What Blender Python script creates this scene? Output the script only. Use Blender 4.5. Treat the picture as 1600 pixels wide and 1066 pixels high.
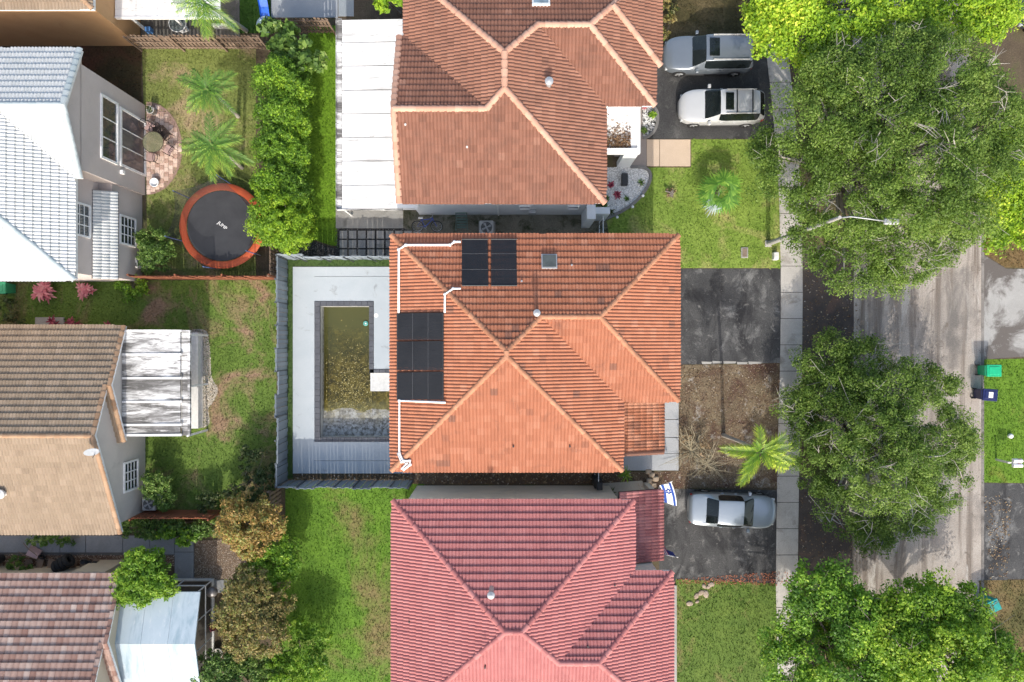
import bpy, bmesh, math, random
import numpy as np
from mathutils import Vector, Matrix, noise as mnoise

for o in list(bpy.data.objects):
    bpy.data.objects.remove(o, do_unlink=True)
random.seed(7)
RNG = np.random.default_rng(11)
SC = bpy.context.scene
COL = SC.collection

# ---------------------------------------------------------------- camera, sky, sun, exposure
HC = 38.4                       # camera height (m), looking straight down
FP = HC / 0.036                 # focal length in photo pixels
cam_data = bpy.data.cameras.new('camera')
cam_data.sensor_width = 36.0
cam_data.lens = FP * 36.0 / 1600.0
cam_data.clip_start = 0.5
cam_data.clip_end = 2000
cam = bpy.data.objects.new('camera', cam_data)
COL.objects.link(cam)
cam.location = (0, 0, HC)
SC.camera = cam

SUN_EL = math.radians(38)
world = bpy.data.worlds.new('World')
SC.world = world
world.use_nodes = True
wn = world.node_tree.nodes
sky = wn.new('ShaderNodeTexSky')
sky.sky_type = 'NISHITA'
sky.sun_disc = False
sky.sun_elevation = SUN_EL
sky.sun_rotation = math.radians(180)
sky.dust_density = 4.0
sky.air_density = 1.25
wn['Background'].inputs['Strength'].default_value = 0.15
world.node_tree.links.new(sky.outputs['Color'], wn['Background'].inputs['Color'])
sl = bpy.data.lights.new('sun', 'SUN')
sl.energy = 2.0
sl.angle = math.radians(0.5)
sl.color = (1.0, 0.95, 0.87)
sun = bpy.data.objects.new('sun', sl)
COL.objects.link(sun)
sun.location = (0, -60, 60)
sun.rotation_euler = (math.radians(90) - SUN_EL, 0, math.radians(1.5))
SC.view_settings.view_transform = 'Standard'
SC.view_settings.look = 'None'
SC.view_settings.exposure = 0.9
SC.view_settings.gamma = 1.0
SC.view_settings.use_curve_mapping = False

# ---------------------------------------------------------------- helpers
def P(px, py, z=0.0):
    """photo pixel at known height -> world point"""
    s = (HC - z) / FP
    return Vector(((px - 800) * s, (533 - py) * s, z))

LOC = {}
def wloc(o):
    return LOC.get(o.name, Vector((0, 0, 0))) if o is not None else Vector((0, 0, 0))

def tag(o, label=None, cat=None, group=None, kind=None):
    if label: o['label'] = label
    if cat: o['category'] = cat
    if group: o['group'] = group
    if kind: o['kind'] = kind
    return o

def thing(name, loc, label, cat, group=None, rz=0.0):
    o = bpy.data.objects.new(name, None)
    COL.objects.link(o)
    o.empty_display_size = 0.3
    o.location = loc
    o.rotation_euler = (0, 0, rz)
    LOC[o.name] = Vector(loc) if rz == 0 else Vector((0, 0, 0))
    return tag(o, label, cat, group)

def link(name, me, parent=None, loc=None):
    o = bpy.data.objects.new(name, me)
    COL.objects.link(o)
    if parent is not None:
        o.parent = parent
        LOC[o.name] = wloc(parent)
    if loc is not None:
        o.location = loc
    return o

def mesh_np(name, V, F, m, attr=None, smooth=False):
    """V (n,3) array, F (k, 3|4) int array, all faces same size"""
    me = bpy.data.meshes.new(name)
    V = np.asarray(V, dtype=np.float32); F = np.asarray(F, dtype=np.int32)
    k, s = F.shape
    me.vertices.add(len(V)); me.vertices.foreach_set('co', V.ravel())
    me.loops.add(k * s); me.loops.foreach_set('vertex_index', F.ravel())
    me.polygons.add(k)
    me.polygons.foreach_set('loop_start', np.arange(0, k * s, s, dtype=np.int32))
    if smooth:
        me.polygons.foreach_set('use_smooth', np.ones(k, dtype=bool))
    if attr is not None:
        for an, av in attr.items():
            a = me.attributes.new(an, 'FLOAT', 'POINT')
            a.data.foreach_set('value', np.asarray(av, dtype=np.float32))
    me.update(calc_edges=True)
    if m: me.materials.append(m)
    return me

class MB:
    """collects shapes in world coordinates; build() links them as ONE mesh object"""
    def __init__(s): s.v = []; s.f = []
    def add(s, vs, fs):
        b = len(s.v); s.v += [tuple(v) for v in vs]; s.f += [tuple(i + b for i in f) for f in fs]; return s
    def box(s, x0, x1, y0, y1, z0, z1, rz=0.0, bev=0.0):
        if bev > 0:
            return s.bbox(x0, x1, y0, y1, z0, z1, bev)
        vs = [Vector((x, y, z)) for z in (z0, z1) for y in (y0, y1) for x in (x0, x1)]
        if rz:
            c = Vector(((x0 + x1) / 2, (y0 + y1) / 2, 0)); R = Matrix.Rotation(rz, 3, 'Z')
            vs = [R @ (v - c) + c for v in vs]
        return s.add(vs, [(0, 2, 3, 1), (4, 5, 7, 6), (0, 1, 5, 4), (2, 6, 7, 3), (0, 4, 6, 2), (1, 3, 7, 5)])
    def bbox(s, x0, x1, y0, y1, z0, z1, b):
        def ring(i, z): return [(x0 + i, y0 + b, z), (x0 + b, y0 + i, z), (x1 - b, y0 + i, z), (x1 - i, y0 + b, z),
                                (x1 - i, y1 - b, z), (x1 - b, y1 - i, z), (x0 + b, y1 - i, z), (x0 + i, y1 - b, z)]
        vs = ring(0, z0) + ring(0, z1 - b) + [(min(max(x, x0 + b), x1 - b), min(max(y, y0 + b), y1 - b), z1) for x, y, z in ring(0, z1)]
        fs = [tuple(range(7, -1, -1))]
        for r in range(2):
            for k in range(8):
                a = r * 8 + k; c = r * 8 + (k + 1) % 8
                fs.append((a, c, c + 8, a + 8))
        fs.append(tuple(range(16, 24)))
        return s.add(vs, fs)
    def prism(s, poly, z0, z1):
        n = len(poly)
        vs = [(p[0], p[1], z0) for p in poly] + [(p[0], p[1], z1) for p in poly]
        a = sum(poly[i][0] * poly[(i + 1) % n][1] - poly[(i + 1) % n][0] * poly[i][1] for i in range(n))
        fs = [tuple(range(n - 1, -1, -1)), tuple(range(n, 2 * n))] + [(i, (i + 1) % n, n + (i + 1) % n, n + i) for i in range(n)]
        if a < 0: fs = [f[::-1] for f in fs]
        return s.add(vs, fs)
    def sheet(s, poly3):
        return s.add(poly3, [tuple(range(len(poly3)))])
    def tube(s, pts, radii, n=8, caps=True):
        pts = [Vector(p) for p in pts]
        if not hasattr(radii, '__len__'): radii = [radii] * len(pts)
        b = len(s.v); up = Vector((0, 0, 1)); prev = None
        for i, p in enumerate(pts):
            d = (pts[min(i + 1, len(pts) - 1)] - pts[max(i - 1, 0)])
            d = d.normalized() if d.length > 1e-9 else Vector((0, 0, 1))
            if prev is None:
                a = d.cross(up) if abs(d.z) < .95 else d.cross(Vector((1, 0, 0)))
            else:
                a = prev - d * prev.dot(d)
            a.normalize(); prev = a; c = d.cross(a)
            for k in range(n):
                t = 2 * math.pi * k / n
                s.v.append(tuple(p + (a * math.cos(t) + c * math.sin(t)) * radii[i]))
        for i in range(len(pts) - 1):
            for k in range(n):
                s.f.append((b + i * n + k, b + (i + 1) * n + k, b + (i + 1) * n + (k + 1) % n, b + i * n + (k + 1) % n))
        if caps:
            s.f.append(tuple(b + k for k in range(n)))
            s.f.append(tuple(b + (len(pts) - 1) * n + k for k in range(n - 1, -1, -1)))
        return s
    def lathe(s, c, prof, n=20):
        """prof list of (r,z)"""
        b = len(s.v)
        for r, z in prof:
            for k in range(n):
                t = 2 * math.pi * k / n
                s.v.append((c[0] + r * math.cos(t), c[1] + r * math.sin(t), c[2] + z))
        for i in range(len(prof) - 1):
            for k in range(n):
                s.f.append((b + i * n + k, b + i * n + (k + 1) % n, b + (i + 1) * n + (k + 1) % n, b + (i + 1) * n + k))
        s.f.append(tuple(b + k for k in range(n - 1, -1, -1)))
        s.f.append(tuple(b + (len(prof) - 1) * n + k for k in range(n)))
        return s
    def ring(s, c, r, rr, n=28, m=6, M3=None):
        b = len(s.v); c = Vector(c)
        for i in range(n):
            t = 2 * math.pi * i / n
            for k in range(m):
                q = 2 * math.pi * k / m
                v = Vector(((r + rr * math.cos(q)) * math.cos(t), (r + rr * math.cos(q)) * math.sin(t), rr * math.sin(q)))
                s.v.append(tuple(c + (M3 @ v if M3 else v)))
        for i in range(n):
            for k in range(m):
                s.f.append((b + i * m + k, b + ((i + 1) % n) * m + k, b + ((i + 1) % n) * m + (k + 1) % m, b + i * m + (k + 1) % m))
        return s
    def xform(s, M):
        s.v = [tuple(M @ Vector(v)) for v in s.v]; return s
    def mesh(s, name, m, off=None, smooth=False):
        me = bpy.data.meshes.new(name)
        vs = s.v if off is None else [(v[0] - off[0], v[1] - off[1], v[2] - off[2]) for v in s.v]
        me.from_pydata(vs, [], s.f); me.update()
        if smooth: me.polygons.foreach_set('use_smooth', [True] * len(me.polygons))
        if m: me.materials.append(m)
        return me
    def build(s, name, m, parent=None, smooth=False, label=None, cat=None, group=None, kind=None, local=False):
        off = None if local else wloc(parent)
        if parent is None and not kind == 'structure' and s.v and not local:     # top-level single mesh: origin at its base
            xs = [v[0] for v in s.v]; ys = [v[1] for v in s.v]; zs = [v[2] for v in s.v]
            off = Vector(((min(xs) + max(xs)) / 2, (min(ys) + max(ys)) / 2, min(zs)))
            o = link(name, s.mesh(name, m, off, smooth), None, off)
        else:
            o = link(name, s.mesh(name, m, off, smooth), parent)
        return tag(o, label, cat, group, kind)

def copy_tree(o, parent=None):
    c = o.copy(); COL.objects.link(c); c.parent = parent
    LOC[c.name] = LOC.get(o.name, Vector((0, 0, 0)))
    for ch in list(o.children): copy_tree(ch, c)
    return c

# ---------------------------------------------------------------- materials
def newmat(name):
    m = bpy.data.materials.new(name); m.use_nodes = True
    nt = m.node_tree
    return m, nt, nt.nodes['Principled BSDF']

def N(nt, t, **kw):
    n = nt.nodes.new(t)
    for k, v in kw.items():
        if k.startswith('i_'): n.inputs[k[2:].replace('_', ' ')].default_value = v
        else: setattr(n, k, v)
    return n

def c4(c): return (c[0], c[1], c[2], 1.0)

def ramp(nt, fac, stops, interp='LINEAR'):
    r = N(nt, 'ShaderNodeValToRGB'); r.color_ramp.interpolation = interp
    e = r.color_ramp.elements
    while len(e) < len(stops): e.new(0.5)
    for i, (p, c) in enumerate(stops):
        e[i].position = p; e[i].color = c4(c) if hasattr(c, '__len__') else (c, c, c, 1)
    nt.links.new(fac, r.inputs['Fac']); return r.outputs['Color']

def wpos(nt, scale=(1, 1, 1), rot=(0, 0, 0)):
    g = N(nt, 'ShaderNodeNewGeometry'); mp = N(nt, 'ShaderNodeMapping')
    mp.inputs['Scale'].default_value = scale; mp.inputs['Rotation'].default_value = rot
    nt.links.new(g.outputs['Position'], mp.inputs['Vector']); return mp.outputs['Vector']

def tnoise(nt, vec, scale, detail=5, rough=0.6, dist=0.0):
    n = N(nt, 'ShaderNodeTexNoise'); n.inputs['Scale'].default_value = scale; n.inputs['Detail'].default_value = detail
    n.inputs['Roughness'].default_value = rough; n.inputs['Distortion'].default_value = dist
    nt.links.new(vec, n.inputs['Vector']); return n.outputs['Fac']

def mix(nt, fac, a, b, mode='MIX'):
    m = N(nt, 'ShaderNodeMix', data_type='RGBA', blend_type=mode)
    for sock, val in ((m.inputs[0], fac), (m.inputs[6], a), (m.inputs[7], b)):
        if hasattr(val, 'is_linked'): nt.links.new(val, sock)
        elif hasattr(val, '__len__'): sock.default_value = c4(val)
        else: sock.default_value = val
    return m.outputs[2]

def bump(nt, bs, h, strength=0.3, dist=0.02):
    b = N(nt, 'ShaderNodeBump'); b.inputs['Strength'].default_value = strength; b.inputs['Distance'].default_value = dist
    nt.links.new(h, b.inputs['Height']); nt.links.new(b.outputs['Normal'], bs.inputs['Normal'])

def surf(name, c1, c2, s1=0.6, rough=0.85, patches=(), fine=40, fine_amt=0.35, bmp=0.25, stretch=(1, 1, 1), metallic=0, spec=0.3):
    """weathered surface: large noise between c1,c2; patches [(colour, scale, lo, hi, stretch)]; fine grain; bump"""
    m, nt, bs = newmat(name)
    v = wpos(nt, stretch)
    col = ramp(nt, tnoise(nt, v, s1, 6, .65, .4), [(0.32, c1), (0.68, c2)])
    for i, (pc, ps, lo, hi, st) in enumerate(patches):
        pv = wpos(nt, st)
        f = ramp(nt, tnoise(nt, pv, ps, 7, .68, .6 + .1 * i), [(lo, 0.0), (hi, 1.0)])
        col = mix(nt, f, col, pc)
    g = tnoise(nt, wpos(nt), fine, 3, .7)
    gr = ramp(nt, g, [(0.25, 1 - fine_amt), (0.75, 1 + 0.0)])
    col = mix(nt, 1.0, col, gr, 'MULTIPLY')
    nt.links.new(col, bs.inputs['Base Color'])
    bs.inputs['Roughness'].default_value = rough
    bs.inputs['Metallic'].default_value = metallic
    bs.inputs['Specular IOR Level'].default_value = spec
    if bmp: bump(nt, bs, g, bmp, 0.02)
    return m

def flat(name, c, rough=0.5, metallic=0.0, spec=0.5, var=0.12, scale=6.0, coat=0.0):
    m, nt, bs = newmat(name)
    f = tnoise(nt, wpos(nt), scale, 4)
    col = ramp(nt, f, [(0.3, [x * (1 - var) for x in c]), (0.7, [min(1, x * (1 + var)) for x in c])])
    nt.links.new(col, bs.inputs['Base Color'])
    bs.inputs['Roughness'].default_value = rough; bs.inputs['Metallic'].default_value = metallic
    bs.inputs['Specular IOR Level'].default_value = spec
    bs.inputs['Coat Weight'].default_value = coat
    bs.inputs['Coat Roughness'].default_value = 0.05
    return m

def leafmat(name, stops, trans=0.35, rough=0.5, patch=None):
    """foliage: colour by per-leaf 'tint' attribute, some light passes through"""
    m, nt, bs = newmat(name)
    a = N(nt, 'ShaderNodeAttribute', attribute_name='tint')
    col = ramp(nt, a.outputs['Fac'], stops)
    if patch:
        f = ramp(nt, tnoise(nt, wpos(nt), patch[1], 4), [(patch[2], 0.0), (patch[3], 1.0)])
        col = mix(nt, f, col, patch[0])
    nt.links.new(col, bs.inputs['Base Color'])
    bs.inputs['Roughness'].default_value = rough
    bs.inputs['Specular IOR Level'].default_value = 0.35
    tr = N(nt, 'ShaderNodeBsdfTranslucent'); nt.links.new(col, tr.inputs['Color'])
    mx = N(nt, 'ShaderNodeMixShader'); mx.inputs['Fac'].default_value = trans
    nt.links.new(bs.outputs['BSDF'], mx.inputs[1]); nt.links.new(tr.outputs['BSDF'], mx.inputs[2])
    nt.links.new(mx.outputs['Shader'], nt.nodes['Material Output'].inputs['Surface'])
    return m

def tilemat(name, stops, dirt, rough=0.75, dirt_lo=0.5, dirt_hi=0.75, dirt_amt=0.6, dscale=1.2):
    m, nt, bs = newmat(name)
    a = N(nt, 'ShaderNodeAttribute', attribute_name='tint')
    col = ramp(nt, a.outputs['Fac'], stops)
    f = ramp(nt, tnoise(nt, wpos(nt), dscale, 7, .7, .5), [(dirt_lo, 0.0), (dirt_hi, dirt_amt)])
    col = mix(nt, f, col, dirt)
    g = tnoise(nt, wpos(nt), 35, 3, .7)
    col = mix(nt, 1.0, col, ramp(nt, g, [(0.25, 0.72), (0.75, 1.0)]), 'MULTIPLY')
    nt.links.new(col, bs.inputs['Base Color'])
    bs.inputs['Roughness'].default_value = rough
    bs.inputs['Specular IOR Level'].default_value = 0.25
    bump(nt, bs, g, 0.2, 0.01)
    return m

def glassy(name, c, rough=0.06, spec=0.6):
    m, nt, bs = newmat(name)
    f = tnoise(nt, wpos(nt), 2.0, 3)
    nt.links.new(ramp(nt, f, [(0.3, [x * .7 for x in c]), (0.7, [x * 1.3 for x in c])]), bs.inputs['Base Color'])
    bs.inputs['Roughness'].default_value = rough
    bs.inputs['Specular IOR Level'].default_value = spec
    bs.inputs['Coat Weight'].default_value = 0.3
    return m

M = {}
M['white'] = flat('white_paint', (0.8, 0.8, 0.79), 0.5)
M['offwhite'] = flat('offwhite_paint', (0.62, 0.62, 0.6), 0.6)
M['grey_metal'] = flat('grey_metal', (0.42, 0.43, 0.44), 0.45, 0.3)
M['dark'] = flat('dark_plastic', (0.025, 0.026, 0.028), 0.5)
M['black'] = flat('black_rubber', (0.014, 0.014, 0.015), 0.8)
M['glass'] = glassy('window_glass', (0.035, 0.045, 0.05))
M['pipe'] = flat('white_pipe', (0.82, 0.82, 0.81), 0.4)
M['concrete'] = surf('concrete', (0.34, 0.33, 0.31), (0.46, 0.45, 0.42), .8, patches=[((0.2, .19, .17), .9, .55, .75, (1, 1, 1))])
M['trunk'] = surf('bark', (0.16, 0.13, 0.10), (0.30, 0.27, 0.23), 3, fine=30, bmp=.5)
M['twig'] = surf('pale_bark', (0.36, 0.33, 0.29), (0.52, 0.49, 0.44), 3, fine=30, bmp=.3)
# ================================================================ GROUND AND PAVING
def grassmat(name, c1, c2, dry, lo, hi, ps=.35, trans=0.0):
    m, nt, bs = newmat(name)
    col = ramp(nt, tnoise(nt, wpos(nt), .9, 5, .6), [(0.3, c1), (0.7, c2)])
    f = ramp(nt, tnoise(nt, wpos(nt), ps, 7, .68, .5), [(lo, 0.0), (hi, 1.0)])
    col = mix(nt, f, col, dry)
    g = ramp(nt, tnoise(nt, wpos(nt), 9, 4, .75), [(0.3, 0.55), (0.7, 1.25)])
    col = mix(nt, 1.0, col, g, 'MULTIPLY')
    a = N(nt, 'ShaderNodeAttribute', attribute_name='tint')
    if trans:
        col = mix(nt, 1.0, col, ramp(nt, a.outputs['Fac'], [(0, .6), (1, 1.35)]), 'MULTIPLY')
    nt.links.new(col, bs.inputs['Base Color'])
    bs.inputs['Roughness'].default_value = 0.8
    bs.inputs['Specular IOR Level'].default_value = 0.2
    if trans:
        tr = N(nt, 'ShaderNodeBsdfTranslucent'); nt.links.new(col, tr.inputs['Color'])
        mx = N(nt, 'ShaderNodeMixShader'); mx.inputs['Fac'].default_value = trans
        nt.links.new(bs.outputs['BSDF'], mx.inputs[1]); nt.links.new(tr.outputs['BSDF'], mx.inputs[2])
        nt.links.new(mx.outputs['Shader'], nt.nodes['Material Output'].inputs['Surface'])
    return m

def inpoly(pts, poly):
    x, y = pts[:, 0], pts[:, 1]; r = np.zeros(len(pts), bool); j = len(poly) - 1
    for i in range(len(poly)):
        xi, yi = poly[i]; xj, yj = poly[j]
        c = ((yi > y) != (yj > y)) & (x < (xj - xi) * (y - yi) / (yj - yi + 1e-12) + xi)
        r ^= c; j = i
    return r

def wpoly(pp): return [tuple(P(x, y).xy) for x, y in pp]

def sample_poly(poly, dens):
    a = np.array(poly); lo = a.min(0); hi = a.max(0)
    n = int(np.prod(hi - lo) * dens)
    pts = RNG.random((n, 2)) * (hi - lo) + lo
    return pts[inpoly(pts, poly)]

def blades(pts, z0, h, w):
    n = len(pts); th = RNG.random(n) * 6.283; lean = RNG.normal(0, .6, (n, 2)) * h
    hh = h * (0.5 + RNG.random(n)); ww = w * (.6 + .8 * RNG.random(n))
    d = np.stack([np.cos(th), np.sin(th)], 1) * ww[:, None] / 2
    V = np.zeros((n, 3, 3), np.float32)
    V[:, 0, :2] = pts - d; V[:, 1, :2] = pts + d; V[:, 2, :2] = pts + lean
    V[:, :2, 2] = z0; V[:, 2, 2] = z0 + hh
    return V.reshape(-1, 3), np.arange(3 * n).reshape(n, 3), np.repeat(RNG.random(n), 3)

def lawn(pp, c1, c2, dry, lo, hi, label, dens=130, ps=.35, z=0.008, h=.075, w=.045, world_poly=None):
    poly = world_poly or wpoly(pp)
    nm = 'lawn_soil_%d' % len(bpy.data.materials)
    ms = grassmat(nm, [c * .8 for c in c1], [c * .8 for c in c2], dry, lo, hi, ps)
    mg = grassmat(nm + '_blades', c1, c2, [d * 1.1 for d in dry], lo, hi, ps, .3)
    MB().sheet([(x, y, z) for x, y in poly]).build('lawn', ms, kind='structure')
    pts = sample_poly(poly, dens); pts = pts + RNG.normal(0, .055, pts.shape)
    V, F, T = blades(pts, z, h, w)
    o = link('grass', mesh_np('grass', V, F, mg, {'tint': T}))
    tag(o, label, 'grass', kind='stuff')

def paved(name, pp, m, z=0.006, thick=0.0):
    poly = wpoly(pp)
    mb = MB()
    if thick: mb.prism(poly, -0.02, thick)
    else: mb.sheet([(x, y, z) for x, y in poly])
    return mb.build(name, m, kind='structure')

def litter(pp, dens, size, m, label, z=.012, zr=.03, cat='litter'):
    pts = sample_poly(wpoly(pp), dens); n = len(pts)
    th = RNG.random(n) * 6.283; s = size * (.5 + RNG.random(n))
    a = np.stack([np.cos(th), np.sin(th)], 1) * s[:, None]; b = np.stack([-np.sin(th), np.cos(th)], 1) * s[:, None] * .45
    V = np.zeros((n, 4, 3), np.float32); zz = z + RNG.random(n) * zr
    V[:, 0, :2] = pts - a; V[:, 1, :2] = pts - b; V[:, 2, :2] = pts + a; V[:, 3, :2] = pts + b
    V[:, :, 2] = zz[:, None] + RNG.normal(0, .012, (n, 4)); V[:, :, 2] = np.maximum(V[:, :, 2], z)
    o = link('leaf_litter', mesh_np('leaf_litter', V.reshape(-1, 3), np.arange(4 * n).reshape(n, 4), m, {'tint': np.repeat(RNG.random(n), 4)}))
    return tag(o, label, cat, kind='stuff')

def pebbles(poly, dens, size, m, label, name='gravel', z=0.0):
    pts = sample_poly(poly, dens); n = len(pts)
    T = np.array([(1, 0, .0), (0, 1, .0), (-1, 0, .0), (0, -1, .0), (.45, .45, .6), (-.45, .45, .6), (-.45, -.45, .6), (.45, -.45, .6)], np.float32)
    FF = np.array([(0, 1, 4, 4), (1, 2, 5, 5), (2, 3, 6, 6), (3, 0, 7, 7), (4, 5, 6, 7), (0, 4, 7, 7), (1, 5, 4, 4), (2, 6, 5, 5), (3, 7, 6, 6)])
    tri = []
    for f in FF:
        q = list(f)
        if q[2] == q[3]: tri.append(q[:3])
        else: tri += [[q[0], q[1], q[2]], [q[0], q[2], q[3]]]
    tri = np.array(tri)
    th = RNG.random(n) * 6.283; s = size * (.55 + .9 * RNG.random((n, 3)))
    c, si = np.cos(th), np.sin(th)
    L = T[None] * s[:, None, :]
    V = np.stack([L[:, :, 0] * c[:, None] - L[:, :, 1] * si[:, None] + pts[:, :1], L[:, :, 0] * si[:, None] + L[:, :, 1] * c[:, None] + pts[:, 1:], L[:, :, 2] + z], 2)
    F = (tri[None] + (np.arange(n) * 8)[:, None, None]).reshape(-1, 3)
    o = link(name, mesh_np(name, V.reshape(-1, 3), F, m, {'tint': np.repeat(RNG.random(n), 8)}))
    return tag(o, label, 'gravel', kind='stuff')

# base soil, with a hole where the pool deck lies
M['soil'] = surf('soil', (0.10, 0.075, 0.05), (0.17, 0.13, 0.085), .5, .95,
                 patches=[((0.09, 0.10, 0.035), .5, .5, .7, (1, 1, 1)), ((.24, .19, .13), .8, .6, .8, (1, 1, 1))], fine=14, fine_amt=.55, bmp=.6)
DX0, DX1, DY0, DY1 = P(458, 0).x, -5.2, P(0, 740).y, P(0, 417).y
g = MB(); B = 160
g.sheet([(-B, -B, 0), (B, -B, 0), (B, DY0, 0), (-B, DY0, 0)]).sheet([(-B, DY1, 0), (B, DY1, 0), (B, B, 0), (-B, B, 0)])
g.sheet([(-B, DY0, 0), (DX0, DY0, 0), (DX0, DY1, 0), (-B, DY1, 0)]).sheet([(DX1, DY0, 0), (B, DY0, 0), (B, DY1, 0), (DX1, DY1, 0)])
g.build('ground', M['soil'], kind='structure')

LIME = ((.14, .28, .02), (.21, .38, .03))
MIDG = ((.055, .115, .02), (.09, .16, .03))
DRY = (.22, .17, .075)
lawn([(222, 76), (400, 76), (400, 436), (232, 436)], (.18, .225, .055), (.26, .30, .085), (.36, .275, .16), .5, .64, 'patchy yellow-green grass of the yard around the trampoline')
lawn([(118, 72), (221, 72), (221, 172), (118, 172)], (.06, .05, .025), (.09, .07, .03), (.11, .05, .03), .45, .65, 'thin grass coloured dark for the shade of the pale grey tiled house', 60)  # brown mulch tones, with the house's shade put into the dark colours
lawn([(482, 40), (527, 40), (527, 384), (518, 384), (470, 368)], LIME[0], LIME[1], (.2, .17, .05), .66, .8, 'bright green grass strip between the tall hedge and the long white patio roof')
lawn([(0, 438), (432, 438), (432, 800), (330, 800), (222, 800), (222, 690), (0, 690)], (.11, .185, .032), (.165, .255, .047), (.28, .19, .12), .49, .62, 'patchy green and brown grass of the yard beside the mildewed patio roof', ps=.3)
lawn([(446, 756), (662, 756), (662, 1100), (430, 1100), (446, 800)], (.10, .21, .022), (.165, .31, .032), (.2, .165, .07), .51, .64, 'bright green grass of the yard beside the red tiled house', ps=.16)
lawn([(1012, 262), (1080, 262), (1080, 218), (1207, 218), (1219, 300), (1221, 419), (960, 419), (948, 345), (985, 325), (1008, 300), (1020, 275)], (.18, .285, .042), (.27, .38, .07), (.38, .34, .14), .5, .68, 'bright green front lawn around the fan palm', ps=.4)
lawn([(1056, 905), (1214, 912), (1214, 1110), (1056, 1110)], (.10, .175, .03), (.16, .24, .045), (.24, .19, .085), .54, .68, 'dull olive front lawn of the red tiled house', ps=.4)
lawn([(1537, 562), (1700, 558), (1700, 756), (1537, 754)], (.115, .23, .022), (.17, .30, .03), (.22, .21, .05), .58, .74, 'bright green lawn around the mailbox')
lawn([(1537, 330), (1700, 330), (1700, 421), (1570, 418), (1537, 396)], (.13, .10, .035), (.17, .13, .05), (.2, .13, .06), .45, .6, 'brown dry grass verge beside the concrete driveway')
lawn([(1530, 907), (1700, 905), (1700, 1120), (1530, 1120)], (.10, .09, .035), (.12, .12, .04), (.18, .13, .06), .45, .6, 'brown olive grass verge behind the teal bin')
lawn([(1036, -60), (1200, -60), (1200, 86), (1036, 92)], (.07, .06, .025), (.10, .085, .035), (.16, .12, .06), .45, .6, 'dark thin grass beside the grey sport utility car', 70)
lawn([(330, -80), (428, -80), (428, 52), (330, 52)], (.05, .12, .018), (.07, .15, .022), (.1, .1, .03), .7, .9, 'green lawn behind the wooden fence with the blue slide')  # the shade behind the fence is put into this dark green
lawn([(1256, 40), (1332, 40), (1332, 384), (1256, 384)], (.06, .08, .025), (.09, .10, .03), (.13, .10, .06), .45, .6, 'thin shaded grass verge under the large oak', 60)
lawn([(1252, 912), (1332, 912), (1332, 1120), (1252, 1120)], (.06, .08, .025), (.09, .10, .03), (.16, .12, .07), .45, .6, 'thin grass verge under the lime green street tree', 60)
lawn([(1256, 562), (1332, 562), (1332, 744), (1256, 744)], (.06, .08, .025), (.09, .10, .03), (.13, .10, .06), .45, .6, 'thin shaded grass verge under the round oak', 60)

M['street'] = surf('worn_asphalt', (0.40, 0.35, 0.305), (0.52, 0.47, 0.42), .5, .9,
                   patches=[((0.22, .182, .152), .55, .48, .62, (2.0, .10, 1)), ((0.56, .525, .48), .9, .56, .66, (1.6, .25, 1)), ((.2, .185, .172), .22, .57, .7, (1, .5, 1)), ((.2, .17, .145), 1.8, .58, .68, (1, 1, 1))], fine=18, fine_amt=.5, bmp=.35)
M['asph'] = surf('driveway_asphalt', (0.06, 0.061, 0.064), (0.12, 0.12, 0.12), .45, .92,
                 patches=[((0.29, .29, .285), .42, .55, .66, (1, 1, 1)), ((0.045, .045, .048), .45, .50, .62, (1.4, .6, 1)), ((.24, .235, .225), 2.4, .58, .68, (1, 1, 1))], fine=16, fine_amt=.6, bmp=.4)
M['asph_dark'] = surf('dark_asphalt', (0.05, 0.05, 0.053), (0.10, 0.10, 0.10), .5, .92,
                      patches=[((0.16, .16, .155), .6, .55, .7, (1, 1, 1)), ((.12, .12, .115), 2.6, .56, .68, (1, 1, 1))], fine=16, fine_amt=.6, bmp=.4)
M['apron'] = surf('old_apron', (0.07, 0.06, 0.058), (0.13, 0.105, 0.09), .5, .92, patches=[((.17, .11, .085), .7, .55, .72, (1, 1, 1))], fine=20, fine_amt=.5, bmp=.4)
M['drive_conc'] = surf('driveway_concrete', (0.34, 0.335, 0.32), (0.43, 0.425, 0.41), .6, patches=[((.14, .125, .115), .4, .45, .55, (1, 1, 1)), ((.5, .49, .47), 1.4, .6, .72, (1, 1, 1))])  # dark patches: stains, and tree shadow blotches painted into the colour
def strip(pairs, x_off=0):
    l = [(a, y) for y, a, b in pairs]; r = [(b, y) for y, a, b in pairs][::-1]
    return l + r
paved('street', strip([(-900, 1300, 1500), (-200, 1300, 1505), (100, 1312, 1518), (300, 1327, 1531), (450, 1332, 1535), (900, 1330, 1535), (1300, 1326, 1530), (2100, 1320, 1525)]), M['street'], .004)
paved('driveway', [(1050, 420), (1220, 420), (1220, 567), (1050, 570)], M['asph'])
paved('driveway', [(1030, 764), (1214, 766), (1213, 913), (1030, 906)], M['asph'])
paved('driveway', [(1026, 92), (1206, 92), (1210, 140), (1210, 217), (1012, 217), (1000, 210), (1000, 92)], M['asph_dark'])
paved('driveway_apron', [(1254, 384), (1334, 384), (1334, 562), (1254, 562)], M['apron'])
paved('driveway_apron', [(1248, 744), (1332, 744), (1332, 912), (1248, 912)], M['apron'])
paved('driveway', [(1536, 398), (1572, 420), (1700, 422), (1700, 557), (1590, 558), (1536, 562)], M['drive_conc'])
paved('driveway', [(1536, 755), (1700, 757), (1700, 905), (1575, 905), (1536, 925)], M['asph'])
M['edge0'] = surf('edge_concrete', (.2, .185, .17), (.3, .28, .26), 1.2, patches=[((.1, .09, .08), .8, .5, .65, (1, 1, 1))])
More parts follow.
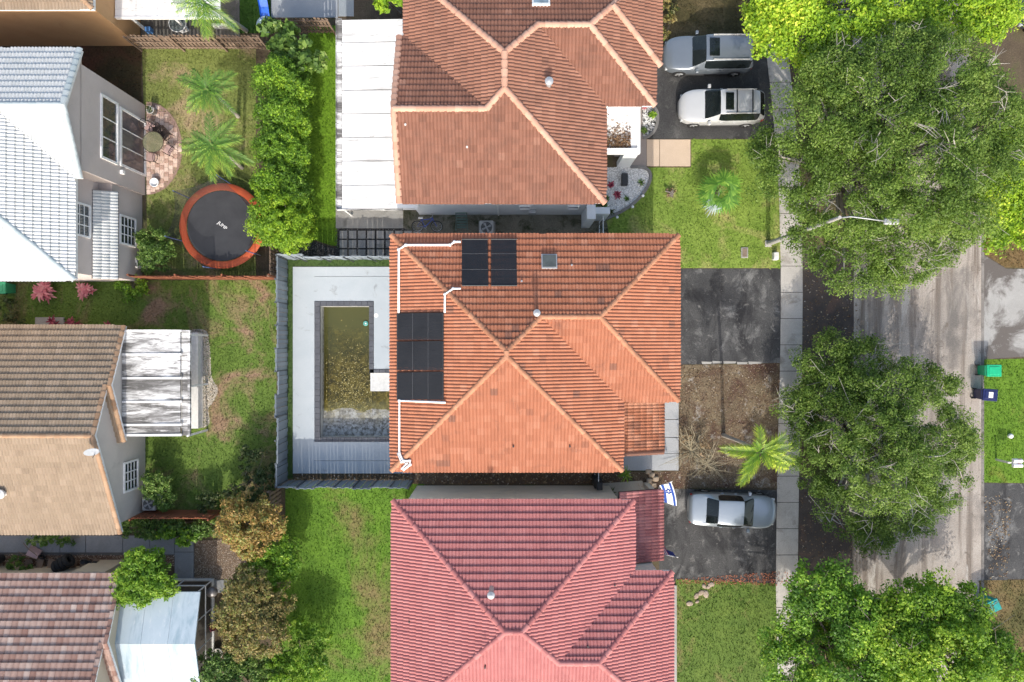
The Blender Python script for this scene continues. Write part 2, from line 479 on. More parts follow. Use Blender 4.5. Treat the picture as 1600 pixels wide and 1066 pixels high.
# thin concrete edge of the street
MB().box(P(1533, 0).x, P(1537.5, 0).x, P(0, 1100).y, P(0, 300).y, -.02, .012).build('street_edging', M['edge0'], kind='structure')

# sidewalk of single slabs
M['slab'] = surf('sidewalk_concrete', (0.46, 0.435, 0.40), (0.58, 0.55, 0.51), .6, .9, patches=[((.25, .225, .195), .7, .54, .7, (1, 1, 1)), ((.6, .575, .54), 1.1, .60, .74, (1, 1, 1))], fine=24)
sw = MB().sheet([(P(1150, 0).x + 2.0, P(0, 2000).y, .003), (P(1150, 0).x + 2.01, P(0, 2000).y, .003), (P(1150, 0).x + 2.01, P(0, 1999).y, .003)])
cl = [(-400, 1190), (0, 1205), (90, 1215), (170, 1224), (300, 1234), (430, 1237), (560, 1236), (700, 1232), (830, 1230), (910, 1229), (1066, 1232), (1500, 1236)]
def cx(y):
    for (y0, x0), (y1, x1) in zip(cl, cl[1:]):
        if y0 <= y <= y1: return x0 + (x1 - x0) * (y - y0) / (y1 - y0)
bed = MB(); ys = list(range(-240, 1330, 41))
bed.sheet([(P(cx(y) - 17.4, y).x, P(0, y).y, .004) for y in ys] + [(P(cx(y) + 17.4, y).x, P(0, y).y, .004) for y in ys[::-1]])
walk = bed.build('sidewalk', surf('joint_dirt', (.06, .055, .05), (.1, .09, .08), 1), kind='structure')
for i, y in enumerate(ys[:-1]):
    y1 = y + 41; e = .45
    poly = [P(cx(y + e) - 17, y + e).xy, P(cx(y + e) + 17, y + e).xy, P(cx(y1 - e) + 17, y1 - e).xy, P(cx(y1 - e) - 17, y1 - e).xy]
    MB().prism(poly, .0, .03 + random.uniform(-.006, .008)).build('slab', M['slab'], walk)

# front path of the orange house, path of the top house, side path
M['pale_conc'] = surf('pale_concrete', (0.42, 0.435, 0.45), (0.50, 0.515, 0.53), .8, patches=[((.25, .25, .26), 1.6, .62, .75, (1, 1, 1))], fine=18, fine_amt=.3)
fw = paved('walkway', [(960, 709), (1060, 709), (1060, 735), (975, 735), (960, 735)], M['pale_conc'], thick=.05)
for a, b in ((600, 655), (656, 683), (684, 708.3)):
    MB().prism(wpoly([(1030, a), (1060, a), (1060, b), (1030, b)]), 0, .05).build('slab', M['pale_conc'], fw)
M['tan_conc'] = surf('tan_concrete', (0.55, 0.43, 0.32), (0.62, 0.49, 0.37), .9, fine=20, fine_amt=.2)
M['taupe_conc'] = surf('taupe_concrete', (0.27, 0.235, 0.215), (0.33, 0.29, 0.265), .9, fine=20, fine_amt=.25)
fp = paved('walkway', [(996, 163), (1003.5, 163), (1003.5, 217), (1010, 217.5), (1010, 261), (985, 261), (985, 245), (960, 245), (960, 163)], M['taupe_conc'], thick=.045)
for a, b in ((1010.4, 1030), (1030.8, 1078.5)):
    MB().prism(wpoly([(a, 218.5), (b, 218.5), (b, 260), (a, 260)]), 0, .05).build('slab', M['tan_conc'], fp)
paved('concrete_strip', [(1049, 914), (1057, 914), (1057, 1110), (1049, 1110)], M['concrete'], thick=.08)
paved('side_path', [(930, 756), (1003, 751), (1016, 772), (1016, 800), (930, 800)], surf('side_concrete', (.42, .39, .34), (.5, .47, .41), .8), thick=.04)
paved('mulch_bed', [(640, 728), (985, 728), (985, 756), (640, 756)], surf('mulch', (.12, .09, .065), (.22, .165, .12), 2, .95, patches=[((.2, .17, .14), 2.2, .62, .75, (1, 1, 1))], fine=16, fine_amt=.6, bmp=.8))
# back patio of the top house: slab, stepping stones in dark gravel
paved('patio_slab', [(525, 326), (630, 326), (630, 357), (525, 357)], M['concrete'], thick=.05)
gb = paved('gravel_bed', [(440, 372), (475, 372), (524, 388), (524, 357), (660, 357), (660, 405), (440, 405)], surf('gravel_base', (.055, .052, .05), (.1, .095, .09), 3, .95, fine=14, fine_amt=.6), .004)
M['paver'] = surf('paver', (.38, .365, .335), (.52, .50, .47), 2.5, .9, patches=[((.14, .14, .12), 1.2, .55, .75, (1, 1, 1))], fine=24, fine_amt=.4)
for r in range(3):
    for c in range(9):
        if r and c > 6: continue
        x = 531 + c * 14.4; y = 361 + r * 14.6
        MB().prism(wpoly([(x, y), (x + 11.6, y), (x + 11.6, y + 12), (x, y + 12)]), 0, .05 + random.uniform(-.01, .01)).build('stepping_stone', M['paver'], gb)
M['peb_dark'] = leafmat('dark_gravel', [(0, (.05, .048, .046)), (.7, (.13, .125, .12)), (1, (.34, .32, .3))], 0, .9)
pebbles(wpoly([(440, 372), (475, 372), (524, 390), (524, 398), (440, 398)]), 420, .03, M['peb_dark'], 'dark gravel between the hedge and the grey pool fence')
pebbles(wpoly([(524, 358), (660, 358), (660, 400), (524, 400)]), 260, .024, M['peb_dark'], 'dark gravel around the square stepping stones')
paved('mossy_paving', [(630, 315), (950, 315), (950, 372), (660, 372), (630, 356)], surf('mossy_paving', (.22, .205, .155), (.34, .31, .24), 1.2, .95, patches=[((.045, .06, .02), .9, .5, .66, (1, 1, 1)), ((.22, .2, .16), 1.6, .6, .75, (1, 1, 1))], fine=16, fine_amt=.55))
# white stone beds with grey edging
def arc(pts, n=6):
    out = []
    for i in range(len(pts) - 1):
        p0 = Vector(pts[max(i - 1, 0)]); p1 = Vector(pts[i]); p2 = Vector(pts[i + 1]); p3 = Vector(pts[min(i + 2, len(pts) - 1)])
        for k in range(n):
            t = k / n
            out.append(0.5 * ((2 * p1) + (p2 - p0) * t + (2 * p0 - 5 * p1 + 4 * p2 - p3) * t * t + (3 * p1 - p0 - 3 * p2 + p3) * t ** 3))
    out.append(Vector(pts[-1])); return [tuple(p) for p in out]
def edging(name, pxs, w, h, m, label):
    pts = [P(x, y).xy for x, y in arc(pxs)]
    mb = MB(); L = []; R = []
    for i, p in enumerate(pts):
        d = (pts[min(i + 1, len(pts) - 1)] - pts[max(i - 1, 0)]).normalized(); n = Vector((-d.y, d.x)) * w / 2
        L.append(p + n); R.append(p - n)
    for i in range(len(pts) - 1): mb.prism([L[i], L[i + 1], R[i + 1], R[i]], -.02, h)
    return mb.build(name, m, label=label, cat='edging')
M['edge'] = surf('edging_concrete', (.17, .165, .16), (.25, .245, .235), 2)
M['peb_white'] = leafmat('white_stones', [(0, (.55, .55, .54)), (.6, (.74, .74, .73)), (1, (.82, .82, .81))], 0, .8)
bedA = [(945, 262), (985, 261), (1004, 262), (1014, 268), (1016, 280), (1008, 298), (990, 318), (965, 334), (945, 342)]
bedB = [(1004, 160), (1018, 164), (1026, 175), (1027, 190), (1022, 205), (1012, 214), (1004, 216)]
for bd, lab in ((bedA, 'white decorative stones in the curved bed beside the front lawn'), (bedB, 'white decorative stones in the small curved bed beside the driveway')):
    pl = wpoly(arc(bd, 5))
    MB().sheet([(x, y, .006) for x, y in pl]).build('stone_bed', flat('stone_bed_base', (.45, .45, .44), .9), kind='structure')
    pebbles(pl, 420, .035, M['peb_white'], lab)
edging('bed_edging', bedA[1:] , .16, .09, M['edge'], 'grey curved edging of the white stone bed along the lawn')
edging('bed_edging', bedB[1:], .16, .09, M['edge'], 'grey curved edging of the white stone bed along the driveway')
for x, y, lb in ((1003, 308, 'small white garden light by the widest bend of the white stone bed'), (987, 325, 'small white garden light between two others along the stone bed edging'), (963, 341, 'small white garden light by the pointed end of the white stone bed')):
    s = MB().lathe(P(x, y), [(.02, 0), (.02, .28), (.07, .3), (.08, .34), (.03, .38)], 10).build('garden_light', M['white'], smooth=False,
        label=lb, cat='lamp', group='garden lights along the bed')
# left: concrete path by the two brown houses
M['path_grey'] = surf('grey_path', (.27, .275, .28), (.36, .365, .37), .9, patches=[((.2, .19, .17), .9, .6, .75, (1, 1, 1))])
hp = paved('garden_path', [(-60, 836), (304, 836), (304, 910), (273, 910), (273, 868), (-60, 868)], surf('path_joint', (.12, .11, .1), (.16, .15, .14), 1), .004)
for a, b in ((-60, -8), (-7, 54), (55, 94), (95, 134), (135, 192), (193, 234), (235, 272.4)):
    MB().prism(wpoly([(a, 837), (b, 837), (b, 863 if a < 190 else 866), (a, 863 if a < 190 else 866)]), 0, .04).build('slab', M['path_grey'], hp)
for a, b in ((837, 862), (863, 909)):
    MB().prism(wpoly([(273.4, a), (303, a), (303, b), (273.4, b)]), 0, .04).build('slab', M['path_grey'], hp)
M['peb_brown'] = leafmat('brown_gravel', [(0, (.16, .10, .06)), (.5, (.30, .22, .15)), (1, (.5, .43, .35))], 0, .9)
gp = wpoly([(304, 845), (372, 842), (388, 870), (378, 908), (304, 909)])
MB().sheet([(x, y, .005) for x, y in gp]).build('gravel_bed', surf('brown_gravel_base', (.16, .11, .075), (.22, .16, .11), 3), kind='structure')
pebbles(gp, 420, .028, M['peb_brown'], 'brown pebbles between the garden path and the copper leaved shrubs')
gp = wpoly([(0, 866), (272, 868), (272, 885), (0, 885)])
MB().sheet([(x, y, .003) for x, y in gp]).build('gravel_bed', surf('red_gravel_base', (.13, .075, .05), (.18, .11, .075), 3), kind='structure')
pebbles(gp, 240, .026, M['peb_brown'], 'reddish pebbles along the wall below the garden path')
M['peb_pale'] = leafmat('pale_pebbles', [(0, (.33, .29, .23)), (1, (.6, .56, .48))], 0, .9)
gp = wpoly(arc([(300, 515), (322, 517), (328, 545), (331, 590), (341, 608), (333, 628), (325, 640), (328, 660), (318, 668), (300, 668)], 4))
pebbles(gp, 420, .035, M['peb_pale'], 'pale stone border along the mildewed patio roof')
MB().sheet([(x, y, .012) for x, y in gp]).build('stone_bed', flat('pale_bed_base', (.33, .29, .24), .9), kind='structure')
# half-moon brick patio
brk = surf('patio_brick', (.52, .37, .29), (.62, .47, .37), 3, .9, patches=[((.33, .22, .18), 2.6, .56, .66, (1, 1, 1))], fine=20, fine_amt=.25)
cxp, cyp = P(229, 232).x, P(229, 232).y
pat = [(cxp, cyp + 2.62)] + [(cxp + 2.02 * math.sin(t), cyp + 2.62 * math.cos(t)) for t in np.linspace(.02, math.pi - .02, 26)] + [(cxp, cyp - 2.62)]
pb = MB().prism(pat, -.02, .03).build('brick_patio', flat('patio_joint', (.30, .2, .16), .9), kind='structure')
brm = [flat('brick_%d' % i, c, .9, var=.2) for i, c in enumerate(((.66, .50, .42), (.60, .44, .36), (.44, .29, .23)))]
shared = [MB().bbox(-.12, .12, -.12, .12, 0, .022, .012).mesh('brick', m_) for m_ in brm]
k = 0; par = np.array(pat)
for i in range(14):
    for j in range(28):
        x = cxp + .13 + i * .25; y = cyp - 2.7 + j * .25 + (.125 if i % 2 else 0)
        q = np.array([(x - .12, y - .12), (x + .12, y - .12), (x + .12, y + .12), (x - .12, y + .12)])
        if inpoly(q, pat).all():
            link('brick', shared[2 if (i + j) % 3 == 0 else (0 if random.random() < .6 else 1)], pb, (x, y, .028 + random.uniform(0, .006)))
# leaf litter on the bare front yard
M['litter'] = leafmat('dry_leaves', [(0, (.09, .05, .03)), (.5, (.20, .13, .07)), (.85, (.33, .25, .15)), (1, (.5, .46, .4))], .1, .9)
M['litter2'] = leafmat('small_dry_leaves', [(0, (.08, .045, .03)), (.6, (.19, .13, .07)), (.9, (.32, .25, .16)), (1, (.5, .45, .38))], .1, .9)
paved('bare_soil', [(1054, 571), (1220, 568), (1220, 762), (1000, 762), (985, 738), (1062, 736), (1062, 640)], surf('bare_soil', (.20, .155, .10), (.30, .235, .15), .7, .95,
      patches=[((.13, .075, .055), .45, .48, .62, (1, 1, 1)), ((.5, .46, .41), 1.1, .57, .68, (1, 1, 1)), ((.10, .11, .04), .8, .62, .75, (1, 1, 1))], fine=12, fine_amt=.6, bmp=.9), .007)
litter([(1056, 571), (1220, 568), (1220, 764), (1000, 764), (985, 738), (1062, 736)], 170, .036, M['litter2'], 'dry brown leaves scattered over the bare front yard')
litter([(640, 735), (985, 735), (985, 756), (640, 756)], 120, .06, M['litter'], 'dry leaves in the narrow gap beside the beige wall')
litter([(1254, 380), (1345, 380), (1345, 912), (1250, 912)], 25, .05, M['litter'], 'fallen leaves on the verge between sidewalk and street')
litter([(1214, 893), (1252, 893), (1252, 915), (1060, 912), (1060, 905)], 160, .05, leafmat('red_leaves', [(0, (.22, .07, .04)), (1, (.4, .18, .11))], .1, .9), 'reddish fallen leaves along the lawn edge by the driveway')
litter([(1538, 775), (1580, 775), (1575, 905), (1545, 905)], 50, .05, M['litter'], 'fallen leaves on the dark driveway across the street')

# broken pale edge between the driveway and the bare yard
for i, (a, b) in enumerate(((1096, 1112), (1113, 1128), (1130, 1150), (1151, 1168), (1169, 1190))):
    y = 567 + random.uniform(-1, 1); MB().prism(wpoly([(a, y - 2), (b, y - 1.5), (b - 1, y + 1.6), (a + 1, y + 2)]), 0, .02 + random.uniform(0, .02)).build('edge_block', M['concrete'], label='broken pale edge block between the mottled driveway and the bare yard', cat='edging', group='broken edge blocks by the driveway')
# ================================================================ HOUSES
DIRS = {'N': ((-1, 0), (0, -1)), 'S': ((1, 0), (0, 1)), 'W': ((0, -1), (1, 0)), 'E': ((0, 1), (-1, 0))}   # (u along eave, v upslope) in plan
def tile_template(w, ex, rolls, hr, butt, seg=6):
    """one roof tile, local x across, y upslope, z off the roof plane"""
    n = rolls * seg + 1
    u = np.linspace(-w / 2, w / 2, n) * .995
    s = np.linspace(0, rolls, n) % 1.0
    prof = hr * np.power(np.abs(np.sin(np.pi * s)), .85)
    V = []
    for k in range(n): V.append((u[k], 0, .004))
    for k in range(n): V.append((u[k], -.004, butt + prof[k]))
    for k in range(n): V.append((u[k], ex + .03, .006 + prof[k] * .9))
    F = [(k, k + 1, n + k + 1, n + k) for k in range(n - 1)] + [(n + k, n + k + 1, 2 * n + k + 1, 2 * n + k) for k in range(n - 1)]
    return np.array(V, np.float32), np.array(F, np.int32)

def clip_poly_mesh(V, F, T, poly):
    bm = bmesh.new()
    lay = bm.verts.layers.float.new('tint')
    vs = [bm.verts.new(v) for v in V]
    for v, t in zip(vs, T): v[lay] = t
    for f in F: bm.faces.new([vs[i] for i in f])
    c = np.mean(np.array(poly), 0)
    for i in range(len(poly)):
        a = Vector(poly[i]); b = Vector(poly[(i + 1) % len(poly)]); d = b - a
        nn = Vector((d.y, -d.x)).normalized()
        if nn.dot(Vector(c) - a) > 0: nn = -nn
        bmesh.ops.bisect_plane(bm, geom=list(bm.verts) + list(bm.edges) + list(bm.faces), dist=1e-5, plane_co=(a.x, a.y, 0), plane_no=(nn.x, nn.y, 0), clear_outer=True)
    bmesh.ops.triangulate(bm, faces=list(bm.faces))
    bm.verts.index_update()
    V2 = np.array([v.co[:] for v in bm.verts], np.float32).reshape(-1, 3); T2 = np.array([v[lay] for v in bm.verts], np.float32)
    F2 = np.array([[v.index for v in f.verts] for f in bm.faces], np.int32).reshape(-1, 3); bm.free()
    return V2, F2, T2

class Roof:
    def __init__(s, ze, t): s.ze = ze; s.t = t; s.faces = []; s.caps = []; s.rakes = []
    def z(s, d, eave, x, y, ze=None):
        ze = s.ze if ze is None else ze
        return ze + s.t * {'N': eave - y, 'S': y - eave, 'W': x - eave, 'E': eave - x}[d]
    def face(s, key, d, eave, poly, ze=None): s.faces.append((key, d, eave, poly, s.ze if ze is None else ze))
    def hit(s, px, py, key, dz=0.0):
        """where the sight line of photo pixel meets the roof plane"""
        f = [f for f in s.faces if f[0] == key][0]; z = f[4]
        for _ in range(30):
            p = P(px, py, z + dz); z = s.z(f[1], f[2], p.x, p.y, f[4])
        return P(px, py, z + dz)
    def frame(s, key):
        f = [f for f in s.faces if f[0] == key][0]; u, v = DIRS[f[1]]
        U = Vector((u[0], u[1], 0)); V = Vector((v[0], v[1], s.t)).normalized(); return U, V, U.cross(V)

def hipL(ze, t, W, E, Nn, S, EW, WS, mir=False, gable=False):
    R = Roof(ze, t)
    if mir: Nn, S, WS = -S, -Nn, -WS
    fy = -1 if mir else 1
    def pt(p): return (p[0], p[1] * fy)
    def fc(key, d, eave, poly):
        if mir and d in 'NS': d = 'S' if d == 'N' else 'N'; eave = -eave
        R.face(key, d, eave, [pt(p) for p in poly])
    w, dd = E - W, Nn - S; h = min(w, dd) / 2
    dw = (Nn - WS) / 2; yr = Nn - dw; J = (E - dw, yr); K = (EW, yr) if gable else (EW - dw, yr)
    cap = []
    if w <= dd:
        x0 = (W + E) / 2; rN = (x0, Nn - h); rS = (x0, S + h)
        fc('W', 'W', W, [(W, Nn), rN, rS, (W, S)]); fc('S', 'S', S, [(W, S), (E, S), rS])
        fc('E', 'E', E, [rN, J, (E, WS), (E, S), rS]); fc('N', 'N', Nn, [(W, Nn), (J[0], Nn), J, rN])
        cap += [((W, Nn), rN), ((W, S), rS), ((E, S), rS), (J, rN), (rN, rS)]
    else:
        y0 = (Nn + S) / 2; rW = (W + h, y0); rE = (E - h, y0)
        fc('W', 'W', W, [(W, Nn), rW, (W, S)]); fc('S', 'S', S, [(W, S), (E, S), rE, rW])
        fc('E', 'E', E, [rE, J, (E, WS), (E, S)]); fc('N', 'N', Nn, [(W, Nn), (J[0], Nn), J, rE, rW])
        cap += [((W, Nn), rW), ((W, S), rW), ((E, S), rE), (J, rE), (rW, rE)]
    fc('N2', 'N', Nn, [(J[0], Nn), (EW, Nn), K, J]); fc('S2', 'S', WS, [J, K, (EW, WS), (E, WS)])
    if not gable:
        fc('E2', 'E', EW, [K, (EW, Nn), (EW, WS)])
        cap += [(J, K), ((EW, Nn), K), ((EW, WS), K)]
    else:
        cap += [(J, K)]; R.rakes += [(pt((EW, Nn)), pt(K)), (pt((EW, WS)), pt(K))]
    R.caps = [(pt(a), pt(b)) for a, b in cap]
    return R

def zat(R, p):
    """height of the roof at a plan point: the highest face that contains it (else the nearest)"""
    best = None
    for key, d, eave, poly, ze in R.faces:
        c = np.mean(np.array(poly), 0); q = Vector(p) + (Vector(c) - Vector(p)) * 1e-3
        z = R.z(d, eave, p[0], p[1], ze)
        if inpoly(np.array([q[:]]), poly)[0]: best = z if best is None else max(best, z)
    return best if best is not None else R.ze

def build_roof(house, R, tm, cm, under, w=.33, ex=.345, rolls=2, hr=.055, butt=.075, nmax=290, seg=6, cap_r=.14, fascia=None, cap_gap=.36, sdv=.10, darkf=.025):
    mb = MB()
    for key, d, eave, poly, ze in R.faces:
        c = np.mean(np.array(poly), 0); top = []
        for p in poly: top.append((p[0], p[1], R.z(d, eave, p[0], p[1], ze)))
        a = sum(poly[i][0] * poly[(i + 1) % len(poly)][1] - poly[(i + 1) % len(poly)][0] * poly[i][1] for i in range(len(poly)))
        if a < 0: top = top[::-1]
        mb.sheet(top); mb.sheet([(x, y, z - .16) for x, y, z in top[::-1]])
    roof = mb.build('roof', under, house)
    off = wloc(house)
    # fascia boards under the eaves and along rakes
    fb = MB()
    for key, d, eave, poly, ze in R.faces:
        for i in range(len(poly)):
            a, b = poly[i], poly[(i + 1) % len(poly)]
            za, zb = R.z(d, eave, *a, ze), R.z(d, eave, *b, ze)
            if abs(za - ze) < 1e-4 and abs(zb - ze) < 1e-4:
                v = Vector(DIRS[d][1]); o = v * .03
                pl = [Vector(a) - o * .2, Vector(b) - o * .2, Vector(b) + o, Vector(a) + o]
                fb.prism(pl, ze - .2, ze - .012)
    for a, b in R.rakes:
        za, zb = zat(R, a), zat(R, b); d = (Vector(b) - Vector(a)).normalized(); n = Vector((-d.y, d.x)) * .03
        q = [(Vector(a) + n, za), (Vector(a) - n, za), (Vector(b) - n, zb), (Vector(b) + n, zb)]
        fb.add([(p.x, p.y, z - .22) for p, z in q] + [(p.x, p.y, z - .012) for p, z in q], [(0, 3, 2, 1), (4, 5, 6, 7), (0, 1, 5, 4), (1, 2, 6, 5), (2, 3, 7, 6), (3, 0, 4, 7)])
    if fb.v: fb.build('fascia', fascia or M['white'], house)
    TV, TF = tile_template(w, ex, rolls, hr, butt, seg)
    kc = math.cos(math.atan(R.t)); inside = []; VV = []; FF = []; TT = []; nb = 0
    for key, d, eave, poly, ze in R.faces:
        u, v = DIRS[d]; U = np.array((u[0], u[1], 0.0)); Vv = np.array((v[0] * kc, v[1] * kc, R.t * kc)); Nn = np.cross(U, Vv)
        pa = np.array(poly); uu = pa @ np.array(u); vv = pa @ np.array(v)
        org = {'N': -eave, 'S': eave, 'W': eave, 'E': -eave}[d]
        v0 = org - .05
        rows = int((vv.max() - v0) / (ex * kc)) + 2; u0 = math.floor(uu.min() / w) * w; cols = int((uu.max() - u0) / w) + 2
        cross = []; big = [tuple(p) for p in pa]
        # let eave edge overhang slightly
        ext = []
        for p in pa:
            q = p.copy()
            if abs(p @ np.array(v) - org) < 1e-4: q = q - np.array(v) * .06
            ext.append(tuple(q))
        for i in range(rows):
            vb = v0 + i * ex * kc; stag = 0.0
            for j in range(cols):
                ub = u0 + (j + .5) * w + stag
                cor = np.array([np.array(u) * (ub + sx * w * .5) + np.array(v) * (vb + sy) for sx in (-1, 1) for sy in (.0, ex * kc + .03)])
                ins = inpoly(cor, ext)
                if not ins.any():
                    c0 = np.array([np.array(u) * ub + np.array(v) * (vb + .5 * ex)])
                    if not inpoly(c0, ext)[0]: continue
                base = np.array(u) * ub + np.array(v) * vb
                o3 = np.array((base[0], base[1], R.z(d, eave, base[0], base[1], ze) + .015))
                tint = min(1, max(0, RNG.normal(.55, sdv))) if RNG.random() > darkf else RNG.uniform(0, .2)
                o3 = o3 + Nn * RNG.uniform(-.003, .004)
                if ins.all(): inside.append((o3, U, Vv, Nn, tint))
                else: cross.append((o3, tint))
        if cross:
            V = np.concatenate([o + TV[:, :1] * U + TV[:, 1:2] * Vv + TV[:, 2:] * Nn for o, t_ in cross])
            F = np.concatenate([TF + k * len(TV) for k in range(len(cross))]); T = np.repeat([t_ for o, t_ in cross], len(TV))
            V2, F2, T2 = clip_poly_mesh(V, F, T, ext)
            VV.append(V2); FF.append(F2 + nb); TT.append(T2); nb += len(V2)
    # nearest tiles become parts, the rest one part
    inside.sort(key=lambda q: q[0][0] ** 2 + q[0][1] ** 2)
    vis = [q for q in inside if abs(q[0][0]) < 26 and abs(q[0][1]) < 17]
    pick = vis[:nmax]; ids = set(id(q) for q in pick); rest = [q for q in inside if id(q) not in ids]
    var = []
    for k in range(8):
        var.append(mesh_np('tile', TV, TF, tm, {'tint': np.full(len(TV), (k + .5) / 8)}, True))
        try: var[-1].set_sharp_from_angle(angle=.9)
        except Exception: pass
    for o3, U, Vv, Nn, t_ in pick:
        o = link('tile', var[min(7, int(t_ * 8))], roof)
        o.matrix_local = Matrix(((U[0], Vv[0], Nn[0], o3[0] - off.x), (U[1], Vv[1], Nn[1], o3[1] - off.y), (U[2], Vv[2], Nn[2], o3[2] - off.z), (0, 0, 0, 1)))
    tf3 = np.concatenate([TF[:, [0, 1, 2]], TF[:, [0, 2, 3]]])
    if rest:
        V = np.concatenate([o + TV[:, :1] * U + TV[:, 1:2] * Vv + TV[:, 2:] * Nn for o, U, Vv, Nn, t_ in rest])
        F = np.concatenate([tf3 + k * len(TV) for k in range(len(rest))])
        VV.append(V); FF.append(F + nb); TT.append(np.repeat([q[4] for q in rest], len(TV))); nb += len(V)
    V = np.concatenate(VV) - np.array(off[:]); 
    me = mesh_np('tile_field', V, np.concatenate(FF), tm, {'tint': np.concatenate(TT)}, True)
    try: me.set_sharp_from_angle(angle=.9)
    except Exception: pass
    tag(link('tile_field', me, roof), kind='stuff')
    # ridge and hip caps, each its own piece
    n = 7; pr = []
    for k in range(n):
        a = math.pi * k / (n - 1); pr.append((math.cos(a), math.sin(a)))
    Lc = cap_gap + .05; CV = []
    for y, sc in ((0, 1.0), (Lc, .76)):
        for c, s_ in pr: CV.append((c * cap_r * sc, y, s_ * cap_r * .8 * sc))
    for c, s_ in pr: CV.append((c * cap_r * .8, 0, s_ * cap_r * .55 - .02))
    CF = [(k + 1, k, n + k, n + k + 1) for k in range(n - 1)] + [(k, k + 1, 2 * n + k + 1, 2 * n + k) for k in range(n - 1)]
    cvar = [mesh_np('ridge_cap', np.array(CV), np.array(CF), cm, {'tint': np.full(len(CV), (k + .5) / 6)}, True) for k in range(6)]
    for c_ in cvar:
        try: c_.set_sharp_from_angle(angle=.9)
        except Exception: pass
    for a, b in R.caps + R.rakes:
        A = Vector((a[0], a[1], zat(R, a))); Bv = Vector((b[0], b[1], zat(R, b)))
        if A.z > Bv.z: A, Bv = Bv, A
        L = (Bv - A).length
        if L < .15: continue
        Y = (Bv - A) / L; X = Y.cross(Vector((0, 0, 1))).normalized(); Z = X.cross(Y); m_ = max(1, round(L / cap_gap)); st = L / m_
        for k in range(m_):
            p = A + Y * (k * st - .02) + Vector((0, 0, .035)) + Z * .01
            if abs(p.x) > 30 or abs(p.y) > 21: continue
            o = link('ridge_cap', random.choice(cvar), roof)
            o.matrix_local = Matrix(((X.x, Y.x, Z.x, p.x - off.x), (X.y, Y.y, Z.y, p.y - off.y), (X.z, Y.z, Z.z, p.z - off.z), (0, 0, 0, 1)))
    return roof

def window(house, axis, c, a0, a1, z0, z1, nx=1, nz=1, glass=None, name='window', fw=.09, out=1, frame=None):
    """window on a wall plane: axis 'x' means wall at x=c facing out*x, spans a (y) and z"""
    def bx(mb, a, b, z_, zz, d0, d1):
        lo, hi = sorted((c + out * d0, c + out * d1))
        if axis == 'x': mb.box(lo, hi, a, b, z_, zz)
        else: mb.box(a, b, lo, hi, z_, zz)
    f = MB()
    bx(f, a0 - fw, a0, z0 - fw, z1 + fw, .0, .07); bx(f, a1, a1 + fw, z0 - fw, z1 + fw, .0, .07)
    bx(f, a0, a1, z1, z1 + fw, .0, .068); bx(f, a0, a1, z0 - fw, z0, .0, .09)
    win = f.build(name, frame or M['white'], house)
    for i in range(nx):
        for k in range(nz):
            pa = a0 + (a1 - a0) * i / nx; pb = a0 + (a1 - a0) * (i + 1) / nx; pz = z0 + (z1 - z0) * k / nz; pz1 = z0 + (z1 - z0) * (k + 1) / nz
            g_ = MB(); e = .025
            bx(g_, pa + e, pb - e, pz + e, pz1 - e, .005, .02)
            g_.build('pane', glass or M['glass'], win)
    b = MB()
    for i in range(1, nx):
        pa = a0 + (a1 - a0) * i / nx; bx(b, pa - .024, pa + .024, z0, z1, .0, .045)
    for k in range(1, nz):
        pz = z0 + (z1 - z0) * k / nz; bx(b, a0, a1, pz - .02, pz + .02, .0, .043)
    if b.v: b.build('glazing_bar', frame or M['white'], win)
    return win

def wallbox(house, m, *boxes, gables=(), name='wall'):
    mb = MB()
    for b in boxes: mb.box(*b)
    for pts in gables: mb.add(pts[0] + pts[1], [(0, 1, 2), (5, 4, 3), (0, 3, 4, 1), (1, 4, 5, 2), (2, 5, 3, 0)])
    return mb.build(name, m, house)

def vent(house, p, h, r, m, cap=True, name='roof_vent'):
    v = MB().tube([p - Vector((0, 0, .1)), p + Vector((0, 0, h))], r, 10).build(name, m, house)
    if cap: MB().lathe(p + Vector((0, 0, h)), [(r * .6, -.02), (r * 1.5, .0), (r * 1.5, .10), (r * .3, .16)], 12).build('cap', m, v)
    return v

ST_WALL = lambda n, a, b: surf(n, a, b, .7, .9, fine=30, fine_amt=.14, bmp=.25, patches=[([x * .8 for x in a], .8, .6, .8, (1, 1, .5))])
M['under'] = flat('roof_felt', (.05, .035, .03), .95)
# ---- the orange house in the middle
t_or = tilemat('orange_tile', [(0, (.24, .12, .085)), (.25, (.38, .15, .085)), (.6, (.45, .18, .102)), (1, (.54, .26, .165))], (.17, .09, .068), dirt_lo=.56, dirt_hi=.74, dirt_amt=.55)
c_or = tilemat('orange_cap', [(0, (.40, .18, .10)), (1, (.56, .28, .165))], (.22, .11, .075), dirt_lo=.5, dirt_hi=.7, dirt_amt=.6, dscale=2.0)
h6 = thing('house', (0, 0, 0), 'house with an orange tiled hip roof carrying black solar mats, beside the pool', 'house')
R6 = hipL(5.4, .4, -5.816, 5.32, 5.105, -6.25, 8.04, -2.88)
wall6 = ST_WALL('grey_stucco', (.68, .68, .68), (.74, .74, .74))
wallbox(h6, wall6, (-5.4, 4.9, -5.83, 4.69, 0, 5.22), (4.6, 7.62, -2.46, 4.685, 0, 5.215))
build_roof(h6, R6, t_or, c_or, M['under'])
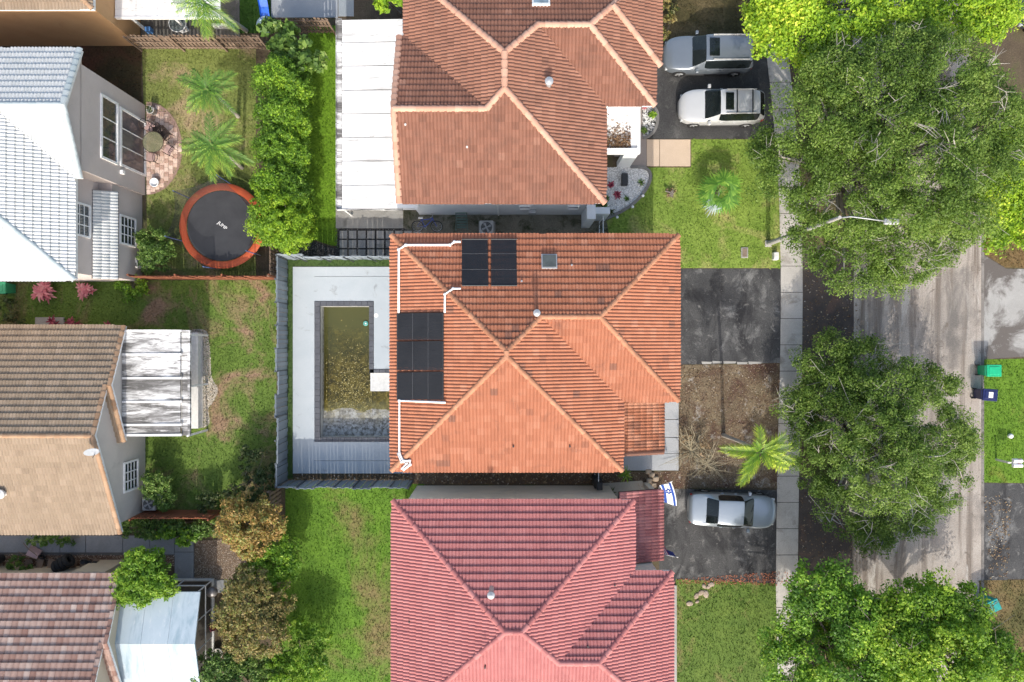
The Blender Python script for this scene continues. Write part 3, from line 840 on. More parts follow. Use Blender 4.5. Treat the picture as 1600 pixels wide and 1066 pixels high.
# lower porch roof on the street side
def porch(house, x0, x1, y0, y1, z0, z1, tm, w=.33, ex=.345, rolls=2, name='porch_roof', post_ys=(), wallm=None, edge=None):
    t = (z0 - z1) / (x1 - x0)
    pr = MB(); pr.add([(x0, y0, z0), (x1, y0, z1), (x1, y1, z1), (x0, y1, z0), (x0, y0, z0 - .14), (x1, y0, z1 - .14), (x1, y1, z1 - .14), (x0, y1, z0 - .14)],
                      [(0, 1, 2, 3), (7, 6, 5, 4), (0, 4, 5, 1), (1, 5, 6, 2), (2, 6, 7, 3), (3, 7, 4, 0)])
    ro = pr.build(name, M['under'], house)
    TV, TF = tile_template(w, ex, rolls, .045, .035); kc = math.cos(math.atan(t))
    U = Vector((0, 1, 0)); Vv = Vector((-kc, 0, t * kc)); Nn = U.cross(Vv); off = wloc(house)
    ny = max(1, round((y1 - y0) / w)); sw_ = (y1 - y0) / ny; nv = max(1, round((x1 - x0) / kc / ex)); sv = (x1 - x0) / kc / nv
    for i in range(nv):
        for j in range(ny):
            var = mesh_cache(('pt', tm.name, w, ex, rolls, int(RNG.random() * 6)), lambda k: mesh_np('tile', TV, TF, tm, {'tint': np.full(len(TV), .12 + .15 * k[-1])}, True))
            p = Vector((x1, y0 + (j + .5) * sw_, z1 + .012)) + Vv * (i * sv - .05)
            o = link('tile', var, ro)
            o.matrix_local = Matrix(((U.x * sw_ / w, Vv.x, Nn.x, p.x - off.x), (U.y * sw_ / w, Vv.y, Nn.y, p.y - off.y), (U.z, Vv.z, Nn.z, p.z - off.z), (0, 0, 0, 1)))
    if edge:
        for yy in edge:
            for i in range(nv):
                p = Vector((x1, yy, z1 + .03)) + Vv * (i * sv)
                q = p + Vv * (sv + .03)
                MB().tube([p, q], [.12, .105], 8).build('rake_tile', tm if tm.name != 'x' else tm, ro)
    for y in post_ys:
        MB().bbox(x1 - .5, x1 - .2, y - .15, y + .15, 0, z1 - .08, .015).build('column', wallm or M['offwhite'], house)
    return ro
CACHE = {}
def mesh_cache(k, fn):
    if k not in CACHE: CACHE[k] = fn(k)
    return CACHE[k]
porch(h6, 4.9, 7.93, -5.83, -2.47, 3.5, 2.6, t_or, post_ys=(-5.4,), edge=(-5.83,))
# roof fittings
U, V, Nn_ = R6.frame('N')
p = R6.hit(858, 411, 'N'); sk = MB(); a = U * .37; b = V * .37
def slab_on(mb, c, a, b, n, h0, h1):
    q = [c - a - b, c + a - b, c + a + b, c - a + b]
    return mb.add([v + n * h0 for v in q] + [v + n * h1 for v in q], [(0, 3, 2, 1), (4, 5, 6, 7), (0, 1, 5, 4), (1, 2, 6, 5), (2, 3, 7, 6), (3, 0, 4, 7)])
slab_on(sk, p, a, b, Nn_, 0, .2); skl = sk.build('skylight', M['grey_metal'], h6)
g_ = MB(); slab_on(g_, p + Nn_ * .2, a * .86, b * .86, Nn_, 0, .03); g_.build('glazing', glassy('skylight_glass', (.10, .11, .10), .2, .35), skl)
vent(h6, R6.hit(838, 490, 'N'), .65, .11, M['grey_metal'])
for px, py, k in ((893, 415, 'N'), (802, 697, 'S'), (890, 697, 'S'), (815, 440, 'N')):
    vent(h6, R6.hit(px, py, k), .22, .045, M['grey_metal'] if k == 'N' else M['dark'], False, 'vent_pipe')
M['mat_black'] = surf('solar_mat', (.014, .015, .018), (.022, .023, .027), 1, .55, fine=60, fine_amt=.3, bmp=.1, spec=.4)
M['strap'] = flat('strap_grey', (.12, .12, .125), .5)
def solar(key, x0, x1, y0, y1, label, split):
    q = [R6.hit(x, y, key) for x, y in ((x0, y1), (x1, y1), (x1, y0), (x0, y0))]; Nn = R6.frame(key)[2]
    s = thing('solar_mat', (q[0] + q[2]) / 2, label, 'solar panel', 'black solar mats on the orange roof')
    A, B_, D = q[0], q[1] - q[0], q[3] - q[0]
    nrib = 24
    mb = MB()
    for i in range(nrib):
        a0 = A + B_ * (i / nrib) if split == 'v' else A + D * (i / nrib); a1 = (B_ if split == 'v' else D) * (.92 / nrib); b1 = D if split == 'v' else B_
        c = a0 + a1 / 2 + b1 / 2 + Nn * .17
        slab_on(mb, c, a1 / 2, b1 / 2, Nn, 0, .018)
    mb.build('mat', M['mat_black'], s)
    for e0, e1 in (((q[0]), (q[1])), (q[3], q[2])) if split == 'v' else ((q[0], q[3]), (q[1], q[2])):
        MB().tube([e0 + Nn * .18, e1 + Nn * .18], .035, 8).build('header_pipe', M['dark'], s)
    for f in (.34, .68):
        o_ = (A + (D if split == 'v' else B_) * f); e_ = B_ if split == 'v' else D
        MB().tube([o_ + Nn * .19, o_ + e_ + Nn * .19], .006, 5).build('strap', M['strap'], s)
    for f in (.1, .9):
        o_ = A + B_ * f + D * f
        MB().tube([o_ + Nn * .02, o_ + Nn * .17], .03, 6).build('bracket', M['grey_metal'], s)
solar('N', 722, 763.5, 377, 449, 'black solar mat on the shaded orange slope, farther from the skylight', 'v')
solar('N', 767.5, 808, 377, 449, 'black solar mat on the shaded orange slope, beside the skylight', 'v')
solar('W', 624, 695, 490, 531, 'black solar mat over the pool side slope, below the bent white pipe', 'h')
solar('W', 624, 695, 534, 578, 'middle one of the three black solar mats over the pool side slope', 'h')
solar('W', 624, 695, 582, 624, 'black solar mat over the pool side slope, next to the straight white pipe run', 'h')
def pipe_run(pts, r, label):
    q = [R6.hit(x, y, k, .19) for x, y, k in pts]
    th = thing('water_pipe', q[0], label, 'pipe')
    MB().tube(q, r, 8).build('pipe', M['pipe'], th, True)
    for p_ in q[1:-1]: MB().lathe(p_ - Vector((0, 0, r * 1.35)), [(r * .6, 0), (r * 1.4, r * .6), (r * 1.4, r * 2.1), (r * .6, r * 2.7)], 8).build('elbow', M['pipe'], th, True)
    for a_, b_ in zip(q, q[1:]):
        if (b_ - a_).length > 1.5:
            m_ = (a_ + b_) / 2; MB().tube([m_ - Vector((0, 0, .15)), m_], .02, 6).build('clip', M['grey_metal'], th)
pipe_run([(720, 378, 'N'), (710, 378, 'N'), (703, 383, 'N'), (634, 383, 'N'), (623, 390, 'W'), (623, 489, 'W')], .055, 'white pipe running from the upper solar mats down the corner of the roof')
pipe_run([(720, 451, 'N'), (708, 451, 'N'), (695, 460, 'W'), (695, 489, 'W')], .05, 'short bent white pipe crossing the hip between two sets of solar mats')
pipe_run([(696, 629, 'W'), (624, 626, 'W'), (624, 708, 'W'), (630, 720, 'W'), (640, 720, 'S'), (641, 726, 'S'), (630, 735, 'S')], .055, 'white pipe running down to the eave corner above the grey fence')
pipe_run([(621, 708, 'W'), (627, 722, 'W'), (636, 724, 'S'), (627, 733, 'S')], .04, 'second white pipe beside the eave corner above the grey fence')
# ---- the red house below
t_rd = tilemat('red_tile', [(0, (.40, .14, .136)), (.5, (.485, .185, .176)), (1, (.55, .235, .222))], (.27, .10, .10), dirt_lo=.5, dirt_hi=.75, dirt_amt=.5, dscale=.8)
h7 = thing('house', (0, -13, 0), 'house with a pinkish red tiled roof and a beige side wall', 'house')
R7 = hipL(5.4, .4, -5.754, 5.878, -7.703, -18.58, 7.734, -11.14, mir=True)
wall7 = ST_WALL('beige_stucco', (.74, .69, .61), (.8, .75, .67))
wallbox(h7, wall7, (-5.33, 5.45, -18.2, -8.13, 0, 5.22), (5.4, 7.3, -18.15, -11.56, 0, 5.215))
build_roof(h7, R7, t_rd, t_rd, M['under'], cap_r=.15, cap_gap=.4, sdv=.08, darkf=0)
porch(h7, 5.46, 7.89, -11.5, -7.75, 3.4, 2.6, t_rd, post_ys=(-8.1,), wallm=wall7)
vent(h7, R7.hit(768, 920, 'N'), .7, .11, M['grey_metal'])
for px, py, k in ((640, 970, 'W'), (758, 1041, 'S'), (918, 1008, 'S2'), (960, 913, 'E')):
    try: vent(h7, R7.hit(px, py, k), .2, .04, M['dark'], False, 'vent_pipe')
    except Exception: pass
# ---- the terracotta house at the top
t_tc = tilemat('terracotta_tile', [(0, (.16, .08, .058)), (.4, (.26, .122, .082)), (.7, (.32, .155, .105)), (1, (.42, .23, .165))], (.14, .08, .062), dirt_lo=.48, dirt_hi=.72, dirt_amt=.5, dscale=.9)
c_tc = tilemat('terracotta_cap', [(0, (.55, .30, .21)), (1, (.66, .40, .29))], (.45, .24, .17), dirt_amt=.3)
h5 = thing('house', (0, 12, 0), 'house with a brownish terracotta roof, pale ridge caps and a flat white entry canopy', 'house')
R5 = hipL(5.4, .4, -5.17, 4.49, 17.95, 6.68, 6.9, 11.385)
keep = [f for f in R5.faces if f[0] not in ('W', 'S')]; R5.faces = keep
rS, rN = (-.34, 11.51), (-.34, 13.12)
R5.face('S', 'S', 6.68, [(-1.17, 6.68), (4.49, 6.68), rS, (-1.17, 10.68)])
R5.face('S3', 'S', 6.68, [(-5.44, 6.68), (-1.17, 6.68), (-1.17, 10.68), (-5.44, 10.68)])
R5.face('W', 'W', -5.17, [(-5.17, 14.68), (-1.17, 10.68), rS, rN, (-5.17, 17.95)])
R5.face('N3', 'N', 14.68, [(-5.44, 14.68), (-5.17, 14.68), (-1.17, 10.68), (-5.44, 10.68)])
R5.face('E3', 'E', 7.18, [(7.18, 13.3), (4.75, 15.73), (7.18, 18.16)])
R5.caps = [c for c in R5.caps if c[0] != (-5.17, 6.68)] + [((-5.44, 10.68), (-1.17, 10.68)), ((-1.17, 10.68), rS), ((7.18, 13.3), (4.75, 15.73))]
R5.rakes = [((-5.44, 6.68), (-5.44, 10.68)), ((-5.44, 14.68), (-5.44, 10.68))]
wall5 = ST_WALL('pale_blue_stucco', (.72, .75, .77), (.78, .8, .82))
wallbox(h5, wall5, (-5.2, 4.07, 7.1, 17.5, 0, 5.22), (4.0, 6.5, 11.8, 17.4, 0, 5.21),
        gables=[([(-5.2, 7.1, 5.2), (-5.2, 14.2, 5.2), (-5.2, 10.68, 6.75)], [(-5.05, 7.1, 5.2), (-5.05, 14.2, 5.2), (-5.05, 10.68, 6.75)])])
build_roof(h5, R5, t_tc, c_tc, M['under'], cap_r=.17, sdv=.09, darkf=.0)
vent(h5, R5.hit(857, 134, 'E'), .5, .13, M['grey_metal'])
for px, py, k in ((730, 231, 'S'), (634, 196, 'S3')):
    vent(h5, R5.hit(px, py, k), .15, .05, M['offwhite'], False, 'vent_pipe')
U, V, Nn_ = R5.frame('N'); p = R5.hit(845, 2, 'N'); sk = MB(); slab_on(sk, p, U * .42, V * .42, Nn_, 0, .2); skl = sk.build('skylight', M['white'], h5)
g_ = MB(); slab_on(g_, p + Nn_ * .2, U * .34, V * .34, Nn_, 0, .03); g_.build('glazing', glassy('skylight_glass2', (.22, .28, .33), .15), skl)
for x0, x1 in ((812, 828), (888, 904)):
    xa, xb = P(x0, 0, 2.4).x, P(x1, 0, 2.4).x
    window(h5, 'y', 7.1, xa, xb, 2.0, 2.6, 1, 1, out=-1, fw=.05)
MB().tube([(-.75, 7.02, 5.1), (-.75, 7.02, .4)], .05, 8).build('downpipe', M['white'], h5)
MB().bbox(-2.55, -2.3, 6.9, 7.098, 4.3, 4.55, .02).build('wall_lamp', M['white'], h5)
MB().bbox(.9, 1.3, 6.86, 7.098, 1.2, 1.7, .02).build('meter_box', M['grey_metal'], h5)
# projecting white side wall with ledge
wallbox(h5, wall5, (3.9, 4.35, 6.35, 7.098, 0, 2.9), (4.35, 5.2, 6.75, 7.095, 0, 2.2), name='wing_wall')
# flat entry canopy with a framed opening
ec = MB(); x0, x1, y0, y1 = P(940, 0, 3).x, P(1000, 0, 3).x, P(0, 240, 3).y, P(0, 160, 3).y
M['canopy'] = surf('canopy_white', (.74, .74, .73), (.8, .8, .8), .8, .7, patches=[((.24, .15, .08), 1.1, .62, .75, (1, 1, 1))], fine_amt=.1)
ec.box(x0, x1, y0, y1, 2.75, 2.95); can = ec.build('entry_canopy', M['canopy'], h5)
pp_ = MB(); pp_.box(x1 - .16, x1 + .002, y0, y1, 2.95, 3.1); pp_.box(x0, x1 - .16, y0 - .002, y0 + .25, 2.95, 3.1); pp_.build('parapet', wall5, can)
MB().box(x1 - .75, x1 - .02, y0 + .05, y0 + .35, 0, 2.75).build('column', wall5, h5)
MB().box(x0, x0 + .25, y0 + .05, y0 + .35, 0, 2.75).build('column', wall5, h5)
# brown palm thatch lying on the canopy
V_, F_, T_ = blades(np.stack([RNG.uniform(x0 + .1, x1 - .5, 900), y0 + .28 + np.abs(RNG.normal(0, .55, 900))], 1), 2.955, .05, .16)
o_ = link('leaf_litter', mesh_np('leaf_litter', V_, F_, leafmat('brown_thatch', [(0, (.08, .045, .025)), (.6, (.22, .13, .07)), (1, (.42, .29, .17))], .05, .9), {'tint': T_}))
tag(o_, 'brown fallen leaves heaped on the flat white entry canopy', 'litter', kind='stuff')
# long white patio roof of panels, a thing joined to the top house
pr_ = thing('patio_roof', P(578, 178, 0), 'long white panel patio roof along the terracotta house', 'patio roof')
M['roof_white'] = surf('roof_white', (.70, .70, .69), (.76, .76, .76), .5, .6, patches=[((.38, .37, .355), 1.0, .55, .70, (.35, 2.6, 1)), ((.45, .44, .42), 3.0, .57, .68, (.5, 2, 1))], fine_amt=.1, bmp=.05)
M['mildew'] = surf('roof_mildew', (.7, .7, .69), (.8, .8, .79), .5, .6, patches=[((.12, .117, .112), .6, .43, .56, (.35, 2.2, 1)), ((.2, .195, .19), 2.0, .5, .62, (.5, 3.5, 1)), ((.8, .8, .79), 3.2, .6, .68, (.35, 3.5, 1))], fine_amt=.1, bmp=.05)
ys_ = [29, 65, 102, 140, 177, 214, 251, 289, 326]
for a_, b_ in zip(ys_, ys_[1:]):
    A, B_ = P(534, b_ - .3, 2.7), P(634, a_ + .3, 2.78)
    MB().add([(A.x, A.y, 2.62), (-4.9, A.y, 2.78), (-4.9, B_.y, 2.78), (A.x, B_.y, 2.62), (A.x, A.y, 2.54), (-4.9, A.y, 2.7), (-4.9, B_.y, 2.7), (A.x, B_.y, 2.54)],
             [(0, 1, 2, 3), (7, 6, 5, 4), (0, 4, 5, 1), (1, 5, 6, 2), (2, 6, 7, 3), (3, 7, 4, 0)]).build('roof_panel', M['roof_white'], pr_)
    MB().box(A.x, -4.95, A.y - .04, A.y + .02, 2.5, 2.545).build('joist', M['white'], pr_)
gx0, gx1 = P(526, 0, 2.6).x, P(533.5, 0, 2.6).x; gy0, gy1 = P(0, 327, 2.6).y, P(0, 27.5, 2.6).y
gt = MB(); gt.box(gx0, gx1, gy0, gy1, 2.48, 2.52); gt.box(gx0 - .03, gx0 - .0005, gy0, gy1, 2.46, 2.66); gt.box(gx0, gx1 + 3.2, gy0 - .05, gy0 - .001, 2.44, 2.66); gt.build('gutter', M['mildew'], pr_)
for y in (gy0 + .15, (gy0 + gy1) / 2, gy1 - .15): MB().box(gx1 - .1, gx1, y - .05, y + .05, 0, 2.5).build('post', M['white'], pr_)
# ---- the pale grey tiled house at the upper left
t_wh = tilemat('pale_tile', [(0, (.53, .555, .55)), (.5, (.60, .615, .61)), (1, (.68, .69, .685))], (.55, .57, .57), dirt_amt=.3)
c_wh = tilemat('pale_cap', [(0, (.46, .53, .54)), (1, (.57, .62, .62))], (.38, .42, .42), dirt_amt=.4)
h1 = thing('house', (-25, 8, 0), 'house with a whitish grey tiled roof and a taupe wall beside the brick patio', 'house')
R1 = hipL(6.0, .4, -36, -20.74, 13.82, 2.916, -20.5, 7.74, gable=True)
wall1 = ST_WALL('taupe_stucco', (.54, .475, .44), (.60, .53, .495))
wallbox(h1, wall1, (-35.5, -20.62, 8.2, 13.25, 0, 5.82), (-35.5, -21.5, 3.35, 8.3, 0, 5.81), (-22, -20.8, 3.33, 8.25, 0, 2.9),
        gables=[([(-20.62, 7.9, 5.7), (-20.62, 13.7, 5.7), (-20.62, 10.78, 7.02)], [(-20.9, 7.9, 5.7), (-20.9, 13.7, 5.7), (-20.9, 10.78, 7.02)])])
build_roof(h1, R1, t_wh, c_wh, flat('pale_felt', (.45, .47, .47), .9), cap_r=.16)
porch(h1, -21.52, -20.5, 3.2, 7.75, 3.45, 2.95, t_wh, name='lean_to_roof')
curt = surf('curtained_glass', (.10, .09, .095), (.17, .15, .155), 1.5, .1, fine=30, fine_amt=.2, bmp=0, stretch=(1, 2.5, 1), spec=.6)
window(h1, 'x', -20.62, 9.3, 12.3, 2.85, 4.1, 3, 1, name='window', fw=.12)
window(h1, 'x', -20.62, 9.35, 12.2, .15, 2.4, 3, 1, curt, 'sliding_door', .12)
window(h1, 'x', -21.5, 5.3, 6.8, 3.75, 4.9, 3, 3)
window(h1, 'x', -20.8, 5.25, 6.65, .8, 2.15, 3, 4)
MB().bbox(-20.61, -20.45, 8.8, 9.0, 2.3, 2.55, .02).build('wall_lamp', M['white'], h1)
# ---- one-storey brown houses on the left
def gable_house(h, yN, rx, x_wall, wm, tm, cm, w, rolls, ex, hr):
    R = Roof(2.7, .43); yS = yN - 10.8; yr = (yN + yS) / 2; d = 3.0; ys_, yp = yN - 2 * d, yN - d; W = -36; sx = rx + .2
    R.face('N', 'N', yN, [(W, yN), (rx, yN), (rx, yr), (W, yr)]); R.face('S', 'S', yS, [(W, yS), (rx, yS), (rx, yr), (W, yr)])
    R.face('N2', 'N', yN, [(rx, yN), (sx, yN), (sx, yp), (rx, yp)]); R.face('S2', 'S', ys_, [(rx - .3, ys_), (sx, ys_), (sx, yp), (rx - .3, yp)])
    R.caps = [((W, yr), (rx, yr))]
    R.rakes = [((sx, yN), (sx, yp)), ((sx, ys_), (sx, yp)), ((rx, yS), (rx, yr)), ((rx, yp), (rx, yr))]
    zr = 2.7 + .43 * 5.4 - .2; zp = 2.7 + .43 * d - .2
    wallbox(h, wm, (W + .5, x_wall, yS + .45, yN - .45, 0, 2.54), gables=[
        ([(x_wall, yS + .2, 2.5), (x_wall, yN - .2, 2.5), (x_wall, yr, zr)], [(x_wall - .2, yS + .2, 2.5), (x_wall - .2, yN - .2, 2.5), (x_wall - .2, yr, zr)]),
        ([(x_wall + .18, ys_ + .3, 2.5), (x_wall + .18, yN - .3, 2.5), (x_wall + .18, yp, zp)], [(x_wall, ys_ + .3, 2.5), (x_wall, yN - .3, 2.5), (x_wall, yp, zp)])])
    wallbox(h, wm, (x_wall, x_wall + .18, ys_ + .45, yN - .46, 0, 2.53), name='bay_wall')
    build_roof(h, R, tm, cm, M['under'], w=w, rolls=rolls, ex=ex, hr=hr, cap_r=.13, sdv=.14 if rolls == 1 else .1, darkf=0)
    return R
t_br = tilemat('brown_tile', [(0, (.25, .19, .135)), (.5, (.335, .255, .18)), (1, (.44, .34, .25))], (.20, .14, .10), dirt_lo=.5, dirt_hi=.75, dirt_amt=.4)
c_br = tilemat('brown_cap', [(0, (.36, .22, .13)), (1, (.50, .33, .21))], (.2, .14, .1), dirt_amt=.5)
h2 = thing('house', (-26, -4.6, 0), 'low house with a brown and tan tiled gable roof and a small satellite dish', 'house')
wall2 = ST_WALL('cream_stucco', (.52, .48, .44), (.58, .54, .49))
R2 = gable_house(h2, .77, -20.48, -20.62, wall2, t_br, c_br, .34, 2, .345, .05)
window(h2, 'x', -20.62, -8.0, -6.55, .9, 2.1, 3, 4)
vent(h2, R2.hit(8, 770, 'S'), .3, .16, M['offwhite'])
t_pk = tilemat('pink_brown_tile', [(0, (.24, .13, .105)), (.3, (.33, .195, .155)), (.6, (.44, .30, .25)), (1, (.58, .47, .41))], (.20, .12, .10), dirt_lo=.5, dirt_hi=.75, dirt_amt=.4)
h3 = thing('house', (-26, -17.6, 0), 'low house with a mottled pink barrel tiled roof beside the screened room', 'house')
wall3 = ST_WALL('sand_stucco', (.50, .44, .33), (.56, .50, .39))
R3 = gable_house(h3, -12.2, -20.68, -20.8, wall3, t_pk, t_pk, .31, 1, .385, .085)
# satellite dish of the brown house
sd = thing('satellite_dish', R2.hit(152, 700, 'S'), 'small grey satellite dish at the brown roof edge', 'dish'); b_ = LOC[sd.name]
MB().tube([b_ - Vector((0, 0, .05)), b_ + Vector((0, 0, .5))], .025, 6).build('mast', M['grey_metal'], sd)
Rm = Matrix.Translation(b_ + Vector((.05, -.05, .55))) @ Matrix.Rotation(1.0, 4, 'X') @ Matrix.Rotation(.4, 4, 'Y')
MB().lathe((0, 0, 0), [(.02, 0), (.2, .02), (.34, .08), (.33, .09), (.19, .035), (.02, .015)], 18).xform(Rm).build('reflector', flat('dish_grey', (.3, .33, .37), .5), sd, True)
MB().tube([Rm @ Vector((0, -.3, .05)), Rm @ Vector((0, -.05, .38))], .015, 6).build('feed_arm', M['dark'], sd)
# mildewed patio roof of the brown house
p2 = thing('patio_roof', P(245, 600, 0), 'white patio roof streaked with black mildew beside the brown house', 'patio roof')
yb = [517, 554, 591, 628, 664, 679.5]
for a_, b2 in zip(yb, yb[1:]):
    A, B_ = P(192, b2 - .8, 2.62), P(281, a_ + .8, 2.55)
    MB().add([(-20.42, A.y, 2.66), (B_.x, A.y, 2.52), (B_.x, B_.y, 2.52), (-20.42, B_.y, 2.66), (-20.42, A.y, 2.58), (B_.x, A.y, 2.44), (B_.x, B_.y, 2.44), (-20.42, B_.y, 2.58)],
             [(0, 1, 2, 3), (7, 6, 5, 4), (0, 4, 5, 1), (1, 5, 6, 2), (2, 6, 7, 3), (3, 7, 4, 0)]).build('roof_panel', M['mildew'], p2)
for yy in (yb[0], 554, 591, 628, 664, 680):
    y_ = P(0, yy, 2.6).y
    MB().add([(-20.42, y_ - .06, 2.69), (-17.35, y_ - .06, 2.57), (-17.35, y_ + .06, 2.57), (-20.42, y_ + .06, 2.69), (-20.42, y_ - .06, 2.6), (-17.35, y_ - .06, 2.48), (-17.35, y_ + .06, 2.48), (-20.42, y_ + .06, 2.6)],
             [(0, 1, 2, 3), (7, 6, 5, 4), (0, 4, 5, 1), (1, 5, 6, 2), (2, 6, 7, 3), (3, 7, 4, 0)]).build('roof_beam', M['roof_white'], p2)
ga, gb_ = P(282, 0, 2.5).x, P(297, 0, 2.5).x
gm = MB(); gm.box(ga, gb_, P(0, 681, 2.5).y, P(0, 516, 2.5).y, 2.36, 2.4); gm.box(gb_ - .12, gb_, P(0, 681, 2.5).y, P(0, 516, 2.5).y, 2.4, 2.52); gm.build('gutter', M['mildew'], p2)
for yy in (524, 600, 672): MB().box(gb_ - .25, gb_ - .15, P(0, yy, 0).y - .05, P(0, yy, 0).y + .05, 0, 2.36).build('post', M['white'], p2)
sl = MB(); sl.box(-20.4, P(318, 0).x, P(0, 668).y, P(0, 520).y, 0, .06); sl.build('patio_slab', M['concrete'], p2)
MB().box(P(308, 0).x - .1, P(316, 0).x, P(0, 668).y, P(0, 520).y, .06, .5).build('knee_wall', M['offwhite'], p2)
# screened room of the pink tiled house
s3 = thing('screen_room', P(260, 985, 0), 'screened room with a folded bluish white metal roof', 'screen room')
xw, xe = -20.7, -16.48
M['blue_white'] = surf('blue_white_roof', (.42, .51, .57), (.50, .58, .63), .6, .35, patches=[((.30, .40, .46), .9, .5, .68, (2.2, .5, 1)), ((.62, .66, .68), 2.0, .58, .7, (2.5, .6, 1))], fine_amt=.1, bmp=.05)
for ya, za, yb2, zb in ((-13.27, 2.3, -15.72, 2.95), (-15.73, 2.95, -18.3, 2.3)):
    for k in range(3):
        xa = xw + (xe - xw) * k / 3 + .006; xb = xw + (xe - xw) * (k + 1) / 3 - .006
        q = [(xa, ya, za), (xa, yb2, zb), (xb, yb2, zb), (xb, ya, za)]
        MB().add(q + [(x, y, z - .09) for x, y, z in q], [(0, 1, 2, 3), (7, 6, 5, 4), (0, 4, 5, 1), (1, 5, 6, 2), (2, 6, 7, 3), (3, 7, 4, 0)]).build('roof_panel', M['blue_white'], s3)
def scr_mat():
    m, nt, bs = newmat('insect_screen'); bs.inputs['Base Color'].default_value = (.02, .02, .02, 1); bs.inputs['Roughness'].default_value = .8
    t = N(nt, 'ShaderNodeBsdfTransparent'); mx = N(nt, 'ShaderNodeMixShader'); mx.inputs['Fac'].default_value = .62
    nt.links.new(t.outputs[0], mx.inputs[1]); nt.links.new(bs.outputs[0], mx.inputs[2]); nt.links.new(mx.outputs[0], nt.nodes['Material Output'].inputs['Surface']); return m
M['screen'] = scr_mat()
xs_, yn_ = -16.85, -13.45
fr = [((xs_, yn_, 0), (xs_, yn_, 2.25)), ((xs_, -15.0, 0), (xs_, -15.0, 2.6)), ((xs_, -16.6, 0), (xs_, -16.6, 2.55)), ((xs_, -18.2, 0), (xs_, -18.2, 2.25)), ((-18.4, yn_, 0), (-18.4, yn_, 2.2)), ((-20, yn_, 0), (-20, yn_, 2.2)),
      ((xs_, yn_, .9), (xs_, -18.2, .9)), ((-20.6, yn_, .9), (xs_, yn_, .9)), ((xs_, yn_, 2.2), (xs_, -18.2, 2.2)), ((-20.6, yn_, 2.2), (xs_, yn_, 2.2))]
for a_, b_ in fr: MB().tube([a_, b_], .045, 4).build('frame_bar', M['white'], s3)
for a_, b_ in (((xs_, -14.2), (xs_, -13.5)), ): pass
MB().sheet([(xs_ + .01, yn_, .05), (xs_ + .01, -18.2, .05), (xs_ + .01, -18.2, 2.2), (xs_ + .01, yn_, 2.2)]).build('screen', M['screen'], s3)
MB().sheet([(-20.6, yn_ + .01, .05), (xs_, yn_ + .01, .05), (xs_, yn_ + .01, 2.2), (-20.6, yn_ + .01, 2.2)]).build('screen', M['screen'], s3)
sb = MB(); sb.box(xs_ - .05, xs_ + .12, -18.3, yn_ + .1, 0, .12); sb.box(-20.7, xs_ - .05, yn_ - .05, yn_ + .12, 0, .118); sb.build('sill', M['offwhite'], s3)
paved('screen_room_floor', [(200, 895), (328, 908), (331, 1100), (200, 1100)], surf('room_floor', (.12, .11, .1), (.18, .17, .155), 1), .01)
# ---- orange stucco house in the upper left corner with its white patio roof
h4 = thing('house', (-28, 21, 0), 'house with a tall plain orange stucco wall next to the wooden fence', 'house')
wall4 = ST_WALL('orange_stucco', (.50, .29, .14), (.57, .345, .175))
wallbox(h4, wall4, (-40, -20.9, 16.6, 27, 0, 4.9))
R4 = Roof(5.0, .4); R4.face('S', 'S', 16.25, [(-40, 16.25), (-20.5, 16.25), (-25.9, 21.65), (-40, 21.65)]); R4.face('E', 'E', -20.5, [(-20.5, 16.25), (-20.5, 27), (-25.9, 21.65)])
R4.face('N', 'N', 27.05, [(-40, 27.05), (-20.5, 27.05), (-25.9, 21.65), (-40, 21.65)])
R4.faces = [(k, d, e, p, z) for k, d, e, p, z in R4.faces]; R4.caps = [((-20.5, 16.25), (-25.9, 21.65)), ((-25.9, 21.65), (-40, 21.65))]
build_roof(h4, R4, t_br, c_br, M['under'], nmax=0)
p4 = thing('patio_roof', P(262, 5, 0), 'white patio roof behind the wooden fence next to the orange wall', 'patio roof')
x0, x1 = -20.85, P(345, 0, 2.5).x; y0 = P(0, 27, 2.5).y
for k in range(5):
    xa = x0 + (x1 - x0) * k / 5; xb = x0 + (x1 - x0) * (k + 1) / 5 - .012
    MB().box(xa, xb, y0, y0 + 4.5, 2.46, 2.54).build('roof_panel', M['roof_white'], p4)
MB().box(x0, x1, y0 - .07, y0 - .001, 2.38, 2.58).build('fascia', M['white'], p4)
for x, y in ((-20.55, 17.45), (-18.2, 17.45), (-15.6, 17.45)): MB().box(x - .06, x + .06, y - .06, y + .06, .05, 2.46).build('post', M['white'], p4)
MB().box(x0, x1, 17.1, 22, 0, .05).build('patio_slab', surf('dark_patio', (.14, .13, .12), (.2, .19, .17), 1), p4)
# concrete terrace behind the fence
pt_ = paved('concrete_terrace', [(424, -60), (528, -60), (528, 28), (424, 28)], surf('terrace', (.36, .38, .40), (.42, .44, .46), .8), thick=.05)
paved('concrete_terrace', [(529, -60), (553, -60), (553, 26), (529, 26)], surf('terrace_b', (.30, .33, .35), (.36, .39, .41), .8), thick=.04)
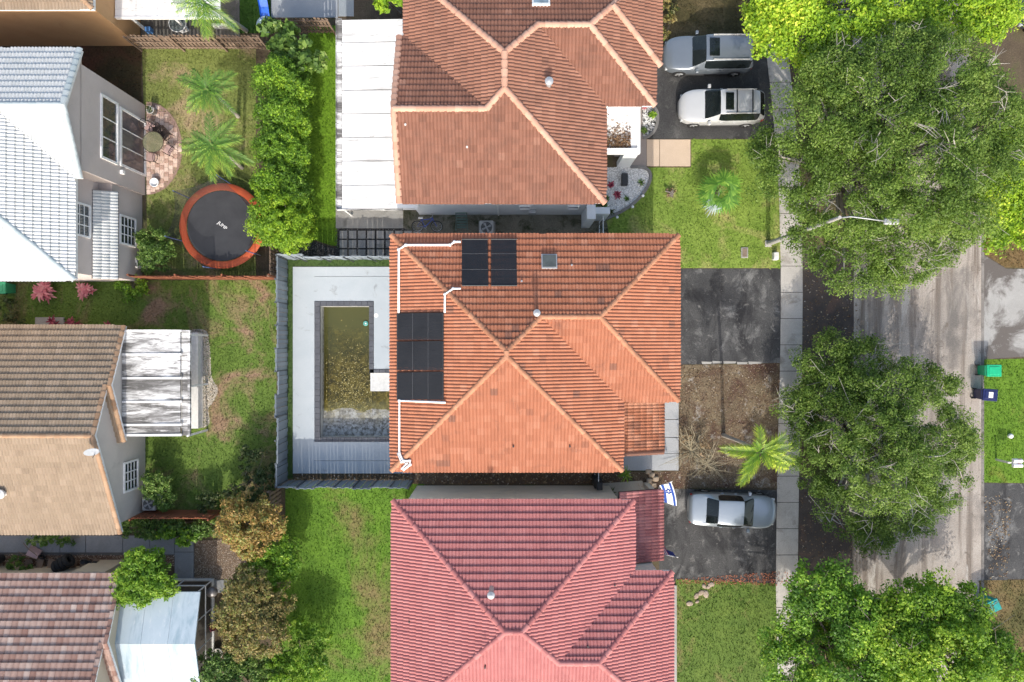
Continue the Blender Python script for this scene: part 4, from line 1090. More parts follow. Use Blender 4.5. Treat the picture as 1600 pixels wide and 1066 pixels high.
# ================================================================ POOL, DECK AND FENCES
M['deck'] = surf('deck_paint', (.40, .45, .485), (.45, .495, .525), .7, .7, patches=[((.48, .51, .54), .8, .62, .76, (4, .35, 1)), ((.25, .265, .275), 1.6, .6, .74, (1, 1, 1))], fine=25, fine_amt=.12, bmp=.1)
X = lambda v: P(v, 0).x
Y = lambda v: P(0, v).y
deck = thing('pool_deck', (X(500), Y(580), 0), 'x', 'x'); bpy.data.objects.remove(deck)
pool_o = [(492, 471), (584, 471), (584, 577), (640, 577), (640, 690), (492, 690)]        # outer edge of coping
dk = MB()
DZ = .045
for a, b, c, d in ((458, 491.6, 417.3, 739.7), (491.6, 644, 432.6, 470.6), (491.6, 644, 417.3, 432), (584.4, 644, 470.6, 576.6), (491.6, 644, 690.4, 719.6), (491.6, 644, 720.2, 739.7), (640.4, 644, 577, 690)):
    dk.box(X(a), X(b), Y(d), Y(c), -.05, DZ)
dk.build('pool_deck', M['deck'], kind='structure')
M['deckbase'] = flat('deck_joint', (.2, .21, .22), .9)
db = MB()
for a, b, c, d in ((458, 491.6, 417, 740), (491.6, 644.6, 417, 470.6), (584.4, 644.6, 470.6, 576.6), (491.6, 644.6, 690.4, 740)):
    db.sheet([(X(a), Y(d), -.02), (X(b), Y(d), -.02), (X(b), Y(c), -.02), (X(a), Y(c), -.02)])
db.build('deck_base', M['deckbase'], kind='structure')
pool = thing('swimming_pool', (X(540), Y(580), 0), 'drained-down swimming pool with murky green water and dark grey coping', 'pool')
M['coping'] = surf('coping', (.085, .09, .105), (.12, .127, .145), 1.5, .7, patches=[((.25, .25, .26), 2.6, .66, .78, (1, 1, 1))], fine=25, fine_amt=.25)
def run(x0, x1, y0, y1, n, horiz):
    for i in range(n):
        if horiz: a = x0 + (x1 - x0) * i / n; b = x0 + (x1 - x0) * (i + 1) / n; q = (X(a) + .004, X(b) - .004, Y(y1), Y(y0))
        else: a = y0 + (y1 - y0) * i / n; b = y0 + (y1 - y0) * (i + 1) / n; q = (X(x0), X(x1), Y(b) + .004, Y(a) - .004)
        MB().bbox(*q, -.05, .075, .012).build('coping_stone', M['coping'], pool)
run(492, 584, 471, 478.6, 10, True); run(492, 500.5, 478.8, 682.8, 22, False); run(577, 584, 478.8, 577, 11, False)
run(584.2, 640, 577, 583, 6, True); run(492, 640, 683, 690, 16, True)
# basin: sloping floor, deep at the far end
def basin_mat():
    m, nt, bs = newmat('pool_plaster')
    g = N(nt, 'ShaderNodeNewGeometry'); sx = N(nt, 'ShaderNodeSeparateXYZ'); nt.links.new(g.outputs['Position'], sx.inputs[0])
    v = wpos(nt)
    base = ramp(nt, tnoise(nt, v, .8, 6, .65), [(.3, (.40, .41, .40)), (.7, (.52, .53, .52))])
    # algae film on everything below the old water line, leaf debris at the shore
    h = N(nt, 'ShaderNodeMath', operation='MULTIPLY_ADD'); h.inputs[1].default_value = .55; nt.links.new(tnoise(nt, v, 2.2, 6, .7), h.inputs[0]); nt.links.new(sx.outputs['Z'], h.inputs[2])
    alg = ramp(nt, h.outputs[0], [(0.0, 0.0), (1.0, 1.0)])
    mr = N(nt, 'ShaderNodeMapRange'); mr.inputs['From Min'].default_value = -.66; mr.inputs['From Max'].default_value = -.36; mr.inputs['To Min'].default_value = 1; mr.inputs['To Max'].default_value = 0
    nt.links.new(h.outputs[0], mr.inputs['Value'])
    algc = ramp(nt, tnoise(nt, v, 2.4, 7, .72, .8), [(.34, (.035, .032, .008)), (.46, (.12, .10, .025)), (.58, (.34, .28, .10)), (.72, (.6, .54, .3))])
    col = mix(nt, mr.outputs[0], base, algc)
    deb = N(nt, 'ShaderNodeMapRange'); deb.inputs['From Min'].default_value = .0; deb.inputs['From Max'].default_value = .3; deb.inputs['To Min'].default_value = 1; deb.inputs['To Max'].default_value = 0
    ab = N(nt, 'ShaderNodeMath', operation='ABSOLUTE'); ad = N(nt, 'ShaderNodeMath', operation='ADD'); ad.inputs[1].default_value = .36
    nt.links.new(h.outputs[0], ad.inputs[0]); nt.links.new(ad.outputs[0], ab.inputs[0]); nt.links.new(ab.outputs[0], deb.inputs['Value'])
    dm = N(nt, 'ShaderNodeMath', operation='MULTIPLY'); nt.links.new(deb.outputs[0], dm.inputs[0])
    nt.links.new(ramp(nt, tnoise(nt, v, 4.5, 7, .8), [(.44, 0.0), (.56, .85)]), dm.inputs[1])
    col = mix(nt, dm.outputs[0], col, (.045, .035, .015))
    nt.links.new(col, bs.inputs['Base Color']); bs.inputs['Roughness'].default_value = .8
    return m
bm_ = basin_mat()
xi0, xi1, xi2, yi0, yi1, yi2 = X(500.5), X(577), X(640), Y(683), Y(583), Y(478.8)
def fl(y): # floor height along the pool
    t = (y - yi0) / (yi2 - yi0)
    return -.58 - .9 * t if t < .22 else -.778 - 1.7 * min(1, (t - .22) / .55)
ba = MB(); nY = 24; nX = 12
def grid(x0, x1, y0, y1, zf, nx, ny):
    vs = [(x0 + (x1 - x0) * i / nx, y0 + (y1 - y0) * j / ny, 0) for j in range(ny + 1) for i in range(nx + 1)]
    vs = [(x, y, zf(x, y)) for x, y, z in vs]
    ba.add(vs, [(j * (nx + 1) + i, j * (nx + 1) + i + 1, (j + 1) * (nx + 1) + i + 1, (j + 1) * (nx + 1) + i) for j in range(ny) for i in range(nx)])
grid(xi0, xi1, yi0, yi2, lambda x, y: fl(y) + .04 * mnoise.noise((x, y, 0)), nX, nY); grid(xi1, xi2, yi0, yi1, lambda x, y: fl(y) + .05 * mnoise.noise((x * 1.3, y * 1.3, 3)), 8, 12)
for a, b in (((xi0, yi0), (xi0, yi2)), ((xi0, yi2), (xi1, yi2)), ((xi1, yi2), (xi1, yi1)), ((xi1, yi1), (xi2, yi1)), ((xi2, yi1), (xi2, yi0)), ((xi2, yi0), (xi0, yi0))):
    ba.sheet([(a[0], a[1], -2.4), (b[0], b[1], -2.4), (b[0], b[1], .02), (a[0], a[1], .02)])
ba.build('basin', bm_, pool)
wl = -.76
def water_mat():
    m, nt, bs = newmat('murky_water')
    tr = N(nt, 'ShaderNodeBsdfTransparent'); tr.inputs['Color'].default_value = (.88, .84, .55, 1)
    df = N(nt, 'ShaderNodeBsdfDiffuse'); df.inputs['Color'].default_value = (.075, .078, .026, 1)
    gl = N(nt, 'ShaderNodeBsdfGlossy'); gl.inputs['Roughness'].default_value = .08
    g = N(nt, 'ShaderNodeNewGeometry'); sx = N(nt, 'ShaderNodeSeparateXYZ'); nt.links.new(g.outputs['Position'], sx.inputs[0])
    # silt is thicker towards the deep end
    mr = N(nt, 'ShaderNodeMapRange'); mr.inputs['From Min'].default_value = yi0 + 3.4; mr.inputs['From Max'].default_value = yi2 - 0.9; mr.inputs['To Min'].default_value = .12; mr.inputs['To Max'].default_value = .92
    ad = N(nt, 'ShaderNodeMath', operation='MULTIPLY_ADD'); ad.inputs[1].default_value = 3.0; nt.links.new(tnoise(nt, wpos(nt), .9, 5, .7), ad.inputs[0]); nt.links.new(sx.outputs['Y'], ad.inputs[2])
    sb = N(nt, 'ShaderNodeMath', operation='SUBTRACT'); sb.inputs[1].default_value = 1.5; nt.links.new(ad.outputs[0], sb.inputs[0]); nt.links.new(sb.outputs[0], mr.inputs['Value'])
    m1 = N(nt, 'ShaderNodeMixShader'); nt.links.new(mr.outputs[0], m1.inputs[0]); nt.links.new(tr.outputs[0], m1.inputs[1]); nt.links.new(df.outputs[0], m1.inputs[2])
    m2 = N(nt, 'ShaderNodeMixShader'); m2.inputs[0].default_value = .04; nt.links.new(m1.outputs[0], m2.inputs[1]); nt.links.new(gl.outputs[0], m2.inputs[2])
    nt.links.new(m2.outputs[0], nt.nodes['Material Output'].inputs['Surface']); return m
MB().sheet([(xi0, Y(650), wl), (xi1, Y(650), wl), (xi1, yi2, wl), (xi0, yi2, wl)]).sheet([(xi1, Y(650), wl), (xi2, Y(650), wl), (xi2, yi1, wl), (xi1, yi1, wl)]).build('water', water_mat(), pool)
MB().box(xi1, xi2, Y(612), yi1 - .002, -1.1, -.3).build('step', flat('pool_white', (.56, .57, .56), .7), pool)
def flat_leaves(pts, z, size):
    n = len(pts); th = RNG.random(n) * 6.283; s = size * (.5 + RNG.random(n) * 1.2)
    a = np.stack([np.cos(th), np.sin(th)], 1) * s[:, None]; b = np.stack([-np.sin(th), np.cos(th)], 1) * s[:, None] * .6
    V = np.zeros((n, 4, 3), np.float32)
    for k, q in enumerate((-a, -b, a, b)): V[:, k, :2] = pts + q
    V[:, :, 2] = z + RNG.random(n)[:, None] * .008
    return V.reshape(-1, 3), np.arange(4 * n).reshape(n, 4), np.repeat(RNG.random(n), 4)
# leaves and scum floating by the shore
V_, F_, T_ = flat_leaves(np.stack([RNG.normal((xi0 + xi1) / 2 + .2, .72, 2600).clip(xi0 + .15, xi1 - .05), RNG.normal(Y(612), 1.25, 2600).clip(Y(646), Y(500))], 1), wl + .006, .021)
o_ = link('floating_debris', mesh_np('floating_debris', V_, F_, leafmat('scum', [(0, (.04, .038, .01)), (.45, (.19, .16, .045)), (.8, (.44, .37, .14)), (1, (.66, .6, .32))], 0, .8), {'tint': T_}))
tag(o_, 'golden leaf debris floating in the murky pool water', 'debris', kind='stuff')
fl_ = thing('pool_floater', (X(567), Y(505), wl), 'small round turquoise chlorine floater drifting in the green pool', 'floater'); fb_ = LOC[fl_.name]
MB().ring(fb_ + Vector((0, 0, .03)), .10, .045, 20, 8).build('float_ring', flat('floater_aqua', (.12, .42, .38), .4), fl_, True)
MB().lathe(fb_, [(.03, -.1), (.05, 0), (.05, .06), (.02, .08)], 12).build('cartridge', M['white'], fl_, True)
MB().lathe((X(588), Y(493), DZ - .001), [(.12, 0), (.12, .012), (.1, .016)], 20).build('skimmer_lid', M['white'], label='round white skimmer lid in the deck beside the pool', cat='lid')
MB().lathe((X(596), Y(483), DZ - .001), [(.05, 0), (.05, .012), (.04, .014)], 14).build('deck_cap', M['grey_metal'], label='small grey drain cap in the deck beside the pool', cat='cap')
# green strip round the deck
gs = wpoly([(449, 406), (644, 406), (644, 416.7), (457.5, 416.7), (457.5, 748), (449, 748)])
lawn(None, (.06, .115, .03), (.085, .14, .04), (.09, .09, .05), .6, .8, 'narrow green turf strip between the pool deck and the grey fence', dens=200, world_poly=gs, h=.05)
litter([(458, 741), (640, 741), (640, 750), (458, 750)], 140, .06, M['litter'], 'dark leaf litter along the foot of the grey fence beside the deck')
# grey panel fence round the pool
M['fence_dark'] = flat('fence_post', (.075, .085, .095), .5)
M['fence_grey'] = surf('fence_grey', (.20, .235, .27), (.26, .30, .335), .8, .55, patches=[((.36, .39, .42), 1.0, .62, .78, (1, 1, .4))], fine=30, fine_amt=.12, bmp=.1)
FG = [M['fence_grey'], surf('fence_grey_b', (.155, .185, .215), (.21, .245, .275), .8, .5, fine=30, fine_amt=.12, bmp=.1), surf('fence_grey_c', (.24, .28, .31), (.31, .35, .38), .8, .5, fine=30, fine_amt=.12, bmp=.1)]
def grey_fence(a, b, n, label, facing, post_every=1):
    a, b = Vector(a), Vector(b); d = (b - a); L = d.length; d.normalize(); nrm = Vector((-d.y, d.x, 0)) * facing
    f = thing('panel_fence', (a + b) / 2, label, 'fence')
    for i in range(n):
        p = a + d * (L * i / n); q = a + d * (L * (i + 1) / n - .015); tilt = random.uniform(-.08, .10); hh = 1.93 + random.uniform(-.06, .06)
        mb = MB(); nb = 5
        for k in range(nb):
            s0 = p + (q - p) * (k / nb); s1 = p + (q - p) * ((k + .93) / nb); o = nrm * (.03 if k % 2 else .0)
            top = nrm * tilt
            vs = [s0 + o, s1 + o, s1 + o + nrm * .02, s0 + o + nrm * .02]
            mb.add([v + Vector((0, 0, .04)) for v in vs] + [v + top + Vector((0, 0, hh)) for v in vs], [(0, 3, 2, 1), (4, 5, 6, 7), (0, 1, 5, 4), (1, 2, 6, 5), (2, 3, 7, 6), (3, 0, 4, 7)])
        mb.build('panel', random.choice(FG), f)
        r = MB(); z0 = hh - .06
        r.tube([p + nrm * (tilt + .045) + Vector((0, 0, z0)), q + nrm * (tilt + .045) + Vector((0, 0, z0))], .03, 4); r.build('rail', M['fence_grey'], f)
        MB().box(p.x - .04, p.x + .04, p.y - .04, p.y + .04, 0, hh + .03).build('post', M['fence_dark'], f)
    return f
fx, fyN, fyS = -12.64, 4.55, -7.8
grey_fence((fx, fyS, 0), (fx, fyN, 0), 10, 'long grey panel fence between the pool deck and the patchy yard', -1)
grey_fence((fx + .05, fyN + .05, 0), (-5.5, fyN + .05, 0), 5, 'grey panel fence between the pool deck and the stepping stones', -1)
grey_fence((-5.55, fyS - .05, 0), (fx + .05, fyS - .05, 0), 7, 'grey panel fence between the pool deck and the bright green yard', -1)
for x, y, x2, y2 in ((462, 402, 480, 409), (500, 402, 517, 409), (537, 402, 553, 409), (574, 402, 589, 409)):
    a, b = P(x, y, 1.9), P(x2, y2, .6)
    MB().tube([a, b], .03, 6).build('fence_brace', M['dark'], label='thin dark diagonal brace leaning inside the grey fence by the stepping stones', cat='brace', group='braces of the grey fence')
# wooden fences
M['wood'] = surf('fence_wood', (.20, .14, .10), (.32, .235, .175), 1.5, .9, patches=[((.40, .33, .27), 2, .62, .75, (1, 1, .3))], fine=30, fine_amt=.35)
M['wood_red'] = surf('fence_wood_red', (.24, .085, .045), (.34, .13, .07), 1.5, .9, patches=[((.13, .06, .04), 2, .6, .75, (1, 1, .3))], fine=30, fine_amt=.3)
def picket_fence(a, b, label, m, h=1.8, pw=.14, gap=.05, side=1, lattice=False):
    a, b = Vector((*a, 0)), Vector((*b, 0)); d = b - a; L = d.length; d.normalize(); n = Vector((-d.y, d.x, 0)) * side
    f = thing('picket_fence', (a + b) / 2, label, 'fence'); off = LOC[f.name]
    k = max(1, int(L / (pw + gap)))
    me = mesh_cache(('pk', pw, h, m.name), lambda q: MB().add([(-pw / 2, 0, .05), (pw / 2, 0, .05), (pw / 2, .02, .05), (-pw / 2, .02, .05), (-pw / 2, 0, h - .06), (pw / 2, 0, h - .06), (pw / 2, .02, h - .06), (-pw / 2, .02, h - .06), (-pw / 4, 0, h), (pw / 4, 0, h), (pw / 4, .02, h), (-pw / 4, .02, h)],
        [(0, 3, 2, 1), (0, 1, 5, 4), (1, 2, 6, 5), (2, 3, 7, 6), (3, 0, 4, 7), (4, 5, 9, 8), (5, 6, 10, 9), (6, 7, 11, 10), (7, 4, 8, 11), (8, 9, 10, 11)]).mesh('picket', m))
    ang = math.atan2(d.y, d.x)
    for i in range(k):
        p = a + d * (L * (i + .5) / k)
        o = link('picket', me, f); o.location = p - off; o.rotation_euler = (random.uniform(-.02, .02), random.uniform(-.015, .015), ang); o.scale = (1, 1, random.uniform(.97, 1.02))
    for z in (.35, h * .55, h - .25):
        r = MB(); s0, s1 = a + n * .03 + Vector((0, 0, z)), b + n * .03 + Vector((0, 0, z))
        vs = [s0, s1, s1 + n * .045, s0 + n * .045]
        r.add(vs + [v + Vector((0, 0, .09)) for v in vs], [(0, 3, 2, 1), (4, 5, 6, 7), (0, 1, 5, 4), (1, 2, 6, 5), (2, 3, 7, 6), (3, 0, 4, 7)]).build('rail', m, f)
    np_ = max(2, int(L / 2.2) + 1)
    for i in range(np_):
        p = a + d * (L * i / (np_ - 1)) + n * .1
        MB().box(p.x - .045, p.x + .045, p.y - .045, p.y + .045, 0, h + .04).build('post', m, f)
    return f
picket_fence((-20.8, 16.4), (-13.6, 16.4), 'weathered brown picket fence between the orange wall and the tall hedge', M['wood'], gap=.07, side=-1)
picket_fence((-12.7, 17.3), (-9.9, 17.3), 'short brown picket fence between the hedge and the white panel patio roof', M['wood'], gap=.06, side=-1)
picket_fence((-20.6, 3.45), (-13.05, 3.45), 'reddish brown picket fence between the trampoline and the patchy yard', M['wood_red'], gap=.012, side=1)
picket_fence((-20.5, -9.5), (-16.3, -9.5), 'reddish brown picket fence next to the brown house and the copper leaved tree', M['wood_red'], gap=.012, side=-1)
picket_fence((-12.98, 3.5), (-12.98, 6.2), 'brown picket fence next to the trampoline, running up to the hedge', M['wood'], gap=.09, side=1)
picket_fence((-12.98, -14.5), (-12.98, -8.1), 'brown picket fence next to the copper leaved tree, running to the grey pool fence', M['wood'], gap=.09, side=1)
# side gates
def bar_gate(loc, length, label, rz=0):
    g_ = thing('gate', loc, label, 'gate', rz=rz)
    fr_ = MB(); fr_.box(0, .05, -.025, .025, .05, 1.75); fr_.box(length - .05, length, -.025, .025, .05, 1.75); fr_.box(.05, length - .05, -.02, .02, 1.68, 1.74); fr_.box(.05, length - .05, -.02, .02, .1, .16); fr_.build('frame', M['white'], g_, local=True)
    for i in range(6): x = .05 + (length - .1) * (i + .5) / 6; MB().box(x - .012, x + .012, -.012, .012, .16, 1.68).build('bar', M['dark'], g_, local=True)
bar_gate((4.9, 5.1, 0), 1.6, 'white and black metal gate between the orange house and the terracotta house', math.pi / 2)
bar_gate((4.65, -7.9, 0), 1.9, 'white framed gate between the orange house and the beige wall', math.pi / 2)
MB().bbox(4.5, 4.9, -8.05, -7.5, 0, 1.2, .02).bbox(4.55, 4.85, -7.98, -7.57, 1.2, 1.9, .02).build('meter_cabinet', M['dark'], label='dark utility cabinet beside the white framed gate', cat='cabinet')
# ================================================================ VEGETATION
def leaf_cloud(centres, radii, n_per, size, aspect=.5, up=.5, tint_c=None, squash=.7):
    """diamond leaves gathered round clump centres; returns V,F,T"""
    C = np.repeat(centres, n_per, 0); R = np.repeat(radii, n_per); n = len(C)
    d = RNG.normal(0, 1, (n, 3)); d /= np.linalg.norm(d, axis=1)[:, None] + 1e-9
    r = np.power(RNG.random(n), .45) * R
    p = C + d * r[:, None] * np.array([1, 1, squash])
    nrm = d * .7 + RNG.normal(0, .55, (n, 3)); nrm[:, 2] += up; nrm /= np.linalg.norm(nrm, axis=1)[:, None]
    t = np.cross(nrm, RNG.normal(0, 1, (n, 3))); t /= np.linalg.norm(t, axis=1)[:, None] + 1e-9
    b = np.cross(nrm, t); s = size * (.4 + 1.15 * RNG.random(n))
    V = np.zeros((n, 4, 3), np.float32)
    V[:, 0] = p - t * s[:, None]; V[:, 1] = p - b * (s * aspect)[:, None] - nrm * (.12 * s)[:, None]; V[:, 2] = p + t * s[:, None]; V[:, 3] = p + b * (s * aspect)[:, None] - nrm * (.12 * s)[:, None]
    tc = RNG.random(len(centres)) if tint_c is None else tint_c
    T = np.clip(np.repeat(tc, n_per) * .65 + RNG.normal(.18, .16, n), 0, 1)
    return V.reshape(-1, 3), np.arange(4 * n).reshape(n, 4), np.repeat(T, 4)

def lobes_px(L, zf=.55):
    """[(px,py,r_px,z)] -> world lobe centres and radii"""
    out = []
    for px, py, r, z in L:
        c = P(px, py, z); out.append((c, r * (HC - z) / FP))
    return out

def tree(name, label, cat, base, lobes, mat, dens, n_per, size, clump=.42, bark=None, group=None, trunk_r=.22, flat_=.55, aspect=.5, limbs=26, up=.5, twigs=0, hollow=.45, fork=.35, gap=None, top_twigs=0):
    base = Vector((base[0], base[1], 0))
    t = thing(name, base, label, cat, group)
    cen = []
    for c, r in lobes:
        k = max(3, int(dens * r * r * 3.14))
        d = RNG.normal(0, 1, (k, 3)); d /= np.linalg.norm(d, axis=1)[:, None]; d[:, 2] = np.where(d[:, 2] < -.35, -d[:, 2], d[:, 2])
        q = np.array(c[:]) + d * (r * (hollow + (1 - hollow) * np.power(RNG.random(k), .5)))[:, None] * np.array([1, 1, flat_])
        cen.append(q)
    cen = np.concatenate(cen); cen[:, 2] = np.maximum(cen[:, 2], .25)
    if gap is not None:
        cen = np.array([c for c in cen if mnoise.noise((c[0] * .62, c[1] * .62, c[2] * .3 + base.x)) > gap])
    rad = clump * (.6 + .8 * RNG.random(len(cen)))
    tc = np.array([.5 + .5 * mnoise.noise((c[0] * .5, c[1] * .5, c[2] * .5)) + RNG.normal(0, .18) for c in cen]).clip(0, 1)
    V, F, T = leaf_cloud(cen, rad, n_per, size, aspect, up, tc)
    V[:, 2] = np.maximum(V[:, 2], .02)
    link('crown', mesh_np('crown', V - np.array(base[:]), F, mat, {'tint': T}), t)
    mid = Vector(np.mean(np.array([c[:] for c, r in lobes]), 0)); bark = bark or M['trunk']
    zf = max(.3, mid.z * fork); fk = Vector((base.x + (mid.x - base.x) * fork, base.y + (mid.y - base.y) * fork, zf))
    mb = MB(); mb.tube([base - Vector((0, 0, .1)), base + Vector((0, 0, .15)), (base + fk) / 2 + Vector((.05, -.04, 0)), fk], [trunk_r * 1.35, trunk_r * 1.1, trunk_r, trunk_r * .85], 9)
    idx = RNG.choice(len(cen), min(limbs, len(cen)), replace=False)
    for i in idx:
        e = Vector(cen[i]); m1 = fk + (e - fk) * .5 + Vector((RNG.normal(0, .12), RNG.normal(0, .12), .12 * (e - fk).length))
        mb.tube([fk - Vector((0, 0, .05)), fk + (m1 - fk) * .5, m1, m1 + (e - m1) * .6, e], [trunk_r * .55, trunk_r * .4, trunk_r * .27, trunk_r * .17, .012], 5, False)
        for s in range(twigs):
            o = m1 + (e - m1) * RNG.random(); e2 = o + Vector((RNG.normal(0, .6), RNG.normal(0, .6), abs(RNG.normal(.25, .25))))
            mb.tube([o, (o + e2) / 2 + Vector((RNG.normal(0, .06), RNG.normal(0, .06), .04)), e2], [trunk_r * .14, .016, .006], 4, False)
    for i in RNG.choice(len(cen), min(top_twigs, len(cen)), replace=False):
        o = Vector(cen[i]) + Vector((0, 0, -.25)); a = RNG.random() * 6.283; l = RNG.uniform(.5, 1.3)
        for k in range(3):
            a2 = a + RNG.normal(0, .5); e = o + Vector((math.cos(a2) * l, math.sin(a2) * l, RNG.uniform(.35, .8))); m1 = (o + e) / 2 + Vector((RNG.normal(0, .1), RNG.normal(0, .1), .15))
            mb.tube([o, m1, e], [.022, .014, .005], 4, False)
            e2 = m1 + Vector((RNG.normal(0, .3), RNG.normal(0, .3), RNG.uniform(.1, .3))); mb.tube([m1, e2], [.012, .004], 4, False)
    mb.build('trunk', bark, t)
    return t

L_OAK = leafmat('oak_leaves', [(0, (.062, .115, .02)), (.4, (.135, .23, .036)), (.75, (.215, .325, .055)), (1, (.31, .40, .10))], .42)
L_LIME2 = leafmat('fresh_green_leaves', [(0, (.07, .16, .018)), (.4, (.18, .34, .026)), (.75, (.32, .49, .04)), (1, (.48, .61, .075))], .42)
L_LIME = leafmat('lime_leaves', [(0, (0.078, 0.172, 0.019)), (.4, (0.234, 0.406, 0.028)), (.75, (0.468, 0.655, 0.047)), (1, (0.780, 0.800, 0.109))], .42)
L_HEDGE = leafmat('hedge_leaves', [(0, (0.054, 0.121, 0.019)), (.4, (0.121, 0.243, 0.027)), (.75, (0.243, 0.432, 0.034)), (1, (0.459, 0.648, 0.054))], .38)
L_HEDGE2 = leafmat('hedge_leaves_bright', [(0, (0.075, 0.163, 0.018)), (.4, (0.175, 0.325, 0.025)), (.75, (0.312, 0.488, 0.031)), (1, (0.525, 0.675, 0.062))], .4)
L_BUSH = leafmat('bush_leaves', [(0, (0.045, 0.090, 0.024)), (.5, (0.112, 0.210, 0.038)), (.85, (0.240, 0.360, 0.075)), (1, (0.450, 0.540, 0.180))], .35)
L_BRIGHT = leafmat('bright_bush_leaves', [(0, (0.068, 0.162, 0.019)), (.5, (0.176, 0.338, 0.027)), (1, (0.432, 0.581, 0.068))], .4)
L_CROTON = leafmat('copper_leaves', [(0, (.09, .12, .03)), (.3, (.20, .20, .05)), (.5, (.40, .25, .08)), (.68, (.52, .34, .11)), (.82, (.30, .38, .08)), (1, (.58, .54, .22))], .35)
L_CROTON2 = leafmat('dull_copper_leaves', [(0, (.07, .10, .03)), (.35, (.20, .18, .055)), (.55, (.36, .26, .10)), (.7, (.22, .30, .06)), (.85, (.40, .31, .13)), (1, (.48, .46, .2))], .35)
L_DARK = leafmat('shade_leaves', [(0, (0.033, 0.058, 0.019)), (.6, (0.078, 0.117, 0.033)), (1, (0.143, 0.130, 0.052))], .3)
L_PINK = leafmat('pink_leaves', [(0, (.35, .08, .10)), (.5, (.62, .20, .23)), (1, (.75, .40, .38))], .3)
L_RED = leafmat('red_leaves_ti', [(0, (.16, .02, .04)), (.5, (.34, .05, .09)), (1, (.5, .13, .17))], .3)
L_PALM = leafmat('palm_leaves', [(0, (0.060, 0.156, 0.022)), (.4, (0.180, 0.324, 0.030)), (.75, (0.384, 0.516, 0.042)), (1, (0.624, 0.672, 0.096))], .35)
L_PALM2 = leafmat('yard_palm_leaves', [(0, (0.047, 0.135, 0.027)), (.45, (0.128, 0.270, 0.041)), (.8, (0.297, 0.446, 0.061)), (1, (0.567, 0.648, 0.121))], .35)
L_FAN = leafmat('fan_palm_leaves', [(0, (0.075, 0.195, 0.030)), (.6, (0.150, 0.330, 0.045)), (1, (0.300, 0.480, 0.075))], .35)
L_DRYF = leafmat('dry_frond', [(0, (.2, .12, .06)), (1, (.4, .3, .17))], .2)

# street trees
tree('oak_tree', 'large grey-green oak over the verge and street, lamp arm showing through its crown', 'tree', (17.3, 8.6),
     lobes_px([(1230, 270, 62, 5.2), (1200, 235, 38, 5), (1290, 190, 85, 7), (1380, 160, 90, 7.5), (1470, 130, 85, 7.5), (1530, 190, 80, 7), (1330, 290, 90, 6.2), (1430, 260, 110, 7.8), (1520, 290, 80, 7.5), (1270, 370, 50, 4.2), (1340, 400, 62, 4.8), (1420, 370, 76, 5.4), (1480, 340, 60, 6), (1385, 430, 36, 4.8), (1300, 120, 60, 7), (1400, 100, 70, 7)]),
     L_OAK, 6.2, 165, .05, .46, trunk_r=.34, limbs=90, twigs=5, bark=M['twig'], flat_=.55, up=.8, gap=-.44, top_twigs=70)
tree('oak_tree', 'round grey-green oak standing alone over sidewalk and street', 'tree', (18.4, -5.2),
     lobes_px([(1290, 565, 46, 2.3), (1340, 585, 60, 3.0), (1250, 640, 38, 1.9), (1300, 650, 68, 2.6), (1390, 640, 84, 4.0), (1455, 615, 46, 3.2), (1470, 680, 54, 3.6), (1385, 710, 92, 4.6), (1290, 715, 58, 2.7), (1335, 780, 62, 3.2), (1410, 780, 66, 3.8), (1465, 750, 46, 3.4), (1370, 832, 36, 3.0), (1500, 700, 30, 3.0)]),
     L_OAK, 6.5, 170, .05, .44, trunk_r=.3, limbs=80, twigs=5, bark=M['twig'], flat_=.55, up=.8, gap=-.42, top_twigs=60)
tree('street_tree', 'lime green street tree overhanging the grey sport utility car', 'tree', (15.2, 18.6),
     lobes_px([(1206, 56, 38, 5.5), (1252, 50, 60, 6.2), (1212, 15, 48, 6), (1320, 30, 58, 6.5), (1280, 95, 36, 5.5), (1390, 15, 50, 6.5), (1440, 35, 40, 6), (1260, -30, 70, 7)]),
     L_LIME, 9, 110, .065, .48, trunk_r=.22, aspect=.6, limbs=30, flat_=.6, up=.9, gap=-.42)
tree('street_tree', 'yellow-green tree beside the dark blue car across the street', 'tree', (24.2, 17.6),
     lobes_px([(1540, 25, 45, 6), (1500, 20, 40, 6), (1570, 15, 22, 5.5), (1530, -40, 60, 6.5)]), L_LIME, 9, 110, .065, .45, trunk_r=.18, aspect=.6, limbs=20, up=.8)
tree('street_tree', 'bright green tree above the brown dry verge across the street', 'tree', (25.8, 8.0),
     lobes_px([(1590, 250, 50, 5.5), (1575, 310, 55, 5.5), (1620, 330, 60, 5.5), (1560, 350, 36, 4.6), (1595, 200, 40, 5.5)]), L_LIME, 9, 110, .065, .45, trunk_r=.18, aspect=.6, limbs=20, up=.8)
tree('street_tree', 'dark to lime green tree beside the dull olive front lawn', 'tree', (17.5, -16.2),
     lobes_px([(1290, 940, 66, 5.2), (1230, 985, 44, 4.5), (1240, 1045, 52, 5), (1330, 980, 62, 5.6), (1320, 1050, 70, 6), (1265, 1100, 60, 5), (1290, 945, 60, 2.8), (1340, 985, 60, 3)]),
     leafmat('mid_green_leaves', [(0, (0.060, 0.144, 0.019)), (.45, (0.144, 0.300, 0.029)), (.8, (0.300, 0.504, 0.042)), (1, (0.540, 0.696, 0.084))], .38), 6.5, 120, .062, .42, trunk_r=.2, aspect=.6, limbs=50, twigs=3, up=.9, gap=-.42, top_twigs=40)
